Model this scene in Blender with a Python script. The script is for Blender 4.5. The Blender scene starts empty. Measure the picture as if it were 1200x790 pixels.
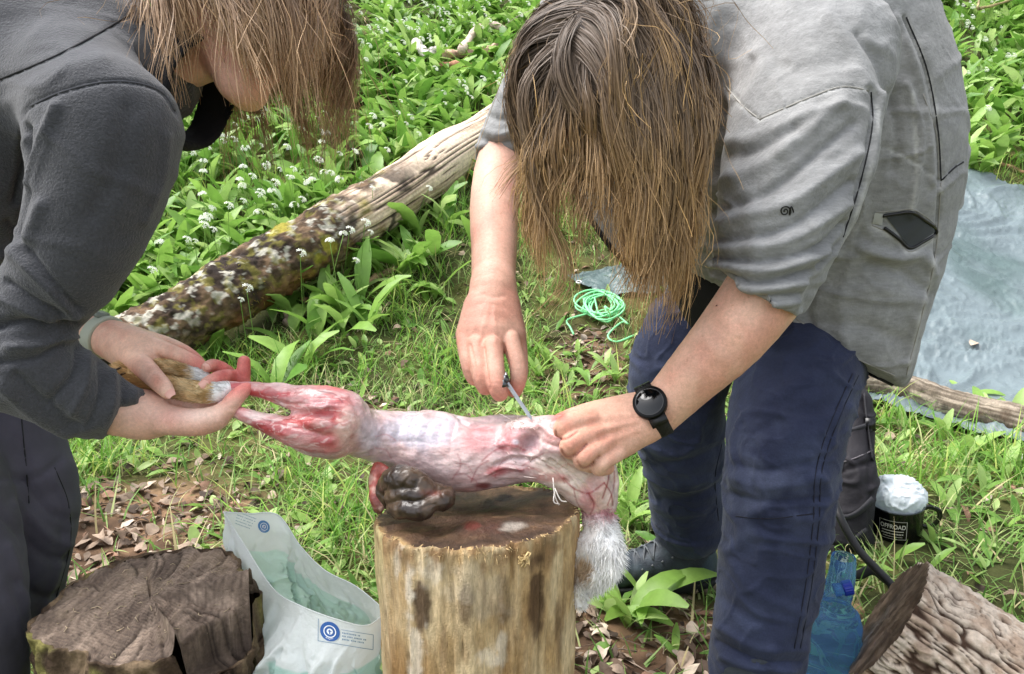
import bpy, math, random
import numpy as np
from mathutils import Vector, Matrix
from mathutils.bvhtree import BVHTree
SC = bpy.context.scene
COL = SC.collection
rng = np.random.default_rng(7)
random.seed(7)

# ------------------------------------------------------------------ camera, world, sun, exposure
PITCH = math.radians(16.0); CAMH = 1.0; FPX = 900.0
cam_d = bpy.data.cameras.new("camera"); cam = bpy.data.objects.new("camera", cam_d); COL.objects.link(cam)
cam.location = (0, 0, CAMH); cam.rotation_euler = (math.pi/2 - PITCH, 0, 0)
cam_d.sensor_width = 36; cam_d.lens = FPX/1200*36; cam_d.clip_start = .02; cam_d.clip_end = 400
SC.camera = cam
W = bpy.data.worlds.new("World"); SC.world = W; W.use_nodes = True
nt = W.node_tree; nt.nodes.clear()
SUN_EL, SUN_AZ = math.radians(64), math.radians(-75)      # azimuth from +Y towards +X
sky = nt.nodes.new("ShaderNodeTexSky"); sky.sky_type = 'NISHITA'; sky.sun_disc = False
sky.sun_elevation = SUN_EL; sky.sun_rotation = SUN_AZ; sky.air_density = 1.0; sky.dust_density = 4.0; sky.ozone_density = 1.0
bg = nt.nodes.new("ShaderNodeBackground"); bg.inputs[1].default_value = 0.15
out = nt.nodes.new("ShaderNodeOutputWorld")
hs = nt.nodes.new('ShaderNodeHueSaturation'); hs.inputs['Saturation'].default_value = .30      # overcast, greyer than a clear sky
nt.links.new(sky.outputs[0], hs.inputs['Color']); nt.links.new(hs.outputs[0], bg.inputs[0]); nt.links.new(bg.outputs[0], out.inputs[0])
sun_d = bpy.data.lights.new("sun", 'SUN'); sun_d.energy = 1.3; sun_d.angle = math.radians(42); sun_d.color = (1, .975, .95)
sun = bpy.data.objects.new("sun", sun_d); COL.objects.link(sun)
sdir = Vector((math.sin(SUN_AZ)*math.cos(SUN_EL), math.cos(SUN_AZ)*math.cos(SUN_EL), math.sin(SUN_EL)))
sun.rotation_euler = sdir.to_track_quat('Z', 'Y').to_euler()
SC.view_settings.view_transform = 'Standard'; SC.view_settings.look = 'None'
SC.view_settings.exposure = 1.36; SC.view_settings.gamma = 1.0; SC.view_settings.use_curve_mapping = False
SC.cycles.max_bounces = 9; SC.cycles.diffuse_bounces = 6; SC.cycles.transparent_max_bounces = 12

# ------------------------------------------------------------------ helpers: points measured in the photograph (1200x790) at a distance
FW = np.array([0, math.cos(PITCH), -math.sin(PITCH)]); UP = np.array([0, math.sin(PITCH), math.cos(PITCH)]); RT = np.array([1., 0, 0])
CP = np.array([0, 0, CAMH])
def P(px, py, d):
    return CP + d*(FW + RT*((px-600)/FPX) + UP*((395-py)/FPX))
def PA(pts): return [P(*p[:3]) for p in pts]
def RR(px, d): return px*d/FPX
def proj(V):
    Q = np.asarray(V) - CP; d = Q@FW
    return 600 + FPX*(Q@RT)/d, 395 - FPX*(Q@UP)/d, d
def onz(px, py, z):
    r = FW + RT*((px-600)/FPX) + UP*((395-py)/FPX)
    return CP + r*((z-CAMH)/r[2])
def ground_h(x, y):
    t = y - 2.75 + .12*np.sin(x*1.3+.4)
    h = .42*.5*(t + np.sqrt(t*t + .05)) - .005
    return h + .018*np.sin(x*3.1+y*1.7)*np.sin(y*2.3-x) + .01*np.sin(x*7.3+1.2)*np.sin(y*6.1)
def ong(px, py):
    r = FW + RT*((px-600)/FPX) + UP*((395-py)/FPX)
    t = np.linspace(.3, 14, 1400); Q = CP + t[:, None]*r
    i = np.argmax(Q[:, 2] < ground_h(Q[:, 0], Q[:, 1])); q = Q[i]
    return np.array([q[0], q[1], float(ground_h(q[0], q[1]))])
def lin(c):
    c = np.asarray(c, float)/255.
    return np.where(c <= .04045, c/12.92, ((c+.055)/1.055)**2.4)

# ------------------------------------------------------------------ numpy noise
_perm = np.random.default_rng(3).random((64, 64, 64)).astype(np.float32)
def vnoise(Q):
    Q = np.asarray(Q, np.float64); i = np.floor(Q).astype(int); f = Q - i; f = f*f*(3-2*f)
    i &= 63; j = (i+1) & 63
    r = 0
    for a in (0, 1):
        for b in (0, 1):
            for c in (0, 1):
                w = (f[:, 0] if a else 1-f[:, 0])*(f[:, 1] if b else 1-f[:, 1])*(f[:, 2] if c else 1-f[:, 2])
                r = r + w*_perm[(j if a else i)[:, 0], (j if b else i)[:, 1], (j if c else i)[:, 2]]
    return r*2-1
def fbm(Q, s=1., oct=3, off=0.):
    r = 0; a = 1.; Q = np.asarray(Q)*s + off
    for o in range(oct):
        r = r + a*vnoise(Q); Q = Q*2.03 + 11.7; a *= .5
    return r
def sstep(a, b, x):
    t = np.clip((x-a)/(b-a), 0, 1); return t*t*(3-2*t)
def mix(a, b, t): return np.asarray(a) + (np.asarray(b)-np.asarray(a))*np.asarray(t)[..., None]
def spline(pts, n):
    """Catmull-Rom through rows of any width, n samples."""
    p = np.asarray(pts, float)
    if len(p) == 2: t = np.linspace(0, 1, n)[:, None]; return p[0]*(1-t) + p[1]*t
    q = np.vstack([2*p[0]-p[1], p, 2*p[-1]-p[-2]])
    u = np.linspace(0, len(p)-1-1e-9, n); i = u.astype(int); t = (u-i)[:, None]
    a, b, c, d = q[i], q[i+1], q[i+2], q[i+3]
    return .5*((2*b) + (c-a)*t + (2*a-5*b+4*c-d)*t*t + (3*b-a-3*c+d)*t**3)

# ------------------------------------------------------------------ meshes
def mesh(name, V, F, mat=None, col=None, smooth=True, parent=None, loc=None):
    V = np.asarray(V, np.float32); me = bpy.data.meshes.new(name)
    if isinstance(F, np.ndarray): F = [F]
    if len(F) and isinstance(F[0], np.ndarray):
        nl = sum(f.size for f in F); npoly = sum(len(f) for f in F)
        me.vertices.add(len(V)); me.vertices.foreach_set('co', V.ravel())
        me.loops.add(nl); me.loops.foreach_set('vertex_index', np.concatenate([f.ravel() for f in F]).astype(np.int32))
        me.polygons.add(npoly)
        tot = np.concatenate([np.full(len(f), f.shape[1], np.int32) for f in F])
        st = np.concatenate([[0], np.cumsum(tot)[:-1]]).astype(np.int32)
        me.polygons.foreach_set('loop_start', st); me.polygons.foreach_set('loop_total', tot)
        me.update(calc_edges=True); me.validate()
    else:
        me.from_pydata(V.tolist(), [], [list(map(int, f)) for f in F]); me.update()
    me.polygons.foreach_set('use_smooth', np.full(len(me.polygons), smooth))
    if col is not None:
        col = np.asarray(col, np.float32)
        if col.shape[1] == 3: col = np.hstack([col, np.ones((len(col), 1), np.float32)])
        a = me.color_attributes.new('Col', 'FLOAT_COLOR', 'POINT'); a.data.foreach_set('color', col.ravel())
    if mat: me.materials.append(mat)
    o = bpy.data.objects.new(name, me); COL.objects.link(o)
    if parent: o.parent = parent
    if loc is not None: o.location = loc
    return o
def tag(o, label=None, cat=None, group=None, kind=None):
    for k, v in (('label', label), ('category', cat), ('group', group), ('kind', kind)):
        if v: o[k] = v
    return o
def empty(name, loc, label=None, cat=None, group=None):
    o = bpy.data.objects.new(name, None); COL.objects.link(o); o.location = [float(v) for v in loc]; o.empty_display_size = .05
    return tag(o, label, cat, group)
def under(o, root):
    """parent o (built in world coordinates) under root, keeping its place"""
    o.parent = root; o.matrix_parent_inverse = Matrix.Translation(root.location).inverted() if root.parent is None else Matrix.Identity(4)
    return o
class MB:
    def __init__(s): s.V = []; s.F = {}; s.C = []; s.n = 0
    def add(s, V, F, col=None):
        V = np.asarray(V, float)
        s.V.append(V); s.C.append(np.broadcast_to(np.asarray(col if col is not None else (1, 1, 1), float), (len(V), 3)))
        for f in (F if isinstance(F, list) else [F]):
            f = np.asarray(f, int); s.F.setdefault(f.shape[1], []).append(f + s.n)
        s.n += len(V)
    def tube(s, pts, rad, sides=8, col=None, caps=True, flat=None):
        V, F = tube_geo(pts, rad, sides, caps, flat); s.add(V, F, col if col is None or np.ndim(col) == 1 else np.repeat(col, sides, 0)[:len(V)] if len(col)*sides == len(V) else np.vstack([np.repeat(col, sides, 0), col[:1], col[-1:]]))
    def box(s, c, ax, col=None):
        c = np.asarray(c, float); a, b, d = [np.asarray(v, float) for v in ax]
        V = [c+i*a+j*b+k*d for i in (-1, 1) for j in (-1, 1) for k in (-1, 1)]
        F = np.array([(0, 1, 3, 2), (4, 6, 7, 5), (0, 4, 5, 1), (2, 3, 7, 6), (0, 2, 6, 4), (1, 5, 7, 3)]); s.add(V, F, col)
    def build(s, name, mat, parent=None, smooth=True):
        o = mesh(name, np.vstack(s.V), [np.vstack(v) for v in s.F.values()], mat, np.vstack(s.C), smooth)
        if parent: under(o, parent)
        return o
def frames(p):
    p = np.asarray(p, float); t = np.gradient(p, axis=0); t /= np.linalg.norm(t, axis=1)[:, None] + 1e-12
    n = np.zeros_like(t); ref = np.array([0, 0, 1.]) if abs(t[0][2]) < .9 else np.array([1., 0, 0])
    v = ref - t[0]*(ref@t[0]); n[0] = v/np.linalg.norm(v)
    for i in range(1, len(p)):
        v = n[i-1] - t[i]*(n[i-1]@t[i]); n[i] = v/(np.linalg.norm(v)+1e-12)
    return t, n, np.cross(t, n)
def tube_geo(pts, rad, sides=8, caps=True, flat=None):
    p = np.asarray(pts, float); m = len(p); rad = np.broadcast_to(np.asarray(rad, float), (m,))
    t, n, b = frames(p); a = np.arange(sides)/sides*2*math.pi
    fb = 1. if flat is None else flat
    V = (p[:, None] + rad[:, None, None]*(np.cos(a)[None, :, None]*n[:, None] + fb*np.sin(a)[None, :, None]*b[:, None])).reshape(-1, 3)
    i, j = np.meshgrid(np.arange(m-1), np.arange(sides), indexing='ij'); k = (j+1) % sides
    F = [np.stack([i*sides+j, i*sides+k, (i+1)*sides+k, (i+1)*sides+j], -1).reshape(-1, 4)]
    if caps:
        V = np.vstack([V, p[:1], p[-1:]]); j = np.arange(sides); k = (j+1) % sides; N = m*sides
        F.append(np.vstack([np.stack([np.full(sides, N), k, j], 1), np.stack([np.full(sides, N+1), (m-1)*sides+j, (m-1)*sides+k], 1)]))
    return V, F
def vnormals(V, F):
    N = np.zeros_like(V)
    for f in (F if isinstance(F, list) else [F]):
        n = np.cross(V[f[:, 2]]-V[f[:, 0]], V[f[:, -1]]-V[f[:, 1]])
        for c in range(f.shape[1]):
            for ax in range(3): N[:, ax] += np.bincount(f[:, c], n[:, ax], len(V))
    return N/(np.linalg.norm(N, axis=1)[:, None]+1e-20)
def grid_faces(nu, nv, wrap=False):
    i, j = np.meshgrid(np.arange(nu-1), np.arange(nv if wrap else nv-1), indexing='ij'); k = (j+1) % nv
    return np.stack([i*nv+j, i*nv+k, (i+1)*nv+k, (i+1)*nv+j], -1).reshape(-1, 4)

# ------------------------------------------------------------------ signed distance fields + surface nets
class Field:
    def __init__(s, lo, hi, h):
        s.lo = np.asarray(lo, float); s.h = h; s.n = np.ceil((np.asarray(hi)-s.lo)/h).astype(int)+1
        s.d = np.ones(s.n, np.float32)
    def sub(s, lo, hi):
        a = np.clip(np.floor((np.asarray(lo)-s.lo)/s.h).astype(int), 0, s.n); b = np.clip(np.ceil((np.asarray(hi)-s.lo)/s.h).astype(int)+1, 0, s.n)
        if (b <= a).any(): return None
        sl = tuple(slice(x, y) for x, y in zip(a, b))
        X = np.meshgrid(*[(s.lo[i]+s.h*np.arange(a[i], b[i])).astype(np.float32) for i in range(3)], indexing='ij', sparse=True)
        return sl, X
    def comb(s, sl, e, k, op):
        d = s.d[sl]
        if op == 'sub': e = -e
        if k <= 0: r = np.minimum(d, e) if op == 'add' else np.maximum(d, e)
        elif op == 'add':
            t = np.clip(.5+.5*(d-e)/k, 0, 1); r = d+(e-d)*t - k*t*(1-t)
        else:
            t = np.clip(.5-.5*(d-e)/k, 0, 1); r = d+(e-d)*t + k*t*(1-t)
        s.d[sl] = r
    def cone(s, a, b, ra, rb, k=.01, op='add', flat=None):
        a = np.asarray(a, np.float32); b = np.asarray(b, np.float32); m = max(ra, rb)*(1 if flat is None else max(1, flat[1])) + 2*k + 3*s.h
        q = s.sub(np.minimum(a, b)-m, np.maximum(a, b)+m)
        if q is None: return s
        sl, X = q; D = b-a; L = float(D@D)+1e-12
        t = np.clip(((X[0]-a[0])*D[0]+(X[1]-a[1])*D[1]+(X[2]-a[2])*D[2])/L, 0, 1)
        Y = [X[i]-a[i]-t*D[i] for i in range(3)]
        l2 = Y[0]**2+Y[1]**2+Y[2]**2
        if flat is not None:
            n = np.asarray(flat[0], np.float32); n = n/np.linalg.norm(n); f = flat[1]   # radius along n scaled by f
            w = Y[0]*n[0]+Y[1]*n[1]+Y[2]*n[2]; l2 = l2 - w*w + (w/f)**2
        s.comb(sl, np.sqrt(l2) - (ra+(rb-ra)*t), k, op); return s
    def chain(s, pts, k=.01, op='add', n=None, flat=None):
        """pts rows (x,y,z,r): one tapered limb, its pieces joined sharply, then blended into the field"""
        p = (spline(pts, n) if n else np.asarray(pts, float)).astype(np.float32); fm = 1 if flat is None else max(1, flat[1])
        m = p[:, 3].max()*fm + 2*k + 3*s.h; q = s.sub(p[:, :3].min(0)-m, p[:, :3].max(0)+m)
        if q is None: return s
        sl0, X0 = q; E = np.full(s.d[sl0].shape, 1., np.float32); off = [x.start for x in sl0]
        for u, v in zip(p[:-1], p[1:]):
            mm = max(u[3], v[3])*fm + 2*k + 3*s.h; q = s.sub(np.minimum(u[:3], v[:3])-mm, np.maximum(u[:3], v[:3])+mm)
            if q is None: continue
            sl, X = q; a = u[:3]; D = v[:3]-a; L = float(D@D)+1e-12
            t = np.clip(((X[0]-a[0])*D[0]+(X[1]-a[1])*D[1]+(X[2]-a[2])*D[2])/L, 0, 1); Y = [X[i]-a[i]-t*D[i] for i in range(3)]
            l2 = Y[0]**2+Y[1]**2+Y[2]**2
            if flat is not None:
                w = np.asarray(flat[0], np.float32); w = w/np.linalg.norm(w); g = Y[0]*w[0]+Y[1]*w[1]+Y[2]*w[2]; l2 = l2-g*g+(g/flat[1])**2
            ls = tuple(slice(x.start-o, x.stop-o) for x, o in zip(sl, off)); E[ls] = np.minimum(E[ls], np.sqrt(l2)-(u[3]+(v[3]-u[3])*t))
        s.comb(sl0, E, k, op); return s
    def pchain(s, pts, k=.01, op='add', n=None, flat=None):
        """pts rows (px,py,depth,radius in metres)"""
        return s.chain([list(P(*p[:3]))+[p[3]] for p in pts], k, op, n, flat)
    def ball(s, c, r, k=.01, op='add'): return s.cone(c, np.asarray(c)+1e-5, r, r, k, op)
    def ell(s, c, axes, k=.01, op='add'):
        c = np.asarray(c, np.float32); A = [np.asarray(a, float) for a in axes]; L = [np.linalg.norm(a) for a in A]; m = max(L)+2*k+3*s.h
        q = s.sub(c-m, c+m)
        if q is None: return s
        sl, X = q; l2 = 0; g2 = 0
        for a, l in zip(A, L):
            w = sum((X[i]-c[i])*np.float32(a[i]/l) for i in range(3)); l2 = l2+(w/l)**2; g2 = g2+(w/l**2)**2
        k0 = np.sqrt(l2); s.comb(sl, k0*(k0-1)/(np.sqrt(g2)+1e-9), k, op); return s
    def cut(s, p, n, c=None, rad=None, k=0.):
        """remove what lies on the +n side of the plane through p (within rad of c)"""
        n = np.asarray(n, float); n = n/np.linalg.norm(n)
        q = s.sub(s.lo-1, s.lo+s.n*s.h+1) if c is None else s.sub(np.asarray(c)-rad, np.asarray(c)+rad)
        sl, X = q; e = sum((X[i]-np.float32(p[i]))*np.float32(n[i]) for i in range(3))
        if c is not None:
            l = np.sqrt(sum((X[i]-np.float32(c[i]))**2 for i in range(3))); e = np.minimum(e, rad-l)
        s.comb(sl, -e, k, 'sub'); return s
    def nets(s):
        d = s.d.copy(); n = s.n
        for ax in range(3):
            for e in (0, -1):
                ix = [slice(None)]*3; ix[ax] = e; d[tuple(ix)] = np.maximum(d[tuple(ix)], 1e-3)
        ins = d < 0; cn = n-1; quads = []; cid = []; cp = []
        for ax in range(3):
            lo = [slice(None)]*3; hi = [slice(None)]*3; lo[ax] = slice(0, -1); hi[ax] = slice(1, None)
            I = np.argwhere(ins[tuple(lo)] != ins[tuple(hi)]); J = I.copy(); J[:, ax] += 1
            d0 = d[I[:, 0], I[:, 1], I[:, 2]]; d1 = d[J[:, 0], J[:, 1], J[:, 2]]; t = d0/(d0-d1)
            pos = I.astype(float); pos[:, ax] += t
            u, v = (ax+1) % 3, (ax+2) % 3; cells = []
            for du, dv in ((0, 0), (-1, 0), (-1, -1), (0, -1)):
                Cc = I.copy(); Cc[:, u] += du; Cc[:, v] += dv
                cells.append((Cc[:, 0]*cn[1]+Cc[:, 1])*cn[2]+Cc[:, 2]); cid.append(cells[-1]); cp.append(pos)
            q = np.stack(cells, 1); fl = d0 > 0; q[fl] = q[fl][:, ::-1]; quads.append(q)
        cid = np.concatenate(cid); cp = np.concatenate(cp); un, inv = np.unique(cid, return_inverse=True); cnt = np.bincount(inv)
        V = np.stack([np.bincount(inv, cp[:, a])/cnt for a in range(3)], 1)*s.h + s.lo
        F = np.searchsorted(un, np.concatenate(quads)); return V, F
def relax(V, F, it=2, lam=.5):
    E = np.vstack([F[:, [0, 1]], F[:, [1, 2]], F[:, [2, 3]], F[:, [3, 0]]]); n = len(V); cnt = np.bincount(E[:, 0], minlength=n)+np.bincount(E[:, 1], minlength=n)
    for _ in range(it):
        S = np.stack([np.bincount(E[:, 0], V[E[:, 1], a], n)+np.bincount(E[:, 1], V[E[:, 0], a], n) for a in range(3)], 1)/np.maximum(cnt, 1)[:, None]
        V = V+(S-V)*lam
    return V
def subdiv(V, F):
    """split every quad in four, with a smoothing step"""
    n = len(V); E = np.vstack([np.sort(F[:, [i, (i+1) % 4]], 1) for i in range(4)]); un, inv = np.unique(E[:, 0].astype(np.int64)*n+E[:, 1], return_inverse=True); m = len(F)
    em = (V[un//n]+V[un % n])/2; fc = V[F].mean(1); e = [n+inv[i*m:(i+1)*m] for i in range(4)]; c = n+len(un)+np.arange(m)
    Q = np.vstack([np.stack([F[:, i], e[i], c, e[i-1]], 1) for i in range(4)]); W_ = np.vstack([V, em, fc]); return relax(W_, Q, 1, .5), Q
def facing(V, N): Q = CP-V; return np.einsum('ij,ij->i', Q/np.linalg.norm(Q, axis=1)[:, None], N)
def plist_dist(X, Y, pts):
    """distance in px of points to polyline"""
    p = np.asarray(pts, float); best = np.full(len(X), 1e9)
    for a, b in zip(p[:-1], p[1:]):
        D = b-a; L = D@D+1e-9; t = np.clip(((X-a[0])*D[0]+(Y-a[1])*D[1])/L, 0, 1)
        best = np.minimum(best, np.hypot(X-a[0]-t*D[0], Y-a[1]-t*D[1]))
    return best
def creases(V, N, items, gain=1.):
    """real folds of cloth: items (polyline in photo px, half width px, height m), applied on the side that faces the camera"""
    X, Y, d = proj(V); f = sstep(.0, .35, facing(V, N)); disp = np.zeros(len(V))
    for pts, w, h in items:
        q = spline(pts, max(8, 5*len(pts))); r = np.hypot
        m = (X > q[:, 0].min()-3*w) & (X < q[:, 0].max()+3*w) & (Y > q[:, 1].min()-3*w) & (Y < q[:, 1].max()+3*w)
        dd = plist_dist(X[m], Y[m], q); L = np.hypot(X[m][:, None]-q[[0, -1], 0], Y[m][:, None]-q[[0, -1], 1]).min(1)
        disp[m] += h*np.exp(-(dd/w)**2)
    return V + N*(disp*f*gain)[:, None]
def bvh_of(o):
    me = o.data; V = [v.co[:] for v in me.vertices]; mw = o.matrix_world
    return BVHTree.FromPolygons([tuple(v) for v in V], [tuple(p.vertices) for p in me.polygons])
def on_surf(b, px, py, lift=.001):
    r = Vector(P(px, py, 1.)-CP).normalized(); h = b.ray_cast(Vector(CP), r)
    if h[0] is None: return None
    n = h[1] if h[1].dot(r) < 0 else -h[1]
    return np.array(h[0]+n*lift), np.array(n)
def seam_on(b, pts, name, mat, parent, rad=.0012, n=None, lift=.0, sides=5, flat=None):
    q = spline(pts, n or max(12, int(sum(math.dist(a, c) for a, c in zip(pts[:-1], pts[1:]))/4)))
    w = [on_surf(b, x, y, lift) for x, y in q]; w = [v[0] for v in w if v is not None]
    if len(w) < 3: return None
    w = np.array(w); keep = [0]
    for i in range(1, len(w)):
        if np.linalg.norm(w[i]-w[keep[-1]]) < .06: keep.append(i)
    w = w[keep]
    if len(w) < 3: return None
    for _ in range(2): w[1:-1] = (w[:-2]+2*w[1:-1]+w[2:])/4
    m = MB(); m.tube(w, rad, sides, flat=flat); o = m.build(name, mat); under(o, parent) if parent.parent is None else setattr(o, 'parent', parent)
    return o

# ------------------------------------------------------------------ materials
def mat(name, color=None, rough=.6, bump=None, var=None, spec=.4, sss=None, metal=0., trans=0., coat=0., sheen=0., alpha=1., two=None, anis=None):
    """color None: vertex colour. bump list of (scale, strength, detail[, stretch xyz]); var (scale, amount)"""
    m = bpy.data.materials.new(name); m.use_nodes = True; t = m.node_tree; b = t.nodes['Principled BSDF']; L = t.links
    def node(k, **a):
        x = t.nodes.new(k)
        for q, v in a.items(): setattr(x, q, v)
        return x
    if color is None: c = node('ShaderNodeAttribute', attribute_name='Col').outputs['Color']
    else:
        r = node('ShaderNodeRGB'); r.outputs[0].default_value = (*lin(color), 1); c = r.outputs[0]
    tc = node('ShaderNodeTexCoord').outputs['Object']
    def noise(scale, detail=3, stretch=None, rgh=.6):
        n = node('ShaderNodeTexNoise'); n.inputs['Scale'].default_value = scale; n.inputs['Detail'].default_value = detail; n.inputs['Roughness'].default_value = rgh
        if stretch:
            mp = node('ShaderNodeMapping'); mp.inputs['Scale'].default_value = stretch; L.new(tc, mp.inputs[0]); L.new(mp.outputs[0], n.inputs['Vector'])
        else: L.new(tc, n.inputs['Vector'])
        return n.outputs['Fac']
    for v in (var if isinstance(var, list) else [var] if var else []):
        n = noise(v[0], 4, v[2] if len(v) > 2 else None); mr = node('ShaderNodeMapRange'); mr.inputs[1].default_value = .3; mr.inputs[2].default_value = .7
        mr.inputs[3].default_value = 1-v[1]; mr.inputs[4].default_value = 1+v[1]; L.new(n, mr.inputs[0])
        x = node('ShaderNodeVectorMath', operation='SCALE'); L.new(c, x.inputs[0]); L.new(mr.outputs[0], x.inputs['Scale']); c = x.outputs[0]
    L.new(c, b.inputs['Base Color'])
    b.inputs['Roughness'].default_value = rough; b.inputs['Specular IOR Level'].default_value = spec; b.inputs['Metallic'].default_value = metal
    if trans: b.inputs['Transmission Weight'].default_value = trans
    if coat: b.inputs['Coat Weight'].default_value = coat; b.inputs['Coat Roughness'].default_value = .15
    if sheen: b.inputs['Sheen Weight'].default_value = sheen; b.inputs['Sheen Roughness'].default_value = .5
    if sss: b.inputs['Subsurface Weight'].default_value = sss[0]; b.inputs['Subsurface Radius'].default_value = (1, .35, .2); b.inputs['Subsurface Scale'].default_value = sss[1]
    if alpha < 1: b.inputs['Alpha'].default_value = alpha
    prev = None
    for bp in bump or []:
        n = noise(bp[0], bp[2], bp[3] if len(bp) > 3 else None); k = node('ShaderNodeBump'); k.inputs['Strength'].default_value = bp[1]; k.inputs['Distance'].default_value = bp[4] if len(bp) > 4 else .004
        L.new(n, k.inputs['Height'])
        if prev: L.new(prev, k.inputs['Normal'])
        prev = k.outputs[0]
    if prev: L.new(prev, b.inputs['Normal'])
    if two:      # thin leaf: some light comes through
        tr = node('ShaderNodeBsdfTranslucent'); L.new(c, tr.inputs[0]); mx = node('ShaderNodeMixShader'); mx.inputs[0].default_value = two
        L.new(b.outputs[0], mx.inputs[1]); L.new(tr.outputs[0], mx.inputs[2]); L.new(mx.outputs[0], t.nodes['Material Output'].inputs[0])
    return m
# ------------------------------------------------------------------ ground
M_ground = mat('earth', None, .95, [(60, .6, 6), (400, .5, 3)], (35, .3), spec=.2)
gx = np.concatenate([np.linspace(-30, -4.2, 30), np.linspace(-4, 4, 170), np.linspace(4.2, 30, 30)])
gy = np.concatenate([np.linspace(-8, .6, 24), np.linspace(.7, 5, 150), np.linspace(5.1, 40, 60)])
GX, GY = np.meshgrid(gx, gy, indexing='ij'); gq = np.stack([GX.ravel(), GY.ravel(), np.zeros(GX.size)], 1)
gz = ground_h(gq[:, 0], gq[:, 1]) + .012*fbm(gq, 6, 3)*(np.abs(gq[:, 0]) < 4)
def litter_mask(x, y):
    """1 where bare leaf litter shows, 0 where green covers the ground"""
    q = np.stack([x, y, 0*x], 1); n = fbm(q, 2.2, 3, 5.3)
    c = np.exp(-(((x+.95)/.42)**2+((y-1.72)/.34)**2)) + .9*np.exp(-(((x-.28)/.22)**2+((y-2.75)/.35)**2)) + 1.1*np.exp(-(((x-.27)/.28)**2+((y-1.28)/.2)**2)) + .7*np.exp(-(((x+.55)/.35)**2+((y-2.35)/.25)**2))
    return sstep(.25, .75, c + .35*n)
lm = litter_mask(gq[:, 0], gq[:, 1])
gc = mix(mix(lin((62, 66, 36)), lin((92, 92, 50)), sstep(-.6, .6, fbm(gq, 5, 3))), mix(lin((78, 60, 46)), lin((135, 108, 84)), sstep(-.5, .6, fbm(gq, 14, 3))), lm)
gq[:, 2] = gz
ground = tag(mesh('ground', gq, grid_faces(len(gx), len(gy)), M_ground, gc), kind='structure')

# ------------------------------------------------------------------ round timber
def trunk_geo(path, rad, nu, nv, disp):
    p = spline(path, nu); r = spline(np.asarray(rad)[:, None], nu)[:, 0]; t, n, b = frames(p)
    th = np.arange(nv)/nv*2*math.pi; U, T = np.meshgrid(np.linspace(0, 1, nu), th, indexing='ij')
    dirv = np.cos(T)[..., None]*n[:, None] + np.sin(T)[..., None]*b[:, None]
    base = p[:, None] + r[:, None, None]*dirv
    d = disp(U, T, base.reshape(-1, 3)).reshape(U.shape)
    return base + d[..., None]*dirv, U, T, t, n, b, p
def cap_geo(rim, nr, disp=None, out=None):
    c = rim.mean(0); f = np.linspace(1, 0, nr+1)[1:-1]
    V = np.vstack([rim] + [c+(rim-c)*k for k in f] + [c[None]]); nv = len(rim); j = np.arange(nv); k = (j+1) % nv
    F = [grid_faces(nr, nv, True)]; N = nr*nv
    F.append(np.stack([(nr-1)*nv+j, (nr-1)*nv+k, np.full(nv, N)], 1))
    if disp is not None:
        d = disp(V); d[:nv] = 0; V = V + d[:, None]*np.asarray(out)[None]
    return V, F

# chopping stump that carries the rabbit
M_wood = mat('weathered_wood', None, .85, [(60, .5, 6, (1, 1, .3)), (300, .6, 4, (1, 1, .22)), (420, .4, 3)], [(110, .2, (1, 1, .25)), (330, .22, (1, 1, .2)), (30, .12)], spec=.2)
M_cut = mat('stained_cut_wood', None, .58, [(120, .7, 5), (420, .5, 3)], [(70, .28), (200, .2)], spec=.35)
cS = onz(559, 601, .5); dS = float(proj(cS[None])[2][0]); rS = RR(118, dS)
def sd(U, T, Q):
    return .0035*fbm(np.stack([np.cos(T)*3, np.sin(T)*3, U*1.1], -1).reshape(-1, 3), 2.2, 3) + .0022*fbm(np.stack([np.cos(T)*26, np.sin(T)*26, U*9], -1).reshape(-1, 3), 1, 4) - .003*sstep(.07, .0, np.abs(vnoise(np.stack([np.cos(T)*7, np.sin(T)*7, U*2.2], -1).reshape(-1, 3)+3))) + .012*(1-U.ravel())**3
SV, U, T, *_ = trunk_geo([(cS[0], cS[1], -.06), (cS[0], cS[1], .2), (cS[0], cS[1], .5)], [rS*1.0, rS*.985, rS], 150, 320, sd)
TA, TB = .055, -.20
SV[..., 2] += U**6*(TA*(SV[..., 0]-cS[0]) + TB*(SV[..., 1]-cS[1])) - (U > .985)*.0
SV[-1, :, :2] = cS[:2] + (SV[-1, :, :2]-cS[:2])*.985
SV[-1, :, 2] += .0025*fbm(SV[-1], 60, 2)
q = SV.reshape(-1, 3); X, Y, D = proj(q)
n1 = fbm(q*np.array([1, 1, .3]), 38, 5); n2 = fbm(q*np.array([1, 1, .25]), 14, 3, 4.); n3 = fbm(q*np.array([1, 1, .2]), 90, 4, 9.)
sc = mix(lin((178, 148, 106)), lin((212, 190, 152)), sstep(-.7, .8, n1)); sc = mix(sc, lin((146, 104, 58)), sstep(.1, .9, n2)*.7); sc = mix(sc, lin((120, 90, 58)), sstep(.3, .9, n3)*.4)
def blot(cx, cy, w, h, s=.35): return sstep(1.25, .6, np.hypot((X-cx)/w, (Y-cy)/h) + s*fbm(q, 60, 3, cx))
for cx, cy, w, h, a in ((494, 707, 11, 30, .9), (546, 708, 9, 26, .65), (628, 700, 10, 52, .85), (590, 700, 8, 40, .5), (640, 640, 12, 30, .5), (655, 740, 6, 40, .55), (520, 760, 5, 30, .4)):
    sc = mix(sc, lin((78, 58, 44)), blot(cx, cy, w, h)*a)
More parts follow.
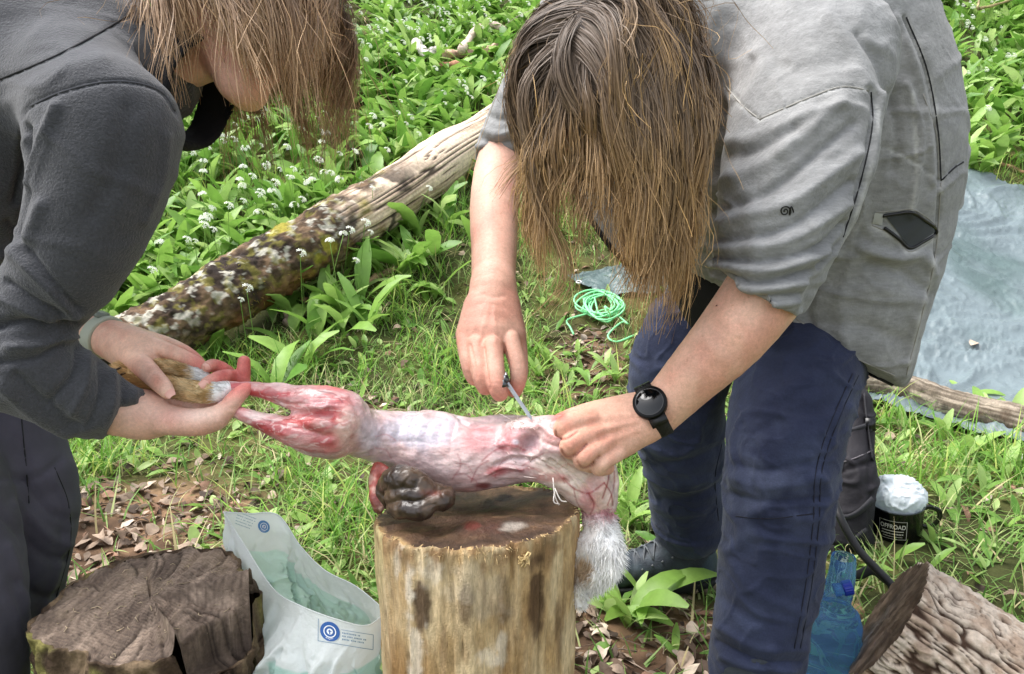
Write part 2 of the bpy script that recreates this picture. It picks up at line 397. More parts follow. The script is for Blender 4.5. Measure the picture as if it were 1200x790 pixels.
for cx, cy, w, h, a in ((480, 692, 7, 35, .8), (505, 665, 14, 16, .55), (488, 770, 10, 35, .7), (588, 752, 6, 24, .6), (466, 650, 5, 30, .6), (560, 690, 30, 30, .22), (575, 775, 14, 12, .6)):
    sc = mix(sc, lin((226, 214, 196)), blot(cx, cy, w, h, .6)*a)
sc = mix(sc, lin((206, 190, 140)), (sstep(452, 446, X)*sstep(740, 640, Y))[:]*.8)
rimz = sstep(.93, .995, U.ravel()); sc = mix(sc, lin((150, 118, 84)), rimz*sstep(-.3, .5, fbm(q, 70, 3))*.9)
stump_rim = SV[-1].copy(); stump_cap_n = np.array([-TA, -TB, 1.]); stump_cap_n /= np.linalg.norm(stump_cap_n)
def top_z(x, y): return .5 + TA*(x-cS[0]) + TB*(y-cS[1])
CV, CF = cap_geo(stump_rim, 36, lambda V: .0035*fbm(V, 22, 4)-.002, (0, 0, 1))
X, Y, D = proj(CV); cn = fbm(CV, 30, 4); rr = np.hypot(CV[:, 0]-cS[0], CV[:, 1]-cS[1])/rS
cc = mix(lin((98, 74, 54)), lin((138, 108, 80)), sstep(-.6, .7, cn)); cc = mix(cc, lin((52, 37, 29)), sstep(-.35, .45, fbm(CV, 13, 3, 2.))*.85)
for cx, cy, w, h, a, k in ((555, 614, 40, 14, .75, (74, 46, 36)), (520, 610, 50, 20, .6, (64, 50, 40)), (590, 583, 13, 6, .9, (40, 22, 20)), (553, 615, 10, 6, .6, (104, 30, 24)), (600, 617, 16, 6, .45, (190, 182, 170)), (450, 595, 25, 25, .55, (54, 40, 32))):
    cc = mix(cc, lin(k), sstep(1.25, .5, np.hypot((X-cx)/w, (Y-cy)/h)+.4*fbm(CV, 60, 3, cx))*a)
cc = mix(cc, lin((196, 164, 116)), sstep(.9, .99, rr)*sstep(-.2, .5, fbm(CV, 80, 2)))
stump = empty('chopping_stump', (cS[0], cS[1], 0), 'barkless pale yellow chopping stump with a bloodied top under the skinned rabbit', 'tree stump')
m = MB(); m.add(SV.reshape(-1, 3), grid_faces(*U.shape, True), sc); m.build('trunk', M_wood, stump)
m = MB(); m.add(CV, CF, cc); m.build('cut_top', M_cut, stump)
m = MB()
for i in range(420):
    a = rng.random()*2*math.pi; p0 = stump_rim[int(a/2/math.pi*320) % 320] + np.array([0, 0, rng.uniform(-.014, .003)]); o = np.array([math.cos(a), math.sin(a), 0])
    L = rng.uniform(.002, .008)*(1+.8*math.sin(a*3)); dr = o*rng.uniform(.3, 1)+np.array([0, 0, rng.uniform(-1.6, .3)])+rng.normal(0, .4, 3); dr /= np.linalg.norm(dr)
    c = lin((214, 186, 138))*rng.uniform(.55, 1.1)
    m.tube([p0-o*.002, p0+dr*L*.5, p0+dr*L+rng.normal(0, .001, 3)], [.0008, .0006, .0002], 3, c)
tag(m.build('splinter_fringe', M_wood, stump), kind='stuff')
m = MB(); fy = cS[1]-math.sqrt(rS**2-((613-559)/118*rS)**2)-.004; ry = FW+RT*((613-600)/FPX)+UP*((395-655)/FPX); cpt = CP+ry*(fy/ry[1])

for i in range(22):
    p0 = cpt+np.array([rng.normal(0, .0045), -.001, rng.normal(0, .006)]); dr = np.array([rng.normal(0, .5), -.5, rng.normal(-.2, .8)]); L = rng.uniform(.003, .008); m.tube([p0-dr*.001, p0+dr*L*.5, p0+dr*L], [.0013, .0011, .0004], 4, lin((232, 202, 146))*rng.uniform(.7, 1.05))
tag(m.build('torn_fibre', M_wood, stump, smooth=False), kind='stuff')

# dark stump, front left
cL = onz(176, 700, .36); dL = float(proj(cL[None])[2][0]); rL = RR(116, dL)
lobes = lambda T: 1 + .06*np.cos(2*T+.5) + .05*np.cos(3*T+1.9) + .035*np.cos(5*T+.3) + .012*np.cos(11*T)
M_dark = mat('dark_rotten_wood', None, .85, [(70, .5, 5), (300, .6, 4)], [(60, .3), (180, .25)], spec=.2)
M_saw = mat('dark_sawn_wood', None, .8, [(55, .5, 3, (1, .12, 1)), (200, .6, 4, (1, .2, 1)), (500, .4, 3)], [(40, .25, (1, .2, 1)), (150, .25)], spec=.25)
def ld(U, T, Q):
    return (lobes(T).ravel()-1)*rL + .008*fbm(np.stack([np.cos(T)*4, np.sin(T)*4, U*2], -1).reshape(-1, 3), 1.5, 3) + .005*fbm(Q, 60, 3) + .03*(1-U.ravel())**2
LV, U, T, *_ = trunk_geo([(cL[0], cL[1], -.05), (cL[0], cL[1], .2), (cL[0], cL[1], .36)], [rL, rL, rL], 70, 260, ld)
LV[-1, :, :2] = cL[:2]+(LV[-1, :, :2]-cL[:2])*.97
def chip(V):
    X, Y, D = proj(V); e = (Y-722) + .55*(X-262) + 5*fbm(V, 30, 2)         # the split front corner
    return sstep(-2, 4, e)*sstep(205, 222, X + .2*(Y-740))
LV[..., 2] -= .055*chip(LV.reshape(-1, 3)).reshape(U.shape)*(U > .8)
LV[-1, :, 2] -= .004 + .006*np.abs(fbm(LV[-1], 50, 2))
q = LV.reshape(-1, 3); lc = mix(lin((70, 56, 44)), lin((122, 104, 82)), sstep(-.5, .7, fbm(q*np.array([1, 1, .3]), 40, 4))); lc = mix(lc, lin((128, 124, 70)), sstep(.25, .7, fbm(q, 18, 3, 8.))*.75)
lstump = empty('dark_stump', (cL[0], cL[1], 0), 'dark weathered stump with a split front corner, beside the plastic bag', 'tree stump')
m = MB(); m.add(q, grid_faces(*U.shape, True), lc); m.build('trunk', M_dark, lstump)
RV = LV[-1].copy(); RV[:, 2] += .055*chip(RV)
CV, CF = cap_geo(RV, 90, lambda V: .003*fbm(V*np.array([1, .15, 1]), 90, 3)+.004*fbm(V, 14, 3), (0, 0, 1)); ch = chip(CV); CV[:, 2] -= .055*ch*(1-.25*fbm(CV, 20, 2))
pith = cL[:2]+np.array([.01, -.02]); rad = np.hypot(CV[:, 0]-pith[0], CV[:, 1]-pith[1]); an = np.arctan2(CV[:, 1]-pith[1], CV[:, 0]-pith[0])
CV[:, 2] -= .006*np.exp(-(np.sin(an*1.0+1.1)/.03)**2)*sstep(.0, .05, rad)*(np.cos(an) < .2)
ring = np.sin(rad*520 + 3*fbm(CV, 9, 2)); cc = mix(lin((116, 101, 89)), lin((158, 140, 124)), sstep(-.6, .8, fbm(CV*np.array([1, .2, 1]), 60, 4)))
cc = mix(cc, lin((70, 58, 51)), (sstep(.3, .9, ring)*.35)); cc = mix(cc, lin((64, 53, 47)), sstep(0, .7, fbm(CV, 12, 3, 3.))*.4); cc = mix(cc, lin((138, 122, 104)), sstep(.3, .8, fbm(CV, 20, 3, 6.))*.5)
cc = mix(cc, lin((54, 44, 38)), ch*.7)
for ca in rng.uniform(0, 6.28, 16):
    dang = np.abs((an-ca-.25*np.sin(rad*40)*.3+math.pi) % (2*math.pi)-math.pi)*rad; r0 = rng.uniform(.03, .09); k = np.exp(-(dang/.0016)**2)*sstep(r0, r0+.02, rad); CV[:, 2] -= .004*k; cc = mix(cc, lin((36, 29, 25)), k*.7)
arc = CV[:, 1]+.9*(CV[:, 0]-cL[0])**2+.35*CV[:, 0]; sw = np.sin(arc*1250+2*fbm(CV, 25, 2)); CV[:, 2] += .0007*sw*(1-ch); cc = cc*(1+.14*sw*(1-ch))[:, None]
m = MB(); m.add(CV, CF, cc); m.build('cut_top', M_saw, lstump)
m = MB()
for i in range(46):
    a = rng.random()*6.28; r0 = rL*math.sqrt(rng.random())*.85; p0 = np.array([cL[0]+r0*math.cos(a), cL[1]+r0*math.sin(a), 0])
    k = np.argmin(np.hypot(CV[:, 0]-p0[0], CV[:, 1]-p0[1])); p0[2] = CV[k, 2]+.0015; t = rng.uniform(0, 6.28); L = rng.uniform(.002, .009)
    m.tube([p0, p0+np.array([math.cos(t)*L, math.sin(t)*L, .001]), p0+np.array([math.cos(t+.5)*2*L, math.sin(t+.5)*2*L, 0])], [.0007, .0008, .0004], 4, lin((186, 168, 140))*rng.uniform(.5, 1.1))
tag(m.build('wood_crumbs', M_wood, lstump), kind='stuff')

# furrowed log lying front right, sawn end to the left
M_bark = mat('furrowed_bark', None, .9, [(120, .6, 4), (420, .5, 3)], [(90, .22)], spec=.2)
A0 = P(1040, 724, 1.33); ax = np.array([.80, -.45, -.42]); ax /= np.linalg.norm(ax); A1 = A0+ax*.5
rB = .118
def furrow(U, T, Q, ka=14, kl=10):
    w = .09*fbm(np.stack([np.cos(T)*2, np.sin(T)*2, U*6], -1).reshape(-1, 3), 1.6, 2)
    qq = np.stack([np.cos(T.ravel()+w)*ka, np.sin(T.ravel()+w)*ka, U.ravel()*kl], 1)
    a = np.abs(vnoise(qq)); b = np.abs(vnoise(qq*1.9+7)); return np.clip(np.minimum(a*2.6, .35+b*2.2), 0, 1)
def bd(U, T, Q):
    g = furrow(U, T, Q); return -.010*(1-g)**1.6 + .004*fbm(Q, 28, 3) + .0022*fbm(Q, 110, 3)
BV, U, T, t, n, b, pp = trunk_geo([A0, (A0+A1)/2, A1], [rB, rB*1.02, rB*1.0], 170, 320, bd)
g = furrow(U, T, None); q = BV.reshape(-1, 3)
bc = mix(lin((66, 50, 40)), mix(lin((168, 148, 130)), lin((202, 188, 172)), sstep(-.5, .6, fbm(q, 45, 3))), sstep(.12, .45, g)); bc = mix(bc, lin((150, 118, 86)), sstep(.25, .8, fbm(q, 10, 3, 4.))*.5)
blog = empty('bark_log', (A0[0], A0[1], 0), 'short log with deeply furrowed grey bark, sawn end facing the blue bottle', 'log')
m = MB(); m.add(q, grid_faces(*U.shape, True), bc); m.build('bark', M_bark, blog)
CV, CF = cap_geo(BV[0][::-1], 26, lambda V: .002*fbm(V*np.array([1, 1, .2]), 80, 3)+.001*fbm(V, 150, 2), -ax)
cc = mix(lin((96, 78, 64)), lin((134, 113, 96)), sstep(-.5, .6, fbm(CV*np.array([1, 1, .18]), 70, 4))); cc = mix(cc, lin((66, 52, 44)), sstep(.1, .8, fbm(CV, 16, 3))*.55)
m = MB(); m.add(CV, CF, cc); m.build('sawn_end', mat('sawn_end_wood', None, .85, [(160, .6, 4, (1, 1, .15))], [(90, .25, (1, 1, .15))], spec=.2), blog)
CV, CF = cap_geo(BV[-1], 8); m = MB(); m.add(CV, CF, lin((120, 100, 84))); m.build('sawn_end', M_cut, blog)

# long fallen log running uphill
fpath = [P(95, 425, 2.82), P(200, 383, 2.95), P(320, 312, 3.28), P(450, 235, 3.78), P(530, 182, 4.2), P(600, 140, 4.65)]
frad = [.104, .112, .122, .132, .136, .136]
def fd(U, T, Q):
    bark = sstep(.62, .46, U.ravel()+.11*fbm(Q, 7, 3)); g = furrow(U, T, Q, 8, 14)
    crack = np.abs(vnoise(np.stack([np.cos(T.ravel())*7, np.sin(T.ravel())*7, U.ravel()*5], 1)))
    return .012*fbm(Q, 4, 3) + bark*(.012+.010*fbm(Q, 22, 3)+.006*fbm(Q, 70, 2)) - (1-bark)*.008*sstep(.10, 0, crack)
FV, U, T, t, n, b, pp = trunk_geo(fpath, frad, 330, 150, fd); q = FV.reshape(-1, 3); u = U.ravel()
bark = sstep(.62, .46, u+.11*fbm(q, 7, 3)); crack = np.abs(vnoise(np.stack([np.cos(T.ravel())*7, np.sin(T.ravel())*7, u*5], 1)))
wc = mix(lin((224, 202, 178)), lin((178, 154, 132)), sstep(-.4, .7, fbm(np.stack([np.cos(T.ravel())*12, np.sin(T.ravel())*12, u*8], 1), 1, 3))); wc = mix(wc, lin((60, 50, 44)), sstep(.09, .02, crack)*.9)
k = mix(lin((74, 60, 48)), lin((120, 98, 76)), sstep(-.4, .6, fbm(q, 30, 4)))
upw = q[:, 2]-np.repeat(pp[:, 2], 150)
k = mix(k, lin((40, 35, 33)), sstep(.05, .45, fbm(q, 7, 3, 3.))*.85)
k = mix(k, lin((178, 174, 160)), sstep(.28, .52, fbm(q, 32, 4, 12.))*sstep(-.03, .06, upw)*.95)
k = mix(k, lin((150, 142, 52)), sstep(.18, .5, fbm(q, 9, 3, 21.))*sstep(.33, .45, u)*.85); k = mix(k, lin((134, 128, 60)), sstep(.2, .5, fbm(q, 30, 3, 31.))*.5)
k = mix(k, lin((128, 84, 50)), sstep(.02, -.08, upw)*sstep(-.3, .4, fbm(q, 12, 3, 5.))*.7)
wc = mix(wc, lin((42, 38, 36)), sstep(.3, .6, fbm(q, 9, 3, 41.))*sstep(.72, .58, u)*.9)
fc = mix(wc, k, bark)
flog = empty('fallen_log', pp[0], 'long fallen log with white lichen and a bare pale upper half, among wild garlic', 'log')
m = MB(); m.add(q, grid_faces(*U.shape, True), fc); m.build('trunk', mat('lichen_bark', None, .9, [(60, .5, 5), (240, .5, 3)], [(60, .25)], spec=.2), flog)
for e, rv in ((0, FV[0][::-1]), (1, FV[-1])):
    CV, CF = cap_geo(rv, 10); m = MB(); m.add(CV, CF, lin((140, 112, 84))); m.build('broken_end', M_cut, flog)
m = MB()      # loose bark flap and moss tufts on the log
for i in range(2600):
    j = rng.integers(0, len(q)); 
    if not (bark[j] > .6 and (fbm(q[j:j+1], 9, 3, 21.)[0] > .22) and u[j] > .3): continue
    r = q[j]-pp[j//150]; r /= np.linalg.norm(r); d = r+rng.normal(0, .6, 3); d /= np.linalg.norm(d); L = rng.uniform(.006, .018)
    m.tube([q[j]-r*.002, q[j]+d*L*.6, q[j]+d*L+np.array([0, 0, -.003])], [.0014, .0011, .0003], 3, mix(lin((146, 146, 48)), lin((176, 150, 84)), rng.random())*rng.uniform(.6, 1.1))
tag(m.build('moss', mat('moss', None, .9, spec=.1), flog), kind='stuff')

# log at the edge of the tarpaulin
hp = [ong(985, 462)+np.array([0, 0, .045]), ong(1050, 470)+np.array([0, 0, .055]), ong(1120, 492)+np.array([0, 0, .05]), ong(1230, 522)+np.array([0, 0, .05])]
HV, U, T, t, n, b, pp = trunk_geo(hp, [.05, .052, .05, .052], 160, 80, lambda U, T, Q: .006*fbm(Q, 14, 3)+.003*fbm(Q, 60, 3)); q = HV.reshape(-1, 3)
hc = mix(lin((98, 88, 76)), lin((158, 146, 130)), sstep(-.4, .6, fbm(np.stack([np.cos(T.ravel())*8, np.sin(T.ravel())*8, U.ravel()*6], 1), 1, 3))); hc = mix(hc, lin((70, 56, 44)), sstep(.1, .6, fbm(q, 14, 3))*.7)
hlog = empty('edge_log', hp[0], 'thin weathered log lying along the lower edge of the blue-grey tarpaulin', 'log')
m = MB(); m.add(q, grid_faces(*U.shape, True), hc); m.build('trunk', M_wood, hlog)
for rv in (HV[0][::-1], HV[-1]):
    CV, CF = cap_geo(rv, 5); m = MB(); m.add(CV, CF, lin((150, 120, 90))); m.build('broken_end', M_cut, hlog)
# ------------------------------------------------------------------ people
M_skin = mat('skin', None, .5, [(520, .4, 3, None, .0012), (150, .22, 3, None, .002)], [(40, .08), (220, .10), (600, .08)], spec=.38, sss=(.08, .004))
M_fleece = mat('charcoal_fleece', None, .95, [(330, .75, 3, None, .003), (900, .5, 2, None, .002), (40, .2, 3, None, .006)], [(330, .22), (120, .10), (9, .1)], spec=.1, sheen=.3)
M_jersey = mat('grey_marl_jersey', None, .9, [(420, .4, 3, None, .002), (70, .22, 4, None, .006), (28, .2, 3, None, .01)], [(300, .13, (.22, 1, .8)), (90, .13, (.35, 1, .8)), (22, .10)], spec=.12, sheen=.2)
M_navy = mat('navy_trouser_cloth', None, .85, [(700, .35, 2, None, .0015), (55, .30, 4, None, .006), (20, .2, 3, None, .01)], [(30, .16), (350, .14)], spec=.2, sheen=.1)
M_hairR = mat('long_brown_hair', None, .5, spec=.3, var=[(300, .12)])
M_seam = mat('seam_thread', (150, 148, 142), .8); M_dseam = mat('dark_seam', (30, 31, 34), .8)
M_black = mat('black_cloth', (20, 20, 23), .85, [(600, .3, 2)]); M_blackp = mat('black_plastic', (12, 12, 14), .3, spec=.5)
M_nail = mat('finger_nail', (232, 178, 162), .3, spec=.5)

def basis(f, u):
    f = np.asarray(f, float); f /= np.linalg.norm(f); u = np.asarray(u, float); u = u-f*(u@f); u /= np.linalg.norm(u); return f, u, np.cross(u, f)
def head_sdf(F, c, f, u, s):
    def H(a, b, d): return c+a*f+b*u+d*s
    F.ell(H(-.012, .03, 0), [f*.098, u*.085, s*.077], .02)
    F.cone(H(.035, .0, 0), H(.045, -.065, 0), .062, .037, .02)
    F.cone(H(.06, -.09, -.012), H(.06, -.09, .012), .022, .022, .02)
    for k in (-1, 1):
        F.cone(H(-.01, -.02, k*.055), H(.045, -.085, k*.02), .022, .02, .02)          # jaw
        F.cone(H(.075, -.005, k*.042), H(.06, -.015, k*.055), .018, .018, .015)        # cheekbone
        F.cone(H(.083, .034, k*.012), H(.076, .034, k*.045), .010, .010, .012)         # brow
        F.ball(H(.092, .014, k*.031), .011, .008, 'sub'); F.ball(H(.080, .013, k*.031), .0125, .003)
        F.cone(H(.079, .0195, k*.022), H(.078, .0195, k*.041), .0125*.5, .0125*.5, .003)
        F.chain([list(H(-.012, .022, k*.078))+[.007], list(H(-.022, .010, k*.088))+[.008], list(H(-.016, -.018, k*.083))+[.007], list(H(-.004, -.03, k*.074))+[.006]], .006)
        F.ball(H(.098, -.026, k*.011), .0085, .006)
    F.chain([list(H(.086, .024, 0))+[.008], list(H(.100, -.004, 0))+[.009], list(H(.110, -.022, 0))+[.0105]], .01)
    for y, r in ((-.050, .0062), (-.061, .0068)): F.cone(H(.084, y, -.018), H(.084, y, .018), .004, .004, .006).cone(H(.088, y, -.009), H(.088, y, .009), r, r, .006)
    F.cone(H(.096, -.0555, -.02), H(.096, -.0555, .02), .0013, .0013, .003, 'sub')
def skin_col(V, base, red, knuckles=(), veins=()):
    c = mix(lin(base), lin(red), sstep(-.3, .9, fbm(V, 28, 3))*.55)
    c = mix(c, lin((240, 205, 184)), sstep(.1, .9, fbm(V, 14, 3, 6.))*.3)
    for k, r in knuckles:
        c = mix(c, lin((205, 132, 112)), np.exp(-(np.linalg.norm(V-k, axis=1)/r)**2)*.5)
    return c
def hand_field(lo, hi, h=.0017): return Field(lo, hi, max(h, .0023))
def bounds(pts, m):
    A = np.array(PA(pts)); return A.min(0)-m, A.max(0)+m
def nail_on(parent, tip, d, nrm, w=.0052, L=.006):
    """small curved nail plate at a fingertip: d along the finger, nrm out of the nail"""
    d = np.asarray(d, float)/np.linalg.norm(d); nrm = np.asarray(nrm, float); nrm = nrm-d*(nrm@d); nrm /= np.linalg.norm(nrm); s = np.cross(d, nrm)
    a = np.linspace(-1, 1, 7); b = np.linspace(-1, 1, 6); A, B = np.meshgrid(a, b, indexing='ij'); k = np.sqrt(np.clip(1-.55*np.abs(B)**3, 0, 1))
    V = (tip + (A*k*w)[..., None]*s + (B*L)[..., None]*d - ((A*A)*.0022 + .0006*B*B)[..., None]*nrm).reshape(-1, 3)
    o = mesh('finger_nail', V, grid_faces(7, 6), M_nail); o.parent = parent; return o

# ================= the helper on the left: charcoal fleece, holding the hind feet =================
FL_c = P(272, 22, 1.07)
fL, uL, sL = basis(.93*RT-.36*UP-.10*FW, .40*RT+.9*UP)
parts_V, parts_F, parts_C = [], [], []
def add_part(acc, V, F, C):
    acc[0].append(V); acc[1].append(F+sum(len(v) for v in acc[0][:-1])); acc[2].append(C)
accL = ([], [], [])
# trunk and head (hidden mostly by the clothes)
F = Field(P(-330, 560, 1.0)-np.array([.1, .35, .1]), P(420, -120, 1.25)+np.array([.1, .2, .1]), .0095)
F.pchain([(-190, 470, 1.18, .12), (-110, 300, 1.12, .11), (10, 130, 1.07, .12), (110, 75, 1.06, .085), (160, 72, 1.06, .055), (225, 55, 1.07, .052), (262, 30, 1.07, .05)], .03, n=16)
head_sdf(F, FL_c, fL, uL, sL)
V, Fq = F.nets(); V = relax(V, Fq, 1)
c = skin_col(V, (226, 178, 156), (206, 142, 124)); nose = FL_c+.108*fL-.02*uL; c = mix(c, lin((214, 120, 110)), np.exp(-(np.linalg.norm(V-nose, axis=1)/.025)**2)*.7)
lipd = np.linalg.norm((V-(FL_c+.09*fL-.0555*uL))*1, axis=1); c = mix(c, lin((188, 96, 92)), np.exp(-(lipd/.016)**2)*.7)
for k in (-1, 1):
    e = FL_c+.0905*fL+.013*uL+k*.031*sL; d = np.linalg.norm(V-e, axis=1); c = mix(c, lin((230, 226, 220)), sstep(.009, .006, d)); c = mix(c, lin((60, 44, 34)), sstep(.005, .0035, d))
add_part(accL, V, Fq, c)
# near hand (her right): palm up under the feet
ptsD = [(60, 460, 1), (320, 540, 1), (330, 400, 1.08)]
lo, hi = bounds(ptsD, .06); F = hand_field(lo, hi)
F.pchain([(20, 428, .95, .045), (90, 458, .975, .042), (140, 480, .99, .034), (172, 488, 1.0, .0285)], .012, n=10)
vD = P(220, 470, 1.0)-P(220, 500, 1.0)
F.pchain([(168, 487, 1.0, .028), (195, 487, 1.005, .0245), (228, 484, 1.015, .0215), (256, 480, 1.025, .017)], .012, n=8)
F.pchain([(172, 480, 1.02, .024), (215, 474, 1.05, .02), (258, 462, 1.06, .017)], .015, n=6)
F.pchain([(195, 494, .985, .017), (232, 495, .975, .0178), (254, 490, .972, .0150)], .012, n=6)                   # ball of the thumb
F.pchain([(250, 491, .972, .0142), (266, 480, .972, .0120), (274, 469, .975, .0112), (283, 460, .98, .0098), (289, 455, .985, .0078)], .005, n=8)   # thumb
F.pchain([(262, 478, 1.03, .0125), (282, 458, 1.035, .0105), (285, 440, 1.035, .0096), (286, 424, 1.035, .0086)], .004, n=9)          # index finger, raised
F.pchain([(262, 472, 1.05, .0120), (279, 452, 1.05, .0104), (270, 441, 1.025, .0096), (255, 443, 1.005, .0090), (242, 449, .992, .0080)], .004, n=10)     # middle
F.pchain([(256, 465, 1.07, .0115), (272, 445, 1.07, .0100), (262, 433, 1.045, .0092), (250, 428, 1.03, .0086), (243, 430, 1.015, .0074)], .004, n=10)   # ring
F.pchain([(250, 460, 1.085, .0105), (264, 443, 1.09, .0090), (254, 432, 1.07, .0080), (246, 430, 1.05, .007)], .004, n=8)
F.pchain([(205, 470, 1.0, .006), (232, 474, .998, .006), (250, 474, 1.0, .005)], .01, 'sub')
V, Fq = F.nets(); N = vnormals(V, Fq)
items = [([(176+i*6, 466+i*1.5), (178+i*6.5, 480), (172+i*6, 500)], 1.3, -.0008) for i in range(5)] + [([(262, 470), (268, 479), (277, 478)], 1.3, -.0009), ([(236, 470), (250, 478), (254, 490)], 2, -.0012), ([(265, 434), (270, 442), (274, 452)], 1.1, -.0006), ([(280, 440), (292, 441)], 1.1, -.0006)]
V = creases(V, N, items); X, Y, D = proj(V)
c = skin_col(V, (226, 186, 166), (216, 150, 134)); redz = sstep(225, 262, X)*sstep(478, 452, Y)
c = mix(c, mix(lin((222, 118, 112)), lin((196, 66, 66)), sstep(-.4, .6, fbm(V, 60, 3))), redz*.8); c = mix(c, lin((214, 150, 136)), sstep(470, 500, Y)*.25)
c = mix(c, lin((246, 226, 212)), np.exp(-((X-228)/26)**2-((Y-485)/10)**2)*.45)
add_part(accL, V, Fq, c)
# far hand (her left): over the feet from behind
ptsC = [(60, 330, 1.2), (270, 470, 1.0)]
lo, hi = bounds(ptsC, .06); F = hand_field(lo, hi)
F.pchain([(30, 350, 1.2, .040), (80, 376, 1.16, .030), (100, 386, 1.14, .0262), (118, 394, 1.122, .0258)], .012, n=9)
F.pchain([(120, 394, 1.12, .0255), (140, 399, 1.10, .0268), (170, 408, 1.075, .0235)], .012, n=7)
F.pchain([(134, 406, 1.105, .021), (150, 416, 1.085, .0220), (172, 424, 1.06, .019)], .012, n=6)
F.pchain([(150, 416, 1.07, .0165), (168, 430, 1.03, .0145), (182, 444, 1.003, .0125), (190, 452, .99, .0112), (196, 459, .982, .0092)], .008, n=9)     # thumb
F.pchain([(168, 402, 1.075, .0145), (195, 411, 1.06, .0115), (216, 419, 1.045, .0100), (230, 426, 1.035, .0092), (240, 432, 1.03, .0078)], .005, n=10)   # index
F.pchain([(164, 396, 1.095, .0130), (192, 402, 1.10, .0108), (216, 412, 1.08, .0095), (232, 424, 1.06, .0085), (240, 436, 1.05, .007)], .005, n=9)
F.pchain([(158, 394, 1.11, .0125), (182, 398, 1.125, .0102), (208, 411, 1.11, .009), (225, 426, 1.09, .008)], .005, n=8)
F.pchain([(152, 394, 1.12, .0115), (172, 400, 1.145, .0092), (196, 413, 1.13, .008)], .005, n=7)
# fitness band: a strap that follows the wrist, 3 mm proud of it
bp_, bt_ = P(119, 395, 1.114), P(142, 402, 1.098)-P(84, 374, 1.15); bt_ /= np.linalg.norm(bt_)
def slab(F, p, t, off, half):
    B = Field(lo, hi, F.h); X = np.meshgrid(*[(F.lo[i]+F.h*np.arange(F.n[i])).astype(np.float32) for i in range(3)], indexing='ij', sparse=True)
    w = sum((X[i]-np.float32(p[i]))*np.float32(t[i]) for i in range(3)); l = np.sqrt(sum((X[i]-np.float32(p[i]))**2 for i in range(3))); B.d = np.maximum(np.maximum(F.d-off, np.abs(w)-half), l-.06); V, Fq = B.nets(); return relax(V, Fq, 2), Fq
band_geo = slab(F, bp_, bt_, .0042, .0105), slab(F, bp_+bt_*0+UP*.0, bt_, .0060, .0100)
V, Fq = F.nets(); N = vnormals(V, Fq)
items = [([(160, 410), (172, 418), (184, 418)], 2.2, -.0016), ([(150, 400), (168, 404)], 2, .0008), ([(178, 437), (187, 434)], 1.2, -.0007), ([(181, 441), (190, 437)], 1.2, -.0007), ([(212, 412), (211, 424)], 1.1, -.0006), ([(143, 412), (150, 405), (160, 400)], 2, -.0008), ([(152, 417), (158, 408), (166, 404)], 1.6, -.0006), ([(131, 396), (137, 405), (140, 416)], 1.5, -.0006)]
V = creases(V, N, items); X, Y, D = proj(V)
c = skin_col(V, (230, 190, 168), (214, 146, 126)); c = mix(c, lin((214, 112, 104)), (sstep(205, 236, X)*.7)); c = mix(c, lin((206, 128, 108)), np.exp(-((X-183)/9)**2-((Y-447)/11)**2)*.6)
add_part(accL, V, Fq, c)
personL = mesh('person', np.vstack(accL[0]), [np.vstack(accL[1])], M_skin, np.vstack(accL[2]))
tag(personL, 'person in a charcoal fleece bending over and gripping the rabbit by its hind feet', 'person')
nail_on(personL, P(198, 460, .9725), P(198, 462, .975)-P(185, 447, .985), CP-P(198, 460, .97), .0062, .0068)
nail_on(personL, P(239.5, 450, .981), P(238, 452, .985)-P(256, 443, 1.0), CP-P(240, 450, .985)+UP*.2, .0055, .0062)
nail_on(personL, P(244, 428.5, 1.008), P(242, 431, 1.01)-P(256, 428, 1.03), CP-P(240, 450, .985)+UP*.3, .0048, .0055)
band = mesh('fitness_band', band_geo[0][0], [band_geo[0][1]], mat('band_strap', (176, 184, 168), .6, [(300, .2, 2)]), parent=personL)
m = MB(); rim = band_geo[1][0]; bq = bp_+UP*.033-FW*.004; m.box(bq, (bt_*.0085, np.cross(bt_, UP)*.010, UP*.0035)); o = m.build('tracker', mat('band_tracker', (128, 138, 128), .4)); o.parent = band
# fleece
F = Field(P(-330, 560, .95)-np.array([.12, .38, .1]), P(330, -100, 1.25)+np.array([.1, .25, .1]), .0088)
F.pchain([(-190, 470, 1.18, .17), (-110, 300, 1.14, .165), (0, 140, 1.09, .172), (90, 85, 1.08, .125), (165, 80, 1.08, .085)], .05, n=16)
F.pchain([(-20, 60, 1.15, .15), (100, 40, 1.2, .10), (60, 150, 1.2, .12)], .05)
F.pchain([(95, 110, .98, .085), (126, 155, .92, .078)], .04)
F.pchain([(126, 150, .92, .080), (118, 215, .915, .076), (86, 300, .915, .062), (30, 378, .92, .050), (20, 424, .925, .056)], .03, n=14)
F.pchain([(26, 426, .925, .060), (70, 452, .945, .0525), (118, 478, .97, .0455), (165, 496, .995, .041), (190, 506, 1.01, .040)], .012, n=12)
cd = P(173, 468, 1.0)-P(112, 527, .985); cn_ = np.cross(cd, P(160, 495, 1.0)-CP); cn_ = cn_ if cn_@RT > 0 else -cn_
F.cut(P(172, 472, 1.0), cn_ - .3*np.linalg.norm(cn_)*FW, P(160, 500, 1.0), .12, .006)
# far sleeve
F.pchain([(60, 160, 1.25, .08), (10, 260, 1.25, .065), (30, 345, 1.21, .052), (92, 374, 1.165, .043)], .02, n=12)
F.cut(P(78, 368, 1.165), P(120, 391, 1.13)-P(80, 372, 1.16), P(95, 376, 1.16), .08, .004)
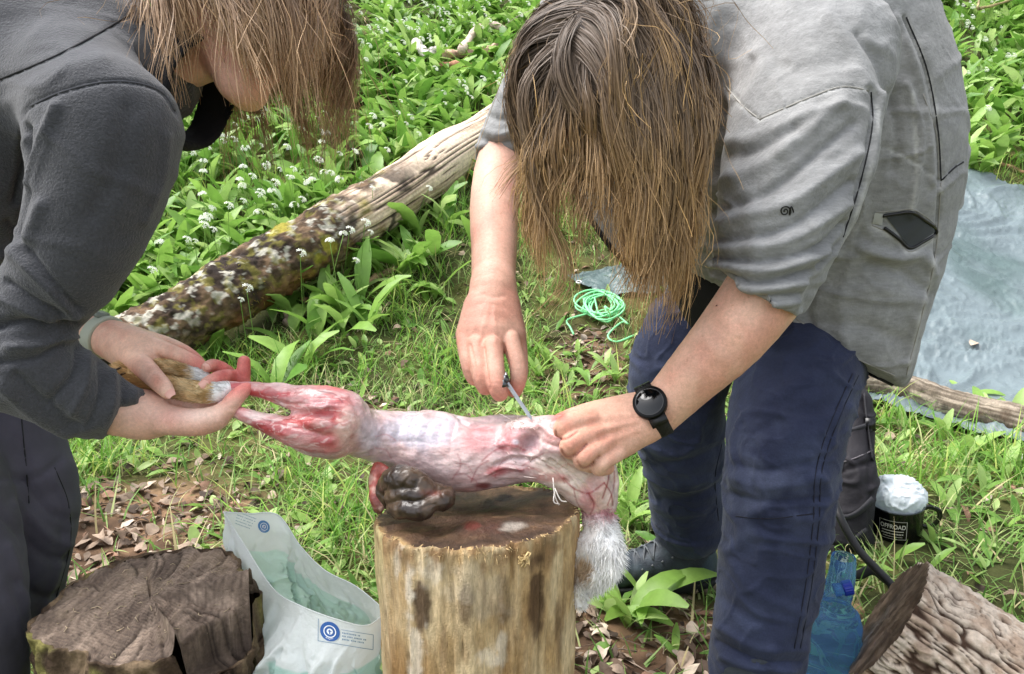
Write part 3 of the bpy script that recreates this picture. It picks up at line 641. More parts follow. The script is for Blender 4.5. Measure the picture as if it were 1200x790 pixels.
# collar stand
V, Fq = F.nets(); V = relax(V, Fq, 3); V, Fq = subdiv(V, Fq); N = vnormals(V, Fq)
V = V + N*(.0022*fbm(V, 9, 3)+.0020*sstep(.22, 0, np.abs(vnoise((V+.02*fbm(V, 6, 2)[:, None])*np.array([11, 11, 20]))))-.0012)[:, None]
it = [([(23, 142), (35, 124), (71, 108), (120, 96), (160, 97), (190, 108), (206, 132)], 2.2, -.003), ([(53, 160), (40, 200), (21, 270)], 3, -.004), ([(66, 125), (50, 165), (34, 215)], 6, .006), ([(30, 150), (28, 190), (18, 235)], 5, -.009),
      ([(0, 93), (60, 68), (110, 42), (158, 14)], 1.8, -.0022)]
# folds of the sleeve towards the inner elbow
it += [([(88, 372), (60, 340), (20, 300)], 7, .006), ([(90, 362), (50, 318), (10, 262)], 5, -.006), ([(92, 380), (60, 384), (20, 378), (-10, 384)], 5, -.011), ([(85, 392), (50, 404), (10, 408)], 6, .007), ([(70, 402), (40, 420), (0, 425)], 4, -.005),
       ([(92, 408), (86, 440), (60, 470)], 5, -.005), ([(103, 414), (100, 450), (82, 488)], 5, .004), ([(118, 424), (118, 460), (104, 500)], 4, -.0045), ([(132, 436), (132, 470), (118, 512)], 4.5, .004), ([(145, 446), (144, 480), (130, 520)], 3.5, -.004), ([(158, 458), (156, 488), (142, 524)], 3.5, .0035), ([(20, 440), (50, 470), (90, 500)], 6, -.005), ([(0, 452), (40, 486), (80, 512)], 6, .005),
       ([(0, 300), (30, 280), (48, 240)], 7, .005), ([(196, 160), (190, 210), (170, 260)], 6, .003), ([(150, 130), (140, 190), (110, 250)], 14, -.003), ([(10, 120), (60, 90), (120, 70)], 10, .003), ([(8, 330), (40, 352), (74, 368)], 4, -.006), ([(0, 350), (34, 366), (70, 384)], 4, .004)]
V = creases(V, N, it, 1.3)
c = np.repeat(lin((70, 71, 75))[None], len(V), 0)
fleeceL = mesh('fleece_jacket', V, [Fq], M_fleece, c, parent=personL)
bL = bvh_of(fleeceL)
for pts, mt, r in (([(0, 93), (60, 68), (110, 42), (156, 15)], M_dseam, .0014), ([(36, 124), (71, 108), (120, 96), (160, 97), (190, 108), (205, 130)], mat('grey_seam', (84, 85, 90), .9), .0013)):
    seam_on(bL, pts, 'seam', mt, fleeceL, r)
# dark collar
F = Field(P(150, 200, .95)-.06, P(280, 20, 1.15)+.08, .0028)
ca, cb = P(190, 100, 1.07), P(240, 106, 1.06); dcol = cb-ca
F.cone(P(178, 92, 1.07), P(236, 108, 1.06), .088, .080, .01).cone(P(170, 88, 1.07), P(260, 112, 1.06), .080, .073, .004, 'sub')
F.cut(P(238, 120, 1.06), dcol+.25*np.linalg.norm(dcol)*UP*-1, None, None, .003); F.cut(P(190, 105, 1.06), -dcol)
V, Fq = F.nets(); V = relax(V, Fq, 2); N = vnormals(V, Fq); V = V+N*(.003*fbm(V, 22, 2))[:, None]
mesh('collar', V, [Fq], M_black, np.repeat(lin((24, 24, 27))[None], len(V), 0), parent=fleeceL)
# trousers
M_trL = mat('slate_trouser_cloth', None, .85, [(1200, .2, 2, None, .001), (40, .15, 3, None, .006)], [(30, .1)], spec=.2)
F = Field(P(-330, 420, 1.0)-np.array([.15, .35, .5]), P(140, 380, 1.35)+np.array([.12, .15, .05]), .006)
F.pchain([(-190, 470, 1.18, .16), (-60, 480, 1.22, .125), (8, 575, 1.19, .098), (14, 640, 1.20, .085), (-4, 770, 1.24, .073), (-14, 846, 1.25, .068)], .03, n=16)
F.pchain([(-210, 480, 1.12, .15), (-120, 560, 1.06, .12), (-72, 650, 1.03, .098), (-46, 760, 1.06, .084), (-40, 900, 1.13, .072)], .02, n=14)
V, Fq = F.nets(); V = relax(V, Fq, 2); N = vnormals(V, Fq); V = V+N*(.003*fbm(V, 12, 3))[:, None]
V = creases(V, N, [([(30, 560), (60, 600), (92, 610)], 5, -.006), ([(20, 590), (60, 630), (92, 640)], 6, .006), ([(0, 600), (50, 650), (85, 655)], 5, -.006), ([(60, 560), (80, 600), (70, 660), (50, 720)], 4, .005), ([(20, 680), (50, 700), (80, 690)], 5, -.005), ([(10, 640), (30, 700), (40, 770)], 5, .005), ([(70, 540), (40, 560), (0, 560)], 4, -.004), ([(0, 680), (20, 730), (38, 790)], 5, .004), ([(10, 500), (30, 530), (38, 580)], 3, -.003)])
trL = mesh('trousers', V, [Fq], M_trL, np.repeat(lin((80, 79, 90))[None], len(V), 0), parent=personL)
b_ = bvh_of(trL)
for pts in ([(24, 478), (26, 500), (30, 540), (34, 590)], [(64, 548), (80, 590), (82, 640), (66, 700)]): seam_on(b_, pts, 'seam', M_dseam, trL, .001)
# boots she stands in, below the frame
for px, py, d in ((-14, 846, 1.25), (-40, 900, 1.13)):
    q0 = P(px, py, d); F = Field(q0-np.array([.12, .14, .3]), q0+np.array([.3, .14, .15]), .006); gz_ = float(ground_h(q0[0], q0[1]))
    F.cone((q0[0], q0[1], gz_+.05), (q0[0], q0[1], q0[2]), .052, .06, .03); F.cone((q0[0]-.03, q0[1], gz_+.045), (q0[0]+.17, q0[1], gz_+.035), .045, .038, .03); F.cut((0, 0, gz_), (0, 0, -1))
    V, Fq = F.nets(); mesh('boot', V, [Fq], mat('brown_boot', (52, 44, 38), .6), parent=personL)
# ================= the person on the right: grey marl pullover, navy trousers, knife and watch =================
HR_c = P(712, 106, .94)
uR = np.array([-.22, -.86, .50]); fR = np.array([-.42, -.36, -.86])
fR, uR, sR = basis(fR, uR)
accR = ([], [], [])
F = Field(P(480, 420, .9)-np.array([.1, .3, .15]), P(1160, -140, 1.5)+np.array([.1, .35, .1]), .0095)
F.pchain([(972, 370, 1.43, .07), (985, 200, 1.33, .13), (930, 60, 1.26, .13), (850, 50, 1.17, .075), (790, 60, 1.08, .058), (745, 80, 1.02, .056)], .03, n=16)
head_sdf(F, HR_c, fR, uR, sR)
V, Fq = F.nets(); V = relax(V, Fq, 1); c = skin_col(V, (222, 176, 152), (206, 142, 120))
for k in (-1, 1):
    e = HR_c+.0905*fR+.013*uR+k*.031*sR; d = np.linalg.norm(V-e, axis=1); c = mix(c, lin((230, 226, 220)), sstep(.009, .006, d)); c = mix(c, lin((60, 44, 34)), sstep(.005, .0035, d))
c = mix(c, lin((188, 98, 92)), np.exp(-(np.linalg.norm(V-(HR_c+.09*fR-.0555*uR), axis=1)/.016)**2)*.7)
add_part(accR, V, Fq, c)
# knife hand, back of the hand towards us
lo, hi = bounds([(520, 120, 1.35), (640, 480, .98)], .06); F = hand_field(lo, hi, .0018)
F.pchain([(632, 110, 1.27, .040), (592, 178, 1.27, .040), (580, 235, 1.22, .0385), (579, 300, 1.14, .033), (578, 340, 1.09, .0305)], .012, n=12, flat=(RT, 1.02))
F.pchain([(578, 336, 1.09, .030), (575, 365, 1.07, .0325), (573, 392, 1.05, .0335)], .012, n=6, flat=(FW, .72))
F.pchain([(560, 362, 1.07, .020), (548, 392, 1.055, .0165)], .015, n=4).pchain([(592, 362, 1.08, .022), (600, 392, 1.065, .019)], .015, n=4)
for b0, p0, d0, t0, r in (((545, 399, 1.045), (550, 428, 1.028), (556, 444, 1.038), (562, 440, 1.065), .0112), ((558, 404, 1.032), (563, 438, 1.012), (569, 454, 1.022), (573, 448, 1.055), .0122),
                          ((577, 406, 1.025), (581, 446, 1.003), (586, 461, 1.012), (586, 452, 1.05), .0128), ((598, 398, 1.042), (607, 430, 1.03), (606, 452, 1.035), (600, 456, 1.055), .0118)):
    F.pchain([(*b0, r*1.08), (*p0, r), (*d0, r*.9), (*t0, r*.8)], .0028, n=9)
F.pchain([(602, 385, 1.08, .0165), (608, 415, 1.07, .0125), (609, 440, 1.062, .0112), (604, 458, 1.052, .0095)], .006, n=8)
V, Fq = F.nets(); N = vnormals(V, Fq)
it = [([(551, 404), (556, 425), (558, 444)], 1.3, -.002), ([(567, 408), (570, 432), (574, 456)], 1.4, -.0022), ([(590, 404), (595, 428), (596, 446)], 1.6, -.0025)]
it += [([(x0, y0), (x0+w, y0+1)], 1.5, -.0006) for x0, y0, w in ((546, 430, 8), (558, 441, 9), (575, 449, 11), (602, 434, 8))] + [([(548, 398), (560, 375), (570, 355)], 2.5, .0007), ([(562, 398), (568, 375), (574, 355)], 2.5, .0008), ([(580, 400), (580, 375), (579, 355)], 2.5, .0008)]
it += [([(566, 345), (580, 349), (592, 346)], 2, -.0008)]
V = creases(V, N, it); X, Y, D = proj(V)
c = skin_col(V, (214, 168, 148), (198, 136, 118), [(P(545, 400, 1.04), .012), (P(558, 405, 1.03), .012), (P(577, 407, 1.02), .013), (P(551, 430, 1.02), .01), (P(564, 440, 1.0), .01), (P(582, 449, 1.), .011)])
c = mix(c, lin((204, 120, 104)), sstep(430, 462, Y)*.45)
add_part(accR, V, Fq, c)
# watch hand, gripping the hide
lo, hi = bounds([(640, 330, .9), (960, 570, 1.05)], .06); F = hand_field(lo, hi, .0017)
F.pchain([(912, 310, .985, .050), (897, 340, .97, .0495), (855, 395, .965, .0445), (812, 440, .975, .0365), (776, 478, .99, .0305), (760, 489, .995, .0292)], .012, n=14)
F.pchain([(764, 484, .995, .029), (738, 492, .99, .029), (712, 502, .985, .0275)], .012, n=6)
F.pchain([(750, 502, .985, .022), (728, 518, .982, .021), (712, 528, .985, .0165)], .012, n=6)
F.pchain([(752, 480, 1.0, .020), (716, 486, .99, .020), (695, 490, .982, .0165)], .012, n=6)
for b0, p0, d0, t0, r in (((692, 491, .972), (664, 497, .955), (660, 508, .965), (668, 512, .99), .0128), ((699, 506, .965), (671, 518, .945), (667, 527, .955), (676, 530, .98), .0125),
                          ((709, 519, .965), (686, 533, .945), (682, 541, .955), (692, 545, .98), .0118), ((722, 531, .97), (704, 543, .955), (702, 549, .963), (712, 548, .985), .0108)):
    F.pchain([(*b0, r*1.08), (*p0, r), (*d0, r*.92), (*t0, r*.85)], .0024, n=9)
F.pchain([(735, 478, 1.0, .017), (700, 480, 1.0, .0125), (675, 486, 1.005, .011), (657, 492, 1.0, .0092)], .006, n=8)
V, Fq = F.nets(); N = vnormals(V, Fq)
it = [([(651, 505), (654, 514), (664, 514), (676, 506)], 1.2, -.0022), ([(658, 528), (664, 535), (674, 533), (687, 521)], 1.2, -.0022), ([(676, 541), (683, 548), (692, 545), (702, 535)], 1.2, -.002)]
it += [([(690, 490), (715, 487), (740, 486)], 3, .0009), ([(700, 505), (720, 500), (744, 494)], 3, .001), ([(712, 518), (728, 512), (748, 504)], 3, .0009), ([(692, 499), (704, 497), (716, 494)], 3, -.0011), ([(702, 513), (714, 509), (726, 505)], 3, -.0011), ([(655, 494), (659, 500), (664, 503)], 1.2, -.0005), ([(664, 515), (668, 520), (674, 524)], 1.2, -.0005), ([(735, 474), (740, 480), (744, 490)], 1.3, -.0007)]
it += [([(830, 365), (845, 395), (838, 430)], 10, -.0015), ([(880, 350), (850, 400), (815, 445)], 9, .0012)]
V = creases(V, N, it); X, Y, D = proj(V)
c = skin_col(V, (226, 180, 156), (210, 146, 124), [(P(690, 491, .96), .013), (P(698, 506, .955), .013), (P(708, 519, .955), .013), (P(664, 497, .945), .011), (P(671, 518, .935), .011), (P(686, 533, .935), .011)])
c = mix(c, lin((198, 72, 66)), np.exp(-((X-657)/9)**2-((Y-488)/7)**2)*.8); c = mix(c, lin((196, 110, 94)), np.exp(-((X-665)/20)**2-((Y-520)/22)**2)*.25)
for pts in ([(651, 505), (654, 514), (664, 514), (676, 506)], [(658, 528), (664, 535), (674, 533), (687, 521)], [(676, 541), (683, 548), (692, 545), (702, 535)]):
    c = mix(c, lin((120, 34, 32)), np.exp(-(plist_dist(X, Y, spline(pts, 16))/1.4)**2)*.65*(facing(V, N) > 0))
frec = vnoise(V*260); c = mix(c, lin((170, 110, 84)), sstep(.72, .9, frec)*.35)
add_part(accR, V, Fq, c)
personR = mesh('person', np.vstack(accR[0]), [np.vstack(accR[1])], M_skin, np.vstack(accR[2]))
tag(personR, 'person in a grey pullover and navy trousers leaning over the rabbit with a knife', 'person')

# pullover
F = Field(P(520, 470, .95)-np.array([.12, .36, .12]), P(1180, -150, 1.5)+np.array([.12, .4, .1]), .0084)
F.pchain([(905, 20, 1.2, .15), (960, 60, 1.27, .178), (988, 170, 1.31, .186), (992, 290, 1.36, .160), (966, 400, 1.40, .148), (945, 500, 1.45, .15)], .04, n=14)
F.pchain([(800, 40, 1.1, .076), (845, 55, 1.16, .10), (830, 160, 1.2, .11), (870, 260, 1.27, .13)], .06, n=6)
F.pchain([(1052, 100, 1.40, .09), (1072, 205, 1.42, .090), (1035, 290, 1.43, .09)], .05, n=6)
F.pchain([(715, 40, 1.22, .075), (780, 40, 1.2, .10), (860, 40, 1.2, .12)], .05, n=5)                     # far shoulder yoke
F.pchain([(900, 50, 1.12, .11), (955, 80, 1.06, .105)], .05)
hd = P(1050, 455, 1.42)-P(920, 378, 1.28); latd = np.array([.35, -.93, 0]); hn = np.cross(hd, latd); hn = hn if hn@UP < 0 else -hn
F.cut(P(985, 418, 1.34), hn, None, None, .01)
Fb = F
F.pchain([(945, 75, 1.06, .105), (938, 150, 1.01, .098), (926, 215, .985, .090), (908, 275, .97, .078), (891, 330, .965, .0675), (872, 370, .965, .066)], .025, n=14)
cl = P(934, 364, .96)-P(835, 309, .965); cnn = np.cross(cl, P(885, 340, .96)-CP); cnn = cnn if cnn@UP < 0 else -cnn
F.cut(P(885, 339, .965), cnn+.15*np.linalg.norm(cnn)*FW, P(875, 372, .96), .13, .004)
F.pchain([(690, 30, 1.22, .085), (640, 95, 1.26, .066), (606, 150, 1.27, .056), (582, 200, 1.275, .050)], .03, n=10)
F.cut(P(578, 187, 1.27), P(570, 230, 1.25)-P(580, 185, 1.27), P(580, 205, 1.27), .085, .005)
V, Fq = F.nets(); V = relax(V, Fq, 3); V, Fq = subdiv(V, Fq); N = vnormals(V, Fq)
V = V+N*(.0025*fbm(V, 7, 3)+.0030*sstep(.2, 0, np.abs(vnoise((V+.03*fbm(V, 5, 2)[:, None])*np.array([10, 10, 17])+.5*V[:, :1]*0)))+.0013*sstep(.16, 0, np.abs(vnoise((V+.02*fbm(V, 9, 2, 4.)[:, None])*np.array([24, 24, 14])+5)))-.0018)[:, None]
it = [([(1018, 106), (1024, 118), (1022, 150), (1008, 215), (990, 275), (960, 312)], 3, -.006), ([(1030, 112), (1034, 150), (1016, 225), (996, 285)], 4, .003),
      ([(890, 140), (940, 118), (985, 102), (1020, 106)], 1.6, -.002), ([(850, 100), (868, 122), (890, 140)], 1.6, -.0022),
      # twist of the upper sleeve, then the rolled cuff
      ([(842, 215), (900, 190), (985, 120)], 9, .006), ([(838, 245), (905, 222), (1000, 145)], 6, -.006), ([(840, 262), (920, 240), (1005, 180)], 8, .006), ([(838, 282), (920, 268), (1000, 212)], 5, -.006), ([(838, 292), (920, 284), (994, 240)], 6, .005),
      ([(838, 302), (900, 306), (960, 290), (990, 262)], 4, -.008), ([(836, 310), (900, 318), (970, 296)], 5, .006), ([(836, 318), (890, 331), (952, 318)], 3.5, -.008), ([(836, 322), (885, 340), (944, 332)], 4.5, .005), ([(838, 330), (880, 348), (940, 346)], 3, -.006), ([(842, 338), (884, 358), (936, 354)], 4, .004),
      ([(845, 185), (880, 178), (930, 150)], 7, -.004), ([(850, 165), (890, 160), (950, 130)], 8, .004), ([(860, 205), (880, 240), (885, 300)], 10, .003),
      # body
      ([(1030, 170), (1060, 182), (1092, 205), (1103, 213)], 1.5, -.0022), ([(1102, 212), (1118, 195), (1130, 190)], 1.5, -.002), ([(1060, 20), (1085, 80), (1098, 150), (1102, 212), (1096, 300)], 2.2, -.005), ([(1050, 20), (1076, 90), (1088, 160), (1092, 215)], 4, .005), ([(1062, 100), (1078, 150), (1076, 200), (1066, 250)], 5, .005), ([(1045, 110), (1052, 160), (1046, 200)], 6, -.005),
      ([(1030, 110), (1018, 200), (980, 300)], 5, .004), ([(1040, 250), (1032, 262), (1022, 264)], 3, -.002), ([(1010, 290), (1048, 302), (1080, 298), (1092, 320)], 7, .008), ([(1020, 310), (1060, 322), (1090, 345)], 7, -.005), ([(960, 350), (1020, 340), (1080, 350)], 10, .004), ([(940, 385), (1000, 380), (1060, 400)], 9, -.004), ([(1000, 300), (985, 350), (990, 400)], 9, .004), ([(955, 330), (945, 360), (950, 385)], 6, -.005), ([(1085, 330), (1070, 390), (1062, 440)], 5, .005),
      ([(970, 20), (1000, 60), (1020, 105)], 10, .004), ([(900, 60), (930, 80), (990, 70)], 12, -.003), ([(1005, 40), (1030, 80), (1042, 130)], 5, -.004), ([(880, 70), (870, 100), (848, 130)], 6, -.004),
      ([(560, 150), (585, 158), (606, 152)], 4, .004), ([(558, 160), (580, 168), (604, 164)], 3, -.004), ([(557, 170), (580, 178), (603, 174)], 3.5, .003), ([(562, 130), (585, 140), (605, 134)], 4, -.004), ([(575, 95), (590, 110), (606, 112)], 5, .003)]
V = creases(V, N, it, 1.25); X, Y, D = proj(V)
c = np.repeat(lin((134, 135, 135))[None], len(V), 0)
c = mix(c, lin((152, 153, 154)), sstep(-.4, .8, fbm(V, 5, 3))*.6)
tone = plist_dist(X, Y, spline([(842, 215), (880, 330)], 6)); c = mix(c, lin((122, 118, 110)), sstep(-.3, .6, fbm(V, 4, 2, 4.))*.25)
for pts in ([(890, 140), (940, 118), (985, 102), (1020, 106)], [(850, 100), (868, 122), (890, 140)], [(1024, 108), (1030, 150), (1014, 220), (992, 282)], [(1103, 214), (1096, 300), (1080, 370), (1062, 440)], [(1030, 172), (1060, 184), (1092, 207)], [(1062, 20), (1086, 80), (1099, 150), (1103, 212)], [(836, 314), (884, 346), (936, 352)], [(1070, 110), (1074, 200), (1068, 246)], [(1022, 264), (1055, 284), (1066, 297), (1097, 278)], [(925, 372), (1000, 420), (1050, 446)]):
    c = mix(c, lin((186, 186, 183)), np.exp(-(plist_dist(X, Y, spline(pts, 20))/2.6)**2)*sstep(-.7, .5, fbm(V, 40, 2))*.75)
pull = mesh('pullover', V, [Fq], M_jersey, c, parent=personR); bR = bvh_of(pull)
for pts, mt, r in (([(890, 140), (940, 118), (985, 102), (1018, 106)], M_seam, .0013), ([(850, 100), (868, 122), (890, 140)], M_seam, .0013), ([(1021, 108), (1022, 150), (1008, 215), (988, 278)], M_dseam, .0010),
                   ([(1030, 170), (1060, 182), (1092, 205), (1103, 213)], M_dseam, .0013), ([(1104, 211), (1118, 197), (1129, 190)], M_dseam, .0014), ([(1062, 20), (1086, 80), (1099, 150), (1103, 212)], M_dseam, .0012), ([(1103, 214), (1096, 300), (1080, 370), (1062, 440)], M_seam, .0012), ([(1082, 110), (1098, 160), (1100, 210)], M_seam, .001)):
    seam_on(bR, pts, 'seam', mt, pull, r)
# hem trim: dark binding with a stitched edge
seam_on(bR, [(924, 376), (960, 401), (1000, 427), (1046, 450)], 'hem_binding', M_black, pull, .0032, n=60, lift=.0015)
seam_on(bR, [(930, 371), (965, 396), (1004, 420), (1048, 440)], 'hem_stitching', M_seam, pull, .001, n=60, lift=.0005)
# chest-side pocket: dark mesh panel in a black welt, with a bar tack and a top stitched edge
def patch(b, poly, name, mt, parent, lift=.002, n=14):
    """a cloth panel lying on the surface inside a four-sided outline (photo px)"""
    a, bq, cq, dq = [np.array(p, float) for p in poly]; u = np.linspace(0, 1, n); V = []
    for i in u:
        for j in u:
            p = (a*(1-i)+bq*i)*(1-j)+(dq*(1-i)+cq*i)*j; h = on_surf(b, p[0], p[1], lift); V.append(h[0] if h is not None else V[-1])
    o = mesh(name, V, grid_faces(n, n), mt, np.ones((n*n, 3))*.2); o.parent = parent; return o
pk = patch(bR, [(1036, 251), (1069, 249), (1096, 271), (1066, 291)], 'pocket', mat('pocket_mesh', (64, 68, 70), .8, [(1500, .4, 1)]), pull, .0015)
seam_on(bR, [(1034, 253), (1050, 250.5), (1068, 249), (1083, 258), (1096, 268), (1096, 274), (1082, 283), (1066, 291), (1052, 279), (1036, 267)], 'zip', M_blackp, pk, .0028, n=90, lift=.001)
patch(bR, [(1025, 249), (1035, 251), (1034, 264), (1022, 262)], 'bar_tack', mat('pale_tack', (176, 178, 176), .8), pull, .001, 6)
seam_on(bR, [(1022, 264), (1040, 272), (1055, 284), (1066, 295), (1082, 288), (1097, 278)], 'seam', M_seam, pull, .0009, n=60)
seam_on(bR, [(1026, 249), (1050, 247), (1069, 245.5), (1085, 254), (1097, 264)], 'seam', M_seam, pull, .0009, n=60)
# spiral emblem stitched on the sleeve
sp = [(920+(1.0+.58*a)*math.cos(a*1.0+2.2), 247.5+(.9+.52*a)*math.sin(a*1.0+2.2)) for a in np.linspace(.3, 11.2, 60)] 
sp = [(x+.5*math.sin(k*.2), y) for k, (x, y) in enumerate(sp)]
seam_on(bR, sp + [(926.5, 240.5), (928.5, 244), (930, 249)], 'emblem', M_blackp, pull, .0009, n=150, lift=.0003)
# open front: dark lining and zip edge hanging at the front
zp = np.array(PA([(668, 205, 1.2), (680, 235, 1.19), (696, 262, 1.18), (716, 290, 1.18), (742, 318, 1.19)])); zp2 = np.array(PA([(688, 196, 1.24), (715, 225, 1.24), (738, 250, 1.24), (765, 280, 1.25), (800, 310, 1.27)]))
zp3 = np.array(PA([(740, 150, 1.27), (770, 180, 1.27), (790, 210, 1.27), (805, 250, 1.28), (840, 290, 1.30)]))
rows = [spline(zp, 30), spline(zp*.5+zp2*.5+np.array([0, 0, -.012]), 30), spline(zp2, 30), spline(zp2*.5+zp3*.5, 30), spline(zp3, 30)]
g = spline(np.array(rows).reshape(5, -1), 22).reshape(22, 30, 3); g = g+.003*fbm(g.reshape(-1, 3), 25, 2).reshape(22, 30, 1)
gv = np.vstack([g.reshape(-1, 3), (g+FW*.005).reshape(-1, 3)]); gf = grid_faces(22, 30)
fr = mesh('front_panel', gv, np.vstack([gf, gf[:, ::-1]+660]), M_jersey, np.repeat(lin((112, 111, 106))[None], len(gv), 0)); fr.parent = pull
m = MB(); m.tube(spline(zp, 40), .0055, 8, flat=.5); o = m.build('zip', M_black); o.parent = fr
# black T-shirt between the open fronts
F = Field(P(700, 420, 1.1)-.06, P(900, 150, 1.45)+.08, .007); F.pchain([(790, 200, 1.33, .07), (825, 290, 1.32, .085), (860, 350, 1.35, .09)], .03, n=6); V, Fq = F.nets(); N = vnormals(V, Fq); V = V+N*(.004*fbm(V, 14, 3))[:, None]
mesh('shirt', V, [Fq], M_black, None, parent=personR)

# trousers
F = Field(np.array([P(690, 800, 1.1)[0]-.1, P(690, 800, 1.1)[1]-.1, .0]), P(1060, 280, 1.6)+np.array([.1, .2, .1]), .0088)
F.pchain([(975, 345, 1.46, .112), (955, 392, 1.40, .104), (931, 462, 1.30, .102), (916, 540, 1.26, .0925), (912, 600, 1.26, .088), (900, 680, 1.27, .080), (890, 745, 1.285, .079), (884, 790, 1.295, .074), (882, 835, 1.29, .072)], .02, n=18)
F.pchain([(960, 330, 1.46, .13), (870, 350, 1.5, .115), (808, 400, 1.49, .101), (793, 455, 1.50, .096), (796, 510, 1.54, .087), (802, 560, 1.61, .081), (806, 600, 1.66, .080), (807, 612, 1.67, .078)], .02, n=16)
V, Fq = F.nets(); V = relax(V, Fq, 3); V, Fq = subdiv(V, Fq); N = vnormals(V, Fq); V = V+N*(.003*fbm(V, 10, 3))[:, None]
it = [([(862, 545), (900, 552), (960, 540)], 5, -.006), ([(858, 560), (900, 572), (970, 560)], 6, .006), ([(856, 578), (900, 590), (968, 585)], 5, -.006), ([(860, 600), (910, 604), (965, 612)], 6, .004), ([(960, 555), (972, 580), (960, 605)], 4, .006), ([(950, 520), (965, 530), (978, 520)], 4, .004),
      ([(850, 650), (880, 690), (940, 720)], 7, .004), ([(845, 700), (890, 730), (950, 740)], 6, -.004), ([(842, 735), (890, 760), (945, 762)], 5, .006), ([(840, 752), (890, 776), (940, 778)], 4, -.007), ([(846, 770), (880, 782), (930, 786)], 4, .006), ([(960, 640), (945, 690), (935, 740)], 5, .004),
      ([(985, 445), (955, 440), (900, 470)], 9, .005), ([(990, 470), (950, 480), (890, 505)], 8, -.004), ([(1000, 440), (985, 480), (975, 520)], 4, .004), ([(965, 400), (930, 420), (890, 420)], 8, .005),
      ([(735, 440), (780, 450), (840, 480)], 8, .004), ([(752, 522), (790, 534), (820, 520)], 5, .006), ([(770, 545), (810, 540), (848, 522)], 5, -.006), ([(756, 556), (790, 570), (830, 562)], 5, .006), ([(775, 585), (810, 584), (848, 566)], 5, -.006), ([(758, 588), (790, 602), (822, 600)], 5, .006)]
V = V+N*(.0042*sstep(.16, 0, np.abs(vnoise((V+.03*fbm(V, 6, 2)[:, None])*np.array([9, 9, 15]))))+.0022*sstep(.13, 0, np.abs(vnoise((V+.02*fbm(V, 11, 2)[:, None])*np.array([20, 20, 30])+3)))-.0015)[:, None]; V = creases(V, N, it, .8); X, Y, D = proj(V)
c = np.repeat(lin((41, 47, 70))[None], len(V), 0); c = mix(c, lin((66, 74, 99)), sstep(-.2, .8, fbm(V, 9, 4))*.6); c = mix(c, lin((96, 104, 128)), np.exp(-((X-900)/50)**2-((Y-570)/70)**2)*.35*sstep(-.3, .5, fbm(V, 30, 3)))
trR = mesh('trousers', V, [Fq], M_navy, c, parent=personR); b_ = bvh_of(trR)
for pts in ([(1006, 440), (990, 475), (972, 520), (962, 560), (960, 610), (952, 680), (938, 760)], [(999, 438), (983, 473), (965, 518), (955, 560), (953, 610), (945, 680), (931, 760)], [(862, 605), (900, 608), (955, 602)], [(846, 520), (838, 560), (842, 610)]):
    seam_on(b_, pts, 'seam', mat('navy_seam', (26, 28, 42), .85), trR, .0011)
def boot(sole_c, toe, up, nm):
    """sole_c: heel point on the ground; toe: unit ground direction"""
    t = np.array([toe[0], toe[1], 0]); t /= np.linalg.norm(t); s = np.array([-t[1], t[0], 0]); z = np.array([0, 0, 1.]); o = np.asarray(sole_c, float)
    lo = o-.2; hi = o+np.array([.2, .2, .3])+np.abs(t)*.2; lo = lo-np.abs(t)*.25
    def Q(a, b, c): return o+t*a+s*b+z*c
    F = Field(lo, hi, .0045)
    F.chain([list(Q(.04, 0, .05))+[.042], list(Q(.12, 0, .048))+[.043], list(Q(.20, 0, .042))+[.043], list(Q(.255, 0, .036))+[.034]], .03, n=8)
    F.cone(Q(.05, 0, .06), Q(.055, 0, .17), .046, .052, .03).cone(Q(.12, 0, .06), Q(.085, 0, .12), .036, .036, .03)
    F.cone(Q(.05, 0, .17), Q(.055, 0, .22), .041, .044, .004, 'sub'); F.cut(Q(.05, 0, .185), z+.15*t, None, None, .008); F.cut(Q(0, 0, .018), -z)
    V, Fq = F.nets(); V = relax(V, Fq, 2); N = vnormals(V, Fq)
    a = (V-o)@t; c_ = (V-o)@z; V = V+N*(.002*np.exp(-((c_-.035-.0)/.004)**2)-.002*np.exp(-((a-.20+.3*(c_-.05))/.004)**2))[:, None]
    col = mix(lin((52, 66, 78)), lin((24, 27, 30)), sstep(.048, .044, c_+.02*np.sin(a*25))); col = mix(col, lin((40, 44, 50)), sstep(.11, .10, np.abs(a-.13)+.7*np.abs(c_-.1))*.8); col = mix(col, lin((84, 98, 106)), sstep(-.2, .6, fbm(V, 30, 3))*.35)
    bt = mesh('boot', V, [Fq], mat('boot_leather', None, .55, [(300, .3, 3)], [(80, .2)]), col, parent=personR)
    F = Field(lo-np.array([0, 0, .0]), hi, .0045)
    F.chain([list(Q(.03, 0, .015))+[.047], list(Q(.12, 0, .015))+[.046], list(Q(.20, 0, .015))+[.049], list(Q(.25, 0, .018))+[.042]], .03, n=8)
    F.cut(Q(0, 0, .026), z); F.cut(Q(0, 0, .002), -z); V, Fq = F.nets()
    mesh('sole', V, [Fq], mat('rubber_sole', (22, 24, 26), .7), None, parent=bt)
    m = MB()
    for k in range(5):
        for sg in (-1, 1):
            p = Q(.105+.022*k, sg*.03, .103-.010*k); q_ = Q(.105+.022*(k+1), -sg*.03, .103-.010*(k+1)); mid = (p+q_)/2+z*.022; m.tube(spline([p, mid, q_], 8), .0022, 6)
    o_ = m.build('laces', mat('laces', (92, 96, 100), .8)); o_.parent = bt
    for k in range(4):
        for sg in (-1, 1):
            m = MB(); p = Q(.11+.022*k, sg*.038, .090-.008*k); m.tube([p, p+s*sg*.004+z*.004], .0022, 8); e = m.build('eyelet', mat('eyelet', (110, 112, 114), .45, metal=.6)); e.parent = bt
    return bt
h1 = ong(834, 682); boot(h1+np.array([.0, .0, 0]), (-.97, -.12), None, 0)
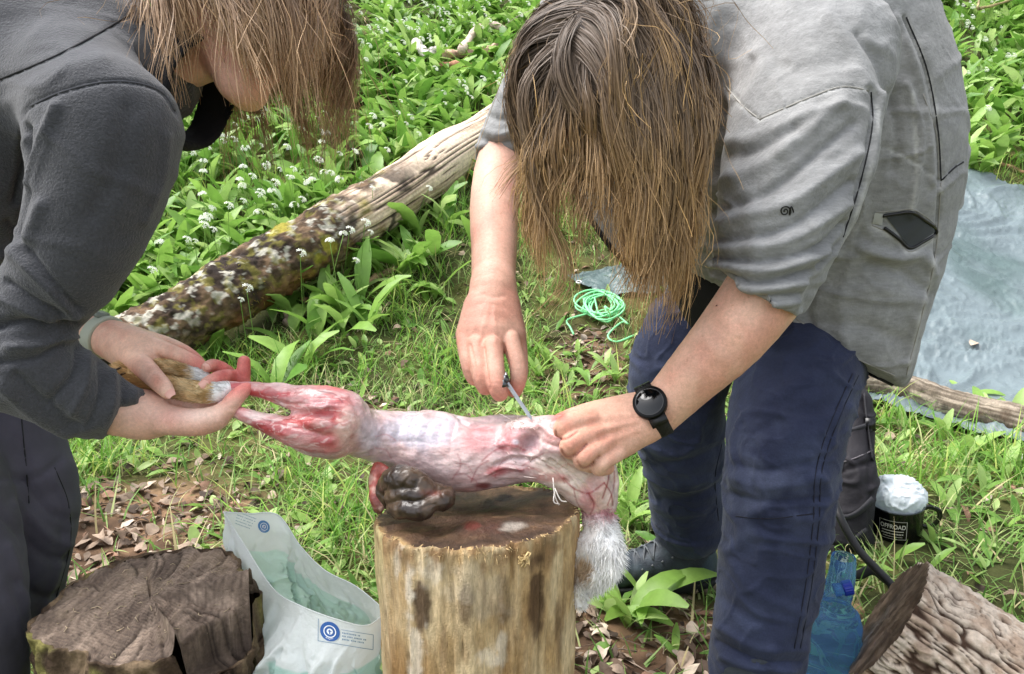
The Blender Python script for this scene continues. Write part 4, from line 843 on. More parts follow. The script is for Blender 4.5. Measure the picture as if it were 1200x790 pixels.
h2 = P(882, 815, 1.295); h2[2] = float(ground_h(h2[0], h2[1])); boot(h2+np.array([.045, .03, 0]), (-.80, -.6), None, 1)

# wristwatch
ws, wd = P(776, 478, .99), P(748, 491, .995); t = wd-ws; t /= np.linalg.norm(t); wc = P(768, 483, .992)
k = (CP-wc); k -= t*(k@t); k /= np.linalg.norm(k); s_ = np.cross(t, k)
k2 = k*.93 - s_*.36*np.sign((s_@RT)) ; k2 /= np.linalg.norm(k2); s2 = np.cross(t, k2)
a = np.linspace(0, 2*math.pi, 73)[:-1]
def wring(r, off): return wc + t*off + r*(np.cos(a)[:, None]*k2 + np.sin(a)[:, None]*s2)
prof = [(.0305, -.0105), (.0328, -.0105), (.0335, 0), (.0328, .0105), (.0305, .0105)]
V = np.stack([wring(r, o) for r, o in prof], 0).reshape(-1, 3); Fb_ = grid_faces(5, 72, True); Fb_ = np.vstack([Fb_, np.stack([4*72+np.arange(72), 4*72+(np.arange(72)+1) % 72, (np.arange(72)+1) % 72, np.arange(72)], 1)])
watch = mesh('wristwatch', V, Fb_, mat('watch_strap', (22, 22, 22), .6, [(200, .3, 2)]), parent=personR)
cc_ = wc+k2*.0335
def disc(c, n, r, h, sides=48, bev=.0012):
    n = n/np.linalg.norm(n); e1 = np.cross(n, UP); e1 /= np.linalg.norm(e1); e2 = np.cross(n, e1); b = np.linspace(0, 2*math.pi, sides, endpoint=False)
    rr_ = [(r-bev, 0), (r, bev), (r, h-bev), (r-bev, h), (0.0001, h)]
    V = np.stack([c+n*z_+q_*(np.cos(b)[:, None]*e1+np.sin(b)[:, None]*e2) for q_, z_ in rr_]).reshape(-1, 3); return V, grid_faces(5, sides, True)
V, Fd = disc(cc_-k2*.003, k2, .0215, .0105); cs = mesh('watch_case', V, Fd, mat('watch_case', (20, 21, 22), .35, metal=.6)); cs.parent = watch
V, Fd = disc(cc_+k2*.0068, k2, .0178, .0014); o = mesh('watch_face', V, Fd, mat('watch_glass', (6, 8, 10), .06, spec=.6)); o.parent = watch
m = MB(); p = cc_+k2*.003+s2*.0215; m.tube([p-s2*.001, p+s2*.004], .003, 12); o = m.build('watch_button', mat('watch_case2', (30, 31, 32), .35, metal=.6)); o.parent = watch
for sg in (-1, 1):
    m = MB(); p = cc_+s2*sg*.0225-k2*.001; m.box(p, (t*.011, s2*.006, k2*.003-s2*sg*.002)); o = m.build('strap_lug', mat('watch_lug', (24, 25, 26), .4)); o.parent = watch

# knife in the fist
kn = empty('skinning_knife', P(593, 447, 1.0), 'small folding knife with a narrow steel blade held in the fist', 'knife')
M_steel = mat('steel', (176, 178, 180), .28, [(300, .1, 2)], metal=1.); M_dsteel = mat('dark_steel', (96, 98, 100), .35, metal=1.)
b0, b1 = P(593.5, 448, 1.0), P(624, 493, .985); d = (b1-b0); L = np.linalg.norm(d); d /= L; w = np.cross(d, FW); w /= np.linalg.norm(w); th = np.cross(d, w)
m = MB(); rows = []
for s_k in np.linspace(0, 1, 12):
    hw = .0028*(1-.15*s_k) if s_k < .75 else .0028*.87*math.sqrt(max(0, 1-((s_k-.75)/.25)**2))+.0002
    c0 = b0+d*L*s_k; rows += [c0+w*hw, c0+th*.0011*(1-.6*s_k), c0-w*hw*.9, c0-th*.0011*(1-.6*s_k)]
m.add(np.array(rows), grid_faces(12, 4, True)); m.build('blade', M_steel, kn, smooth=False)
m = MB(); m.tube([b0-w*.0045-th*.005, b0-w*.0045+th*.007], .0052, 16); m.tube([b0-d*.004-th*.008, b0-d*.004+th*.004], [.006, .006], 16); m.build('bolster', M_dsteel, kn)
m = MB(); m.tube([P(592.6, 436, 1.003), P(594, 446, 1.0)], [.0012, .0045], 8); m.build('lock_tab', M_steel, kn)
hb = P(575, 425, 1.085); m = MB(); m.tube(spline([b0, (b0+hb)/2+np.array([0, .012, 0]), hb], 10), [.005]+[.0075]*8+[.005], 12, flat=.7); m.build('handle', mat('knife_handle', (60, 50, 40), .5), kn)
# ------------------------------------------------------------------ the half-skinned rabbit
M_flesh = mat('wet_flesh', None, .32, [(190, .55, 4, (.5, 1, 1), .002), (60, .35, 3, None, .003)], [(90, .12), (300, .08)], spec=.5, sss=(.06, .003), coat=.2)
lo, hi = bounds([(255, 430, .9), (745, 640, 1.14)], .05); F = Field(lo, hi, .0031)
def sit(pts):      # the body lies on the stump: set back from the hands that hold it
    return [(x, y, d+.052*float(sstep(400, 455, np.float64(x)))*(1-.75*float(sstep(632, 655, np.float64(x))*sstep(535, 515, np.float64(y)))), r*1.03) for x, y, d, r in pts]
_pc = F.pchain
def spc(pts, *a, **k): return _pc(sit(pts), *a, **k)
F.pchain = spc
# hind legs: hock, shank, thigh
F.pchain([(262, 455, .995, .0095), (284, 455, .992, .0085), (304, 457, .99, .0100), (330, 461, .985, .0128)], .008, n=10)
F.pchain([(322, 461, .985, .0110), (348, 467, .98, .0190), (375, 473, .98, .0255), (400, 482, .985, .0265)], .008, n=10, flat=(UP, .88))
F.pchain([(262, 476, .985, .0085), (290, 488, .975, .0090), (320, 498, .968, .0135), (350, 508, .962, .0185), (385, 514, .965, .0215)], .007, n=11, flat=(UP, 1.0))
F.pchain([(352, 489, .965, .0130), (372, 491, .955, .0170), (388, 496, .958, .0165)], .005, n=6)                          # inner thigh muscle
F.pchain([(340, 514, .975, .006), (364, 521, .972, .0135), (392, 525, .975, .0135)], .008, n=6)
F.pchain([(398, 494, .98, .036), (424, 508, .985, .0295), (448, 512, .985, .0305)], .018, n=6)                             # pelvis
F.pchain([(430, 508, .985, .0285), (470, 516, .985, .0385), (505, 523, .985, .0465), (540, 532, .985, .0490), (572, 532, .985, .0455), (602, 528, .985, .0425), (628, 521, .985, .0345)], .012, n=14)
F.pchain([(565, 502, 1.0, .014), (588, 500, .995, .0155), (618, 503, .992, .0145)], .012, n=5)                               # shoulder
F.pchain([(598, 505, .955, .0105), (608, 508, .948, .0115), (616, 505, .95, .010)], .004, n=4)                              # gland lumps
F.ball(P(604, 517, .995), .0085, .004); F.ball(P(588, 520, .995), .006, .004)
F.pchain([(616, 512, .955, .024), (640, 512, .96, .0280), (664, 508, .975, .0230), (690, 505, .985, .0190)], .015, n=6)      # neck drawn up to the fist
F.pchain([(615, 530, .94, .006), (622, 522, .925, .0145), (632, 512, .915, .0150)], .006, 'sub')
# inside-out hide falling over the stump edge
F.pchain([(610, 540, .965, .0190), (640, 543, .955, .0260), (668, 554, .955, .0290), (690, 572, .96, .0290), (704, 592, .97, .0190)], .02, n=8)
F.pchain([(700, 530, .985, .0155), (712, 560, .985, .0150), (712, 590, .985, .0120)], .012, n=6)
F.pchain([(655, 520, .96, .02), (690, 545, .965, .022)], .02)
# clefts
F.pchain([(322, 478, .96, .006), (350, 485, .950, .0085), (384, 487, .946, .0065)], .005, 'sub', n=8)
F.pchain([(388, 484, .945, .0075), (402, 492, .938, .0065), (398, 500, .935, .005)], .006, 'sub', n=4)
F.pchain([(376, 512, .94, .003), (392, 512, .938, .0035)], .004, 'sub')
V, Fq = F.nets(); V, Fq = subdiv(V, Fq); N = vnormals(V, Fq)
it = [([(446+i*16, 500-i*.8), (441+i*16, 514), (445+i*15, 530)], 2.2+.5*(i % 3), .0009-.0002*(i % 3)) for i in range(6)] + [([(454+i*16, 500-i*.8), (449+i*16, 514), (453+i*15, 530)], 2.0+.4*(i % 2), -.0006-.0002*(i % 3)) for i in range(6)]
it += [([(425, 515), (455, 519), (485, 517), (512, 521)], 2.4, -.0008), ([(480, 490), (510, 483), (535, 492)], 4, .003), ([(535, 489), (552, 499), (574, 492)], 3, -.003), ([(320, 470), (350, 474), (380, 470)], 2, -.001), ([(300, 490), (340, 500), (375, 508)], 2, -.0012), ([(410, 466), (420, 490), (412, 525)], 3, -.0012), ([(434, 482), (438, 505), (432, 532)], 3, .001)]
it += [([(600+i*9, 532+i*1.5), (634+i*9, 538+i*5), (660+i*7, 560+i*6)], 2.0, (.0020, -.0024)[i % 2]) for i in range(7)] + [([(620, 505), (640, 520), (665, 525)], 3, -.002), ([(632, 498), (655, 515), (690, 530)], 3, .0018), ([(580, 545), (600, 538), (625, 540)], 2.5, -.003), ([(570, 556), (590, 548), (612, 550)], 2, .002)]
V = creases(V, N, it); N = vnormals(V, Fq)
V = V + N*(.0007*fbm(V*np.array([.5, 1, 1]), 120, 3))[:, None]
X, Y, D = proj(V); nz = fbm(V*np.array([.35, 1, 1]), 50, 4, 2.); n2 = fbm(V, 26, 3, 9.)
red = mix(lin((158, 40, 46)), lin((200, 92, 92)), sstep(-.5, .6, nz)); fasc = mix(lin((206, 184, 184)), lin((234, 218, 214)), sstep(-.5, .6, n2)); blue = lin((186, 190, 206))
leg = sstep(432, 398, X)
c = mix(mix(fasc, red, sstep(.15, .75, n2+.2)*.28), red, np.clip(leg*(.60+.5*nz), 0, 1))
c = mix(c, lin((236, 220, 214)), leg*sstep(.05, .5, fbm(V*np.array([.3, 1, 1]), 42, 3, 15.))*.75)
def pz(cx, cy, w, h, col, a, s=.4):
    global c
    c = mix(c, lin(col), sstep(1.3, .35, np.hypot((X-cx)/w, (Y-cy)/h)+s*fbm(V, 45, 3, cx*.1))*a)
pz(330, 462, 22, 5, (196, 70, 78), .7); pz(330, 500, 40, 8, (160, 34, 44), .65); pz(360, 492, 26, 10, (206, 84, 80), .6); pz(396, 491, 12, 10, (128, 24, 30), .9); pz(380, 518, 14, 6, (150, 32, 38), .7); pz(370, 470, 22, 10, (222, 160, 164), .6); pz(385, 520, 34, 10, (176, 96, 98), .5); pz(280, 470, 14, 22, (206, 92, 96), .6)
pz(408, 500, 14, 28, (216, 190, 176), .75); pz(430, 510, 16, 26, (192, 190, 198), .6)
pz(490, 505, 52, 20, tuple(int(v) for v in (192, 198, 212)), .75); pz(470, 500, 30, 12, (214, 216, 226), .5); pz(540, 548, 60, 24, (236, 216, 212), .55); pz(470, 540, 30, 12, (228, 204, 200), .5)
pz(560, 515, 26, 20, (206, 112, 118), .5); pz(596, 522, 28, 14, (198, 80, 92), .55); pz(606, 508, 14, 8, (228, 170, 172), .8); pz(604, 518, 6, 4, (222, 216, 226), .9); pz(580, 552, 18, 6, (170, 44, 50), .6); pz(566, 570, 12, 5, (140, 30, 34), .8); pz(544, 575, 20, 3, (196, 140, 130), .5)
pz(624, 518, 14, 12, (168, 140, 146), .8); pz(632, 500, 16, 10, (214, 170, 166), .6); pz(655, 500, 14, 14, (206, 84, 76), .8); pz(645, 515, 12, 16, (226, 170, 160), .5); pz(600, 492, 26, 7, (222, 206, 204), .7)
hide = sstep(612, 640, X)*sstep(528, 545, Y); c = mix(c, mix(lin((236, 226, 212)), lin((214, 176, 164)), sstep(0, .7, n2)), hide*.9)
pz(640, 560, 26, 5, (176, 70, 70), .5); pz(600, 552, 26, 6, (150, 56, 60), .6); pz(690, 590, 10, 16, (206, 150, 156), .7); pz(712, 575, 12, 28, (236, 214, 204), .6)
rv = np.random.default_rng(5)
def vein(pts, w, a, col=(150, 30, 44)):
    global c
    m = (X > min(p[0] for p in pts)-8) & (X < max(p[0] for p in pts)+8); d = np.full(len(X), 99.); d[m] = plist_dist(X[m], Y[m], spline(pts, 24)); c = mix(c, lin(col), np.exp(-(d/w)**2)*a)
vein([(660, 560), (672, 572), (690, 578), (708, 566)], 1.1, .75); vein([(690, 578), (696, 592), (690, 606)], 1.1, .7); vein([(672, 572), (676, 588), (684, 600)], .9, .6); vein([(708, 566), (716, 578), (718, 592)], 1., .8); vein([(714, 552), (712, 566), (706, 584)], 1., .8); vein([(720, 552), (719, 572), (712, 592)], .9, .7)
vein([(565, 540), (580, 528), (600, 522), (616, 528)], 1.2, .55); vein([(552, 565), (560, 548), (572, 540)], 1., .5); vein([(530, 562), (540, 545), (536, 532)], .9, .45); vein([(580, 560), (585, 545), (594, 538)], .9, .5); vein([(640, 545), (652, 552), (662, 566)], 1., .5); vein([(655, 530), (668, 545), (688, 556)], .9, .45); vein([(640, 530), (628, 536), (612, 546)], 1., .5)
vein([(618, 530), (626, 534), (634, 524), (634, 512)], 1.6, .6, (240, 222, 214)); vein([(640, 560), (636, 540), (644, 522)], 1.5, .5, (244, 232, 222)); vein([(372, 458), (392, 462), (402, 472)], .9, .7, (70, 30, 60)); vein([(270, 480), (300, 496), (330, 508)], 2, .5, (140, 24, 36))
for i in range(34):
    x0 = rv.uniform(440, 690); y0 = rv.uniform(500, 560); a = rv.uniform(-.8, .8); vein([(x0, y0), (x0+12*math.cos(a), y0+10*math.sin(a)), (x0+24*math.cos(a+.5), y0+18*math.sin(a+.5))], .8, rv.uniform(.15, .4), (176, 60, 70))
sh = sstep(.18, .34, fbm(V*np.array([.45, 1, 1]), 62, 4, 51.))*np.clip(leg+.5*np.exp(-((X-590)/38)**2)+.22*sstep(520, 560, Y), 0, 1); c = mix(c, lin((160, 36, 44)), sh*.40); sn = sstep(.08, .02, np.abs(fbm(V*np.array([.25, 1, 1]), 70, 3, 71.)))*np.clip(leg*.9+.5, 0, 1); c = mix(c, lin((240, 228, 224)), sn*.42)
strk = fbm(V*np.array([.22, 1, 1]), 150, 3, 33.); c = c*(1+.16*strk)[:, None]*np.array([.93, .87, .87]); rabbit = mesh('rabbit', V, [Fq], M_flesh, c)
tag(rabbit, 'skinned rabbit stretched from the held hind feet across the pale chopping stump', 'rabbit')
# shreds of membrane along the back and between hide and body
bvr = bvh_of(rabbit); m = MB()
for i in range(44):
    x0, y0 = (rv.uniform(590, 640), rv.uniform(484, 505)) if i < 26 else (rv.uniform(600, 680), rv.uniform(535, 580)); h = on_surf(bvr, x0, y0, .0005)
    if h is None: continue
    d = RT*rv.normal(0, 1)+UP*rv.uniform(.1, 1)-FW*.4; L = rv.uniform(.004, .012); m.tube([h[0]-h[1]*.001, h[0]+d*L*.5, h[0]+d*L+RT*rv.normal(0, .003)], [.0006, .0005, .0002], 3, lin((236, 222, 214)))
for pts in ([(648, 560, .975), (650, 580, .975), (655, 592, .98)], [(650, 572, .975), (657, 586, .975), (664, 588, .98)], [(650, 576, .975), (649, 588, .975), (656, 591, .98)]): m.tube(spline(PA(pts), 8), .0009, 5, lin((240, 232, 224)))
tag(m.build('membrane_shreds', mat('membrane', None, .35, spec=.5), rabbit), kind='stuff')
# furry hind feet in her hands
M_fur = mat('tawny_fur', None, .75, spec=.25, two=.32)
M_hide = mat('fur_hide', None, .9, [(300, .4, 3)], spec=.15)
def fur(base_V, base_N, n, L, col, lay, name, parent, r=.0006, jit=.35):
    k = rv.integers(0, len(base_V), n); p = base_V[k]; d = base_N[k]*.55 + lay(p) + rv.normal(0, jit, (n, 3)); d /= np.linalg.norm(d, axis=1)[:, None]
    l = L(p)*rv.uniform(.6, 1.25, n); s_ = np.cross(d, rv.normal(0, 1, (n, 3))); s_ /= np.linalg.norm(s_, axis=1)[:, None]+1e-9; t = np.cross(d, s_)
    g = np.array([0, 0, -.22]); mid = p+d*(l*.5)[:, None]; tip = p+d*l[:, None]+g*l[:, None]
    V = np.stack([p+s_*r, p-s_*r*.5+t*r*.87, p-s_*r*.5-t*r*.87, mid+s_*r*.8, mid-s_*r*.4+t*r*.7, mid-s_*r*.4-t*r*.7, tip], 1).reshape(-1, 3)
    f4 = np.array([(0, 1, 4, 3), (1, 2, 5, 4), (2, 0, 3, 5)]); f3 = np.array([(3, 4, 6), (4, 5, 6), (5, 3, 6)]); o = (np.arange(n)*7)[:, None, None]
    c = np.repeat(col(p), 7, 0)*np.repeat(rv.uniform(.75, 1.15, n), 7)[:, None]
    o_ = mesh(name, V, [(f4[None]+o).reshape(-1, 4), (f3[None]+o).reshape(-1, 3)], M_fur, c, smooth=False); o_.parent = parent; o_['kind'] = 'stuff'; return o_
for pts, n_ in (([(140, 432, 1.05, .008), (156, 439, 1.04, .0115), (185, 449, 1.026, .0125), (215, 457, 1.008, .0130), (240, 461, .994, .0130), (256, 460, .987, .0115), (266, 456, .988, .008)], 3200),
                ([(178, 428, 1.06, .009), (200, 432, 1.045, .0105), (222, 438, 1.03, .0105), (240, 444, 1.018, .009)], 2200)):
    F = Field(*bounds([p[:3] for p in pts], .03), .0016); F.pchain(pts, .005, n=12); V, Fq = F.nets(); N = vnormals(V, Fq); xe = proj(V)[0]; xm = pts[-1][0]
    cf = lambda Q, xm=xm, xs=pts[0][0]: mix(mix(mix(lin((196, 162, 108)), lin((236, 212, 164)), sstep(-.4, .5, fbm(Q*np.array([.5, 1, 1]), 70, 3))), lin((232, 214, 170)), sstep(.1, .6, fbm(Q*np.array([.3, 1, 1]), 110, 2, 3.))*.7), lin((240, 240, 238)), sstep(xm-20, xm-10, proj(Q)[0]+6*fbm(Q, 90, 2)))
    ft = mesh('hind_foot', V, [Fq], M_hide, cf(V), parent=rabbit)
    fur(V, N, n_, lambda Q: .008+0*Q[:, 0], cf, lambda Q: -2.4*RT+.9*UP+0*Q, 'foot_fur', ft, .0005, .3)
for cx, cy, dd in ((142, 431, 1.035), (147, 437, 1.03)): 
    m = MB(); m.tube([P(cx, cy, dd), P(cx-5, cy+2, dd), P(cx-8, cy+5, dd)], [.0016, .0014, .0004], 6, lin((70, 60, 52))); o = m.build('claw', M_fur); o.parent = rabbit
# tail of white belly fur hanging past the stump
F = Field(*bounds([(660, 560, .95), (745, 730, 1.06)], .05), .003)
F.pchain([(700, 592, 1.02, .0170), (704, 618, 1.015, .0220), (706, 645, 1.01, .0245), (700, 668, 1.01, .0200)], .01, n=8); F.pchain([(690, 640, 1.015, .018), (684, 680, 1.02, .0150), (680, 704, 1.02, .008)], .01, n=6); F.pchain([(712, 640, 1.0, .012), (716, 660, 1.0, .012)], .01)
V, Fq = F.nets(); V, Fq = subdiv(V, Fq); N = vnormals(V, Fq); V = V+N*(.004*fbm(V*np.array([1, 1, .35]), 70, 3))[:, None]; N = vnormals(V, Fq)
def fcol(Q):
    x, y, d = proj(Q); k = mix(lin((254, 254, 253)), lin((246, 244, 242)), sstep(-.2, .7, fbm(Q, 40, 3))); k = mix(k, lin((196, 164, 116)), sstep(14, 4, np.hypot((x-682)*.8, (y-668)*.6)+4*fbm(Q, 60, 2))*.8); return mix(k, lin((214, 130, 138)), sstep(618, 596, y+6*fbm(Q, 60, 2))*.75)
pelt = mesh('pelt', V, [Fq], M_hide, fcol(V), parent=rabbit)
fur(V, N, 5200, lambda Q: .0105+.006*fbm(Q, 25, 2), fcol, lambda Q: -.7*UP+.3*RT+.1*np.array([0, 0, 0])+.9*np.stack([fbm(Q, 40, 2), fbm(Q, 40, 2, 5.), fbm(Q, 40, 2, 9.)], 1), 'pelt_fur', pelt, .0006, .5)
# gut loops and torn flap on the left of the stump top
M_gut = mat('dark_gut', None, .36, [(160, .35, 3, None, .002), (50, .2, 2, None, .003)], [(60, .2)], spec=.45, coat=.2, sss=(.05, .003))
tz = lambda px, py, z0=0: onz(px, py, .5+.012)
F = Field(*bounds([(430, 540, .9), (545, 610, 1.0)], .05), .0019)
def gp(px, py, d, r): return list(P(px, py, d+.052))+[r*1.04]
for pts, fq in ((((454, 586, .925, .0115), (452, 574, .925, .0135), (462, 564, .912, .0155), (478, 562, .90, .0165), (492, 567, .898, .0150), (500, 577, .90, .0130)), 15), (((462, 582, .905, .0120), (476, 578, .893, .0125), (490, 580, .892, .0115)), 9),
            (((462, 596, .905, .0100), (474, 596, .890, .0125), (486, 599, .884, .0110), (498, 596, .886, .0120), (508, 589, .890, .0105), (518, 587, .897, .0120), (527, 583, .908, .0095)), 17), (((500, 580, .905, .0085), (512, 574, .905, .0100), (524, 576, .912, .0085)), 7)):
    sp_ = spline(np.array([gp(*p) for p in pts]), 44); sp_[:, 3] *= 1+.10*np.sin(np.linspace(0, fq, 44)+1.2*np.sin(np.linspace(0, 5, 44))); F.chain(sp_, .0008)
V, Fq = F.nets(); V, Fq = subdiv(V, Fq); N = vnormals(V, Fq)
V = V+N*(.0014*fbm(V, 70, 3)-.0010*sstep(.10, 0, np.abs(vnoise(V*45+.5))))[:, None]; X, Y, D = proj(V)
c = mix(lin((44, 34, 28)), lin((82, 66, 52)), sstep(-.4, .7, fbm(V, 40, 3))); c = mix(c, lin((120, 52, 44)), np.exp(-((X-506)/10)**2-((Y-578)/4)**2)*.6)
gut = mesh('gut_loops', V, [Fq], M_gut, c, parent=rabbit)
F = Field(*bounds([(425, 530, .9), (470, 615, 1.0)], .05), .0022)
F.pchain([(441, 548, .995, .007), (440, 565, .985, .0085), (441, 582, .975, .0090), (444, 596, .97, .007)], .006, n=8, flat=(FW, .7)); F.pchain([(446, 548, .995, .007), (455, 556, .99, .006), (462, 560, .985, .006)], .006)
F.pchain([(446, 566, .975, .004), (447, 586, .965, .004)], .003, 'sub')
V, Fq = F.nets(); N = vnormals(V, Fq); V = V+N*(.0016*fbm(V, 90, 3))[:, None]; X, Y, D = proj(V)
c = mix(mix(lin((120, 44, 40)), lin((176, 92, 80)), sstep(-.4, .5, fbm(V, 70, 3))), lin((96, 66, 52)), sstep(578, 600, Y)*.8); c = mix(c, lin((224, 190, 172)), sstep(.3, .7, fbm(V, 110, 2))*.5)
mesh('torn_flap', V, [Fq], M_flesh, c, parent=rabbit)
# ------------------------------------------------------------------ hair
def hairdo(name, parent, c, f, u, s, N, G, comb, length, roots_ok, colr, seed, swell=(1.04, 1.22), grav=.16, rad=.00048, steps=14, wave=.004, clump=.62, spread=.012, extra=None, pull=None):
    r = np.random.default_rng(seed); ax = np.array([.098, .085, .077])*1.03; o = c-.012*f+.03*u
    def sample(n):
        out_ = np.zeros((0, 3))
        while len(out_) < n:
            d = r.normal(0, 1, (n*3, 3)); d /= np.linalg.norm(d, axis=1)[:, None]; out_ = np.vstack([out_, d[roots_ok(d[:, 0], d[:, 1], d[:, 2])]])
        return out_[:n]
    B = np.stack([f, u, s]); world = lambda d: o + (d*ax)@B
    gd = sample(G); p = world(gd); L = length(gd)*r.uniform(.82, 1.1, G); n = (gd/ax)@B; n /= np.linalg.norm(n, axis=1)[:, None]
    d = comb(gd)@B + .25*n; d -= n*np.clip(np.einsum('ij,ij->i', d, n)-.15, None, 0)[:, None]; d /= np.linalg.norm(d, axis=1)[:, None]
    sw = r.uniform(*swell, G); path = [p]; st = (L/steps)[:, None]; ph = r.uniform(0, 6.3, G)
    fs = 24./steps
    for k in range(steps):
        g = np.array([0, 0, -1.])*grav*fs*(.45+k/steps*2.4); d = d+g+(.03+.10*k/steps)*np.stack([fbm(p, 13, 2, 1.), fbm(p, 13, 2, 7.), .3*fbm(p, 13, 2, 13.)], 1) *fs + (0 if pull is None else fs*pull(p, gd, k/steps))
        d /= np.linalg.norm(d, axis=1)[:, None]; p = p+d*st
        q = ((p-o)@B.T)/ax; l = np.linalg.norm(q, axis=1); lim = sw if k > 2 else 1+(sw-1)*(k+1)/4
        m = l < lim; q2 = q/l[:, None]*np.broadcast_to(lim, l.shape)[:, None]; pn = o+(q2*ax)@B; pn = np.where(m[:, None], pn, p)
        if extra is not None: pn = extra(pn)
        d = np.where(m[:, None], .5*d+.5*(pn-path[-1])/(np.linalg.norm(pn-path[-1], axis=1)[:, None]+1e-9), d); p = pn; path.append(p)
    GP = np.stack(path, 1); tg = np.linspace(0, 1, steps+1)[None, :, None]; wd = r.normal(0, 1, (G, 1, 3)); wd[..., 2] *= .3; GP = GP + .013*tg**1.4*np.sin(ph[:, None, None]+r.uniform(5, 9.5, (G, 1, 1))*tg)*wd                                                    # G, steps+1, 3
    cd = sample(N); near = np.empty(N, int)
    for i in range(0, N, 500): near[i:i+500] = np.argmax(cd[i:i+500]@gd.T + r.normal(0, .004, (len(cd[i:i+500]), G)), 1)
    t = np.linspace(0, 1, steps+1); off = world(cd)-world(gd[near]); sc = off[:, None]*(1-clump*sstep(0, .6, t))[None, :, None]
    jit = r.normal(0, 1, (N, 1, 3))*spread*(t**1.2)[None, :, None]; w1 = r.uniform(0, 6.3, (N, 1)); w2 = r.uniform(5, 11, (N, 1))
    ww = wave*(t**1.1)[None]*np.sin(w1+w2*t[None]); wv = ww[..., None]*r.normal(0, 1, (N, 1, 3))
    sl = r.uniform(.72, 1.06, N); tt = t[None]*sl[:, None]; k0 = np.clip((tt*steps).astype(int), 0, steps-1); fr = (tt*steps-k0)[..., None]
    GPn = GP[near]; ii = np.arange(N)[:, None]; S = GPn[ii, k0]*(1-fr)+GPn[ii, k0+1]*fr + sc + jit + wv
    q = ((S-o)@B.T)/ax; l = np.linalg.norm(q, axis=2); m = (l < 1.01); S = np.where(m[..., None], o+((q/l[..., None]*1.015)*ax)@B, S)
    T = np.gradient(S, axis=1); T /= np.linalg.norm(T, axis=2)[..., None]+1e-9; ow = S-o; ow /= np.linalg.norm(ow, axis=2)[..., None]+1e-9; ow = ow+r.normal(0, .45, (N, 1, 3)); a = np.cross(T, ow); a /= np.linalg.norm(a, axis=2)[..., None]+1e-9
    R_ = (rad*r.uniform(.7, 1.3, N))[:, None, None]*(1-.55*t**3)[None, :, None]
    ring = np.stack([S+a*R_, S-a*R_], 2); V = ring.reshape(-1, 3); m_ = steps+1
    i = np.arange(steps); base = np.stack([i*2, i*2+1, i*2+3, i*2+2], -1)
    F_ = (base[None]+(np.arange(N)*m_*2)[:, None, None]).reshape(-1, 4)
    cl = colr(np.broadcast_to(t[None], (N, m_)), r.random(N)[:, None]+0*t[None], near[:, None]+0*t[None], cd)
    o_ = mesh(name, V, F_, M_hairR, np.repeat(cl.reshape(-1, 3), 2, 0)); o_.parent = parent; return o_
def hcol(dark, midc, tipc, gold=.5):
    gr = np.random.default_rng(2).random(4000)
    def fn(t, rnd, near, cd):
        c = mix(lin(dark), lin(midc), sstep(.15, .65, t)); c = mix(c, lin(tipc), sstep(.45, .95, t)*(gold+(1-gold)*gr[near.astype(int)]))
        v = (.74+.5*rnd)*(.82+.36*gr[(near.astype(int)*7) % 4000]); return c*v[..., None]
    return fn
# person on the right: brown hair with golden ends, combed from a parting and hanging in two curtains
part0 = -.42
def combR(d):
    side = np.tanh((d[:, 2]-part0+.10*d[:, 0])*5); back = sstep(.1, -.6, d[:, 0])
    return np.stack([.25+0*side, -.1+0*side, side*1.2], 1) + np.stack([-.3*back, -.2*back, .35*back], 1)
def okR(a, b, c_): return (b > -.45) & ((a < .72+.35*b) | (b > .55)) & ((a < .45) | (b > .12))
lenR = lambda d: np.where(d[:, 2] < part0+.05, .238, .222+.02*d[:, 2]-.04*sstep(0, -.8, d[:, 0]))
# the hair that springs from beside the parting clears the face: pushed outwards past the temples
def extraR(p):
    q = (p-HR_c)@np.stack([fR, uR, sR]).T; fwd = sstep(.04, .16, q[:, 0]); k = q[:, 2]; lim = np.where(k < -.02, -.045, -.015)
    bad_l = (k < -.02) & (k > lim); bad_r = (k >= -.02) & (k < lim)
    mv = np.where(bad_l | bad_r, (lim-k)*fwd*.12, 0); return p+mv[:, None]*sR
def pullR(p, gd, t):
    low = sstep(HR_c[2]+.06, HR_c[2]-.08, p[:, 2]); left = gd[:, 2] < part0; x = p[:, 0]
    lt = np.clip((.034-x)/.02, -1.2, 1.2)*(.10+.16*low); lo_, hi_ = .088+.05*low, .245-.045*low
    rt = np.where(x > hi_, -np.clip((x-hi_)/.02, 0, 1.2), np.where(x < lo_, np.clip((lo_-x)/.02, 0, 1.2), 0))*(.08+.2*low); return np.where(left, lt, rt)[:, None]*RT
hairdo('hair', personR, HR_c, fR, uR, sR, 12500, 360, combR, lenR, okR, hcol((100, 86, 74), (142, 118, 92), (190, 154, 106), .4), 11, swell=(1.04, 1.26), extra=extraR, pull=pullR, grav=.30, wave=.0025, spread=.008, clump=.72)
hairdo('flyaway_hair', personR, HR_c, fR, uR, sR, 170, 90, combR, lambda d: lenR(d)*.8, okR, hcol((110, 94, 78), (150, 122, 88), (205, 164, 100)), 31, swell=(1.1, 1.45), extra=extraR, pull=pullR, grav=.2, wave=.016, spread=.028, clump=.2, rad=.00035)
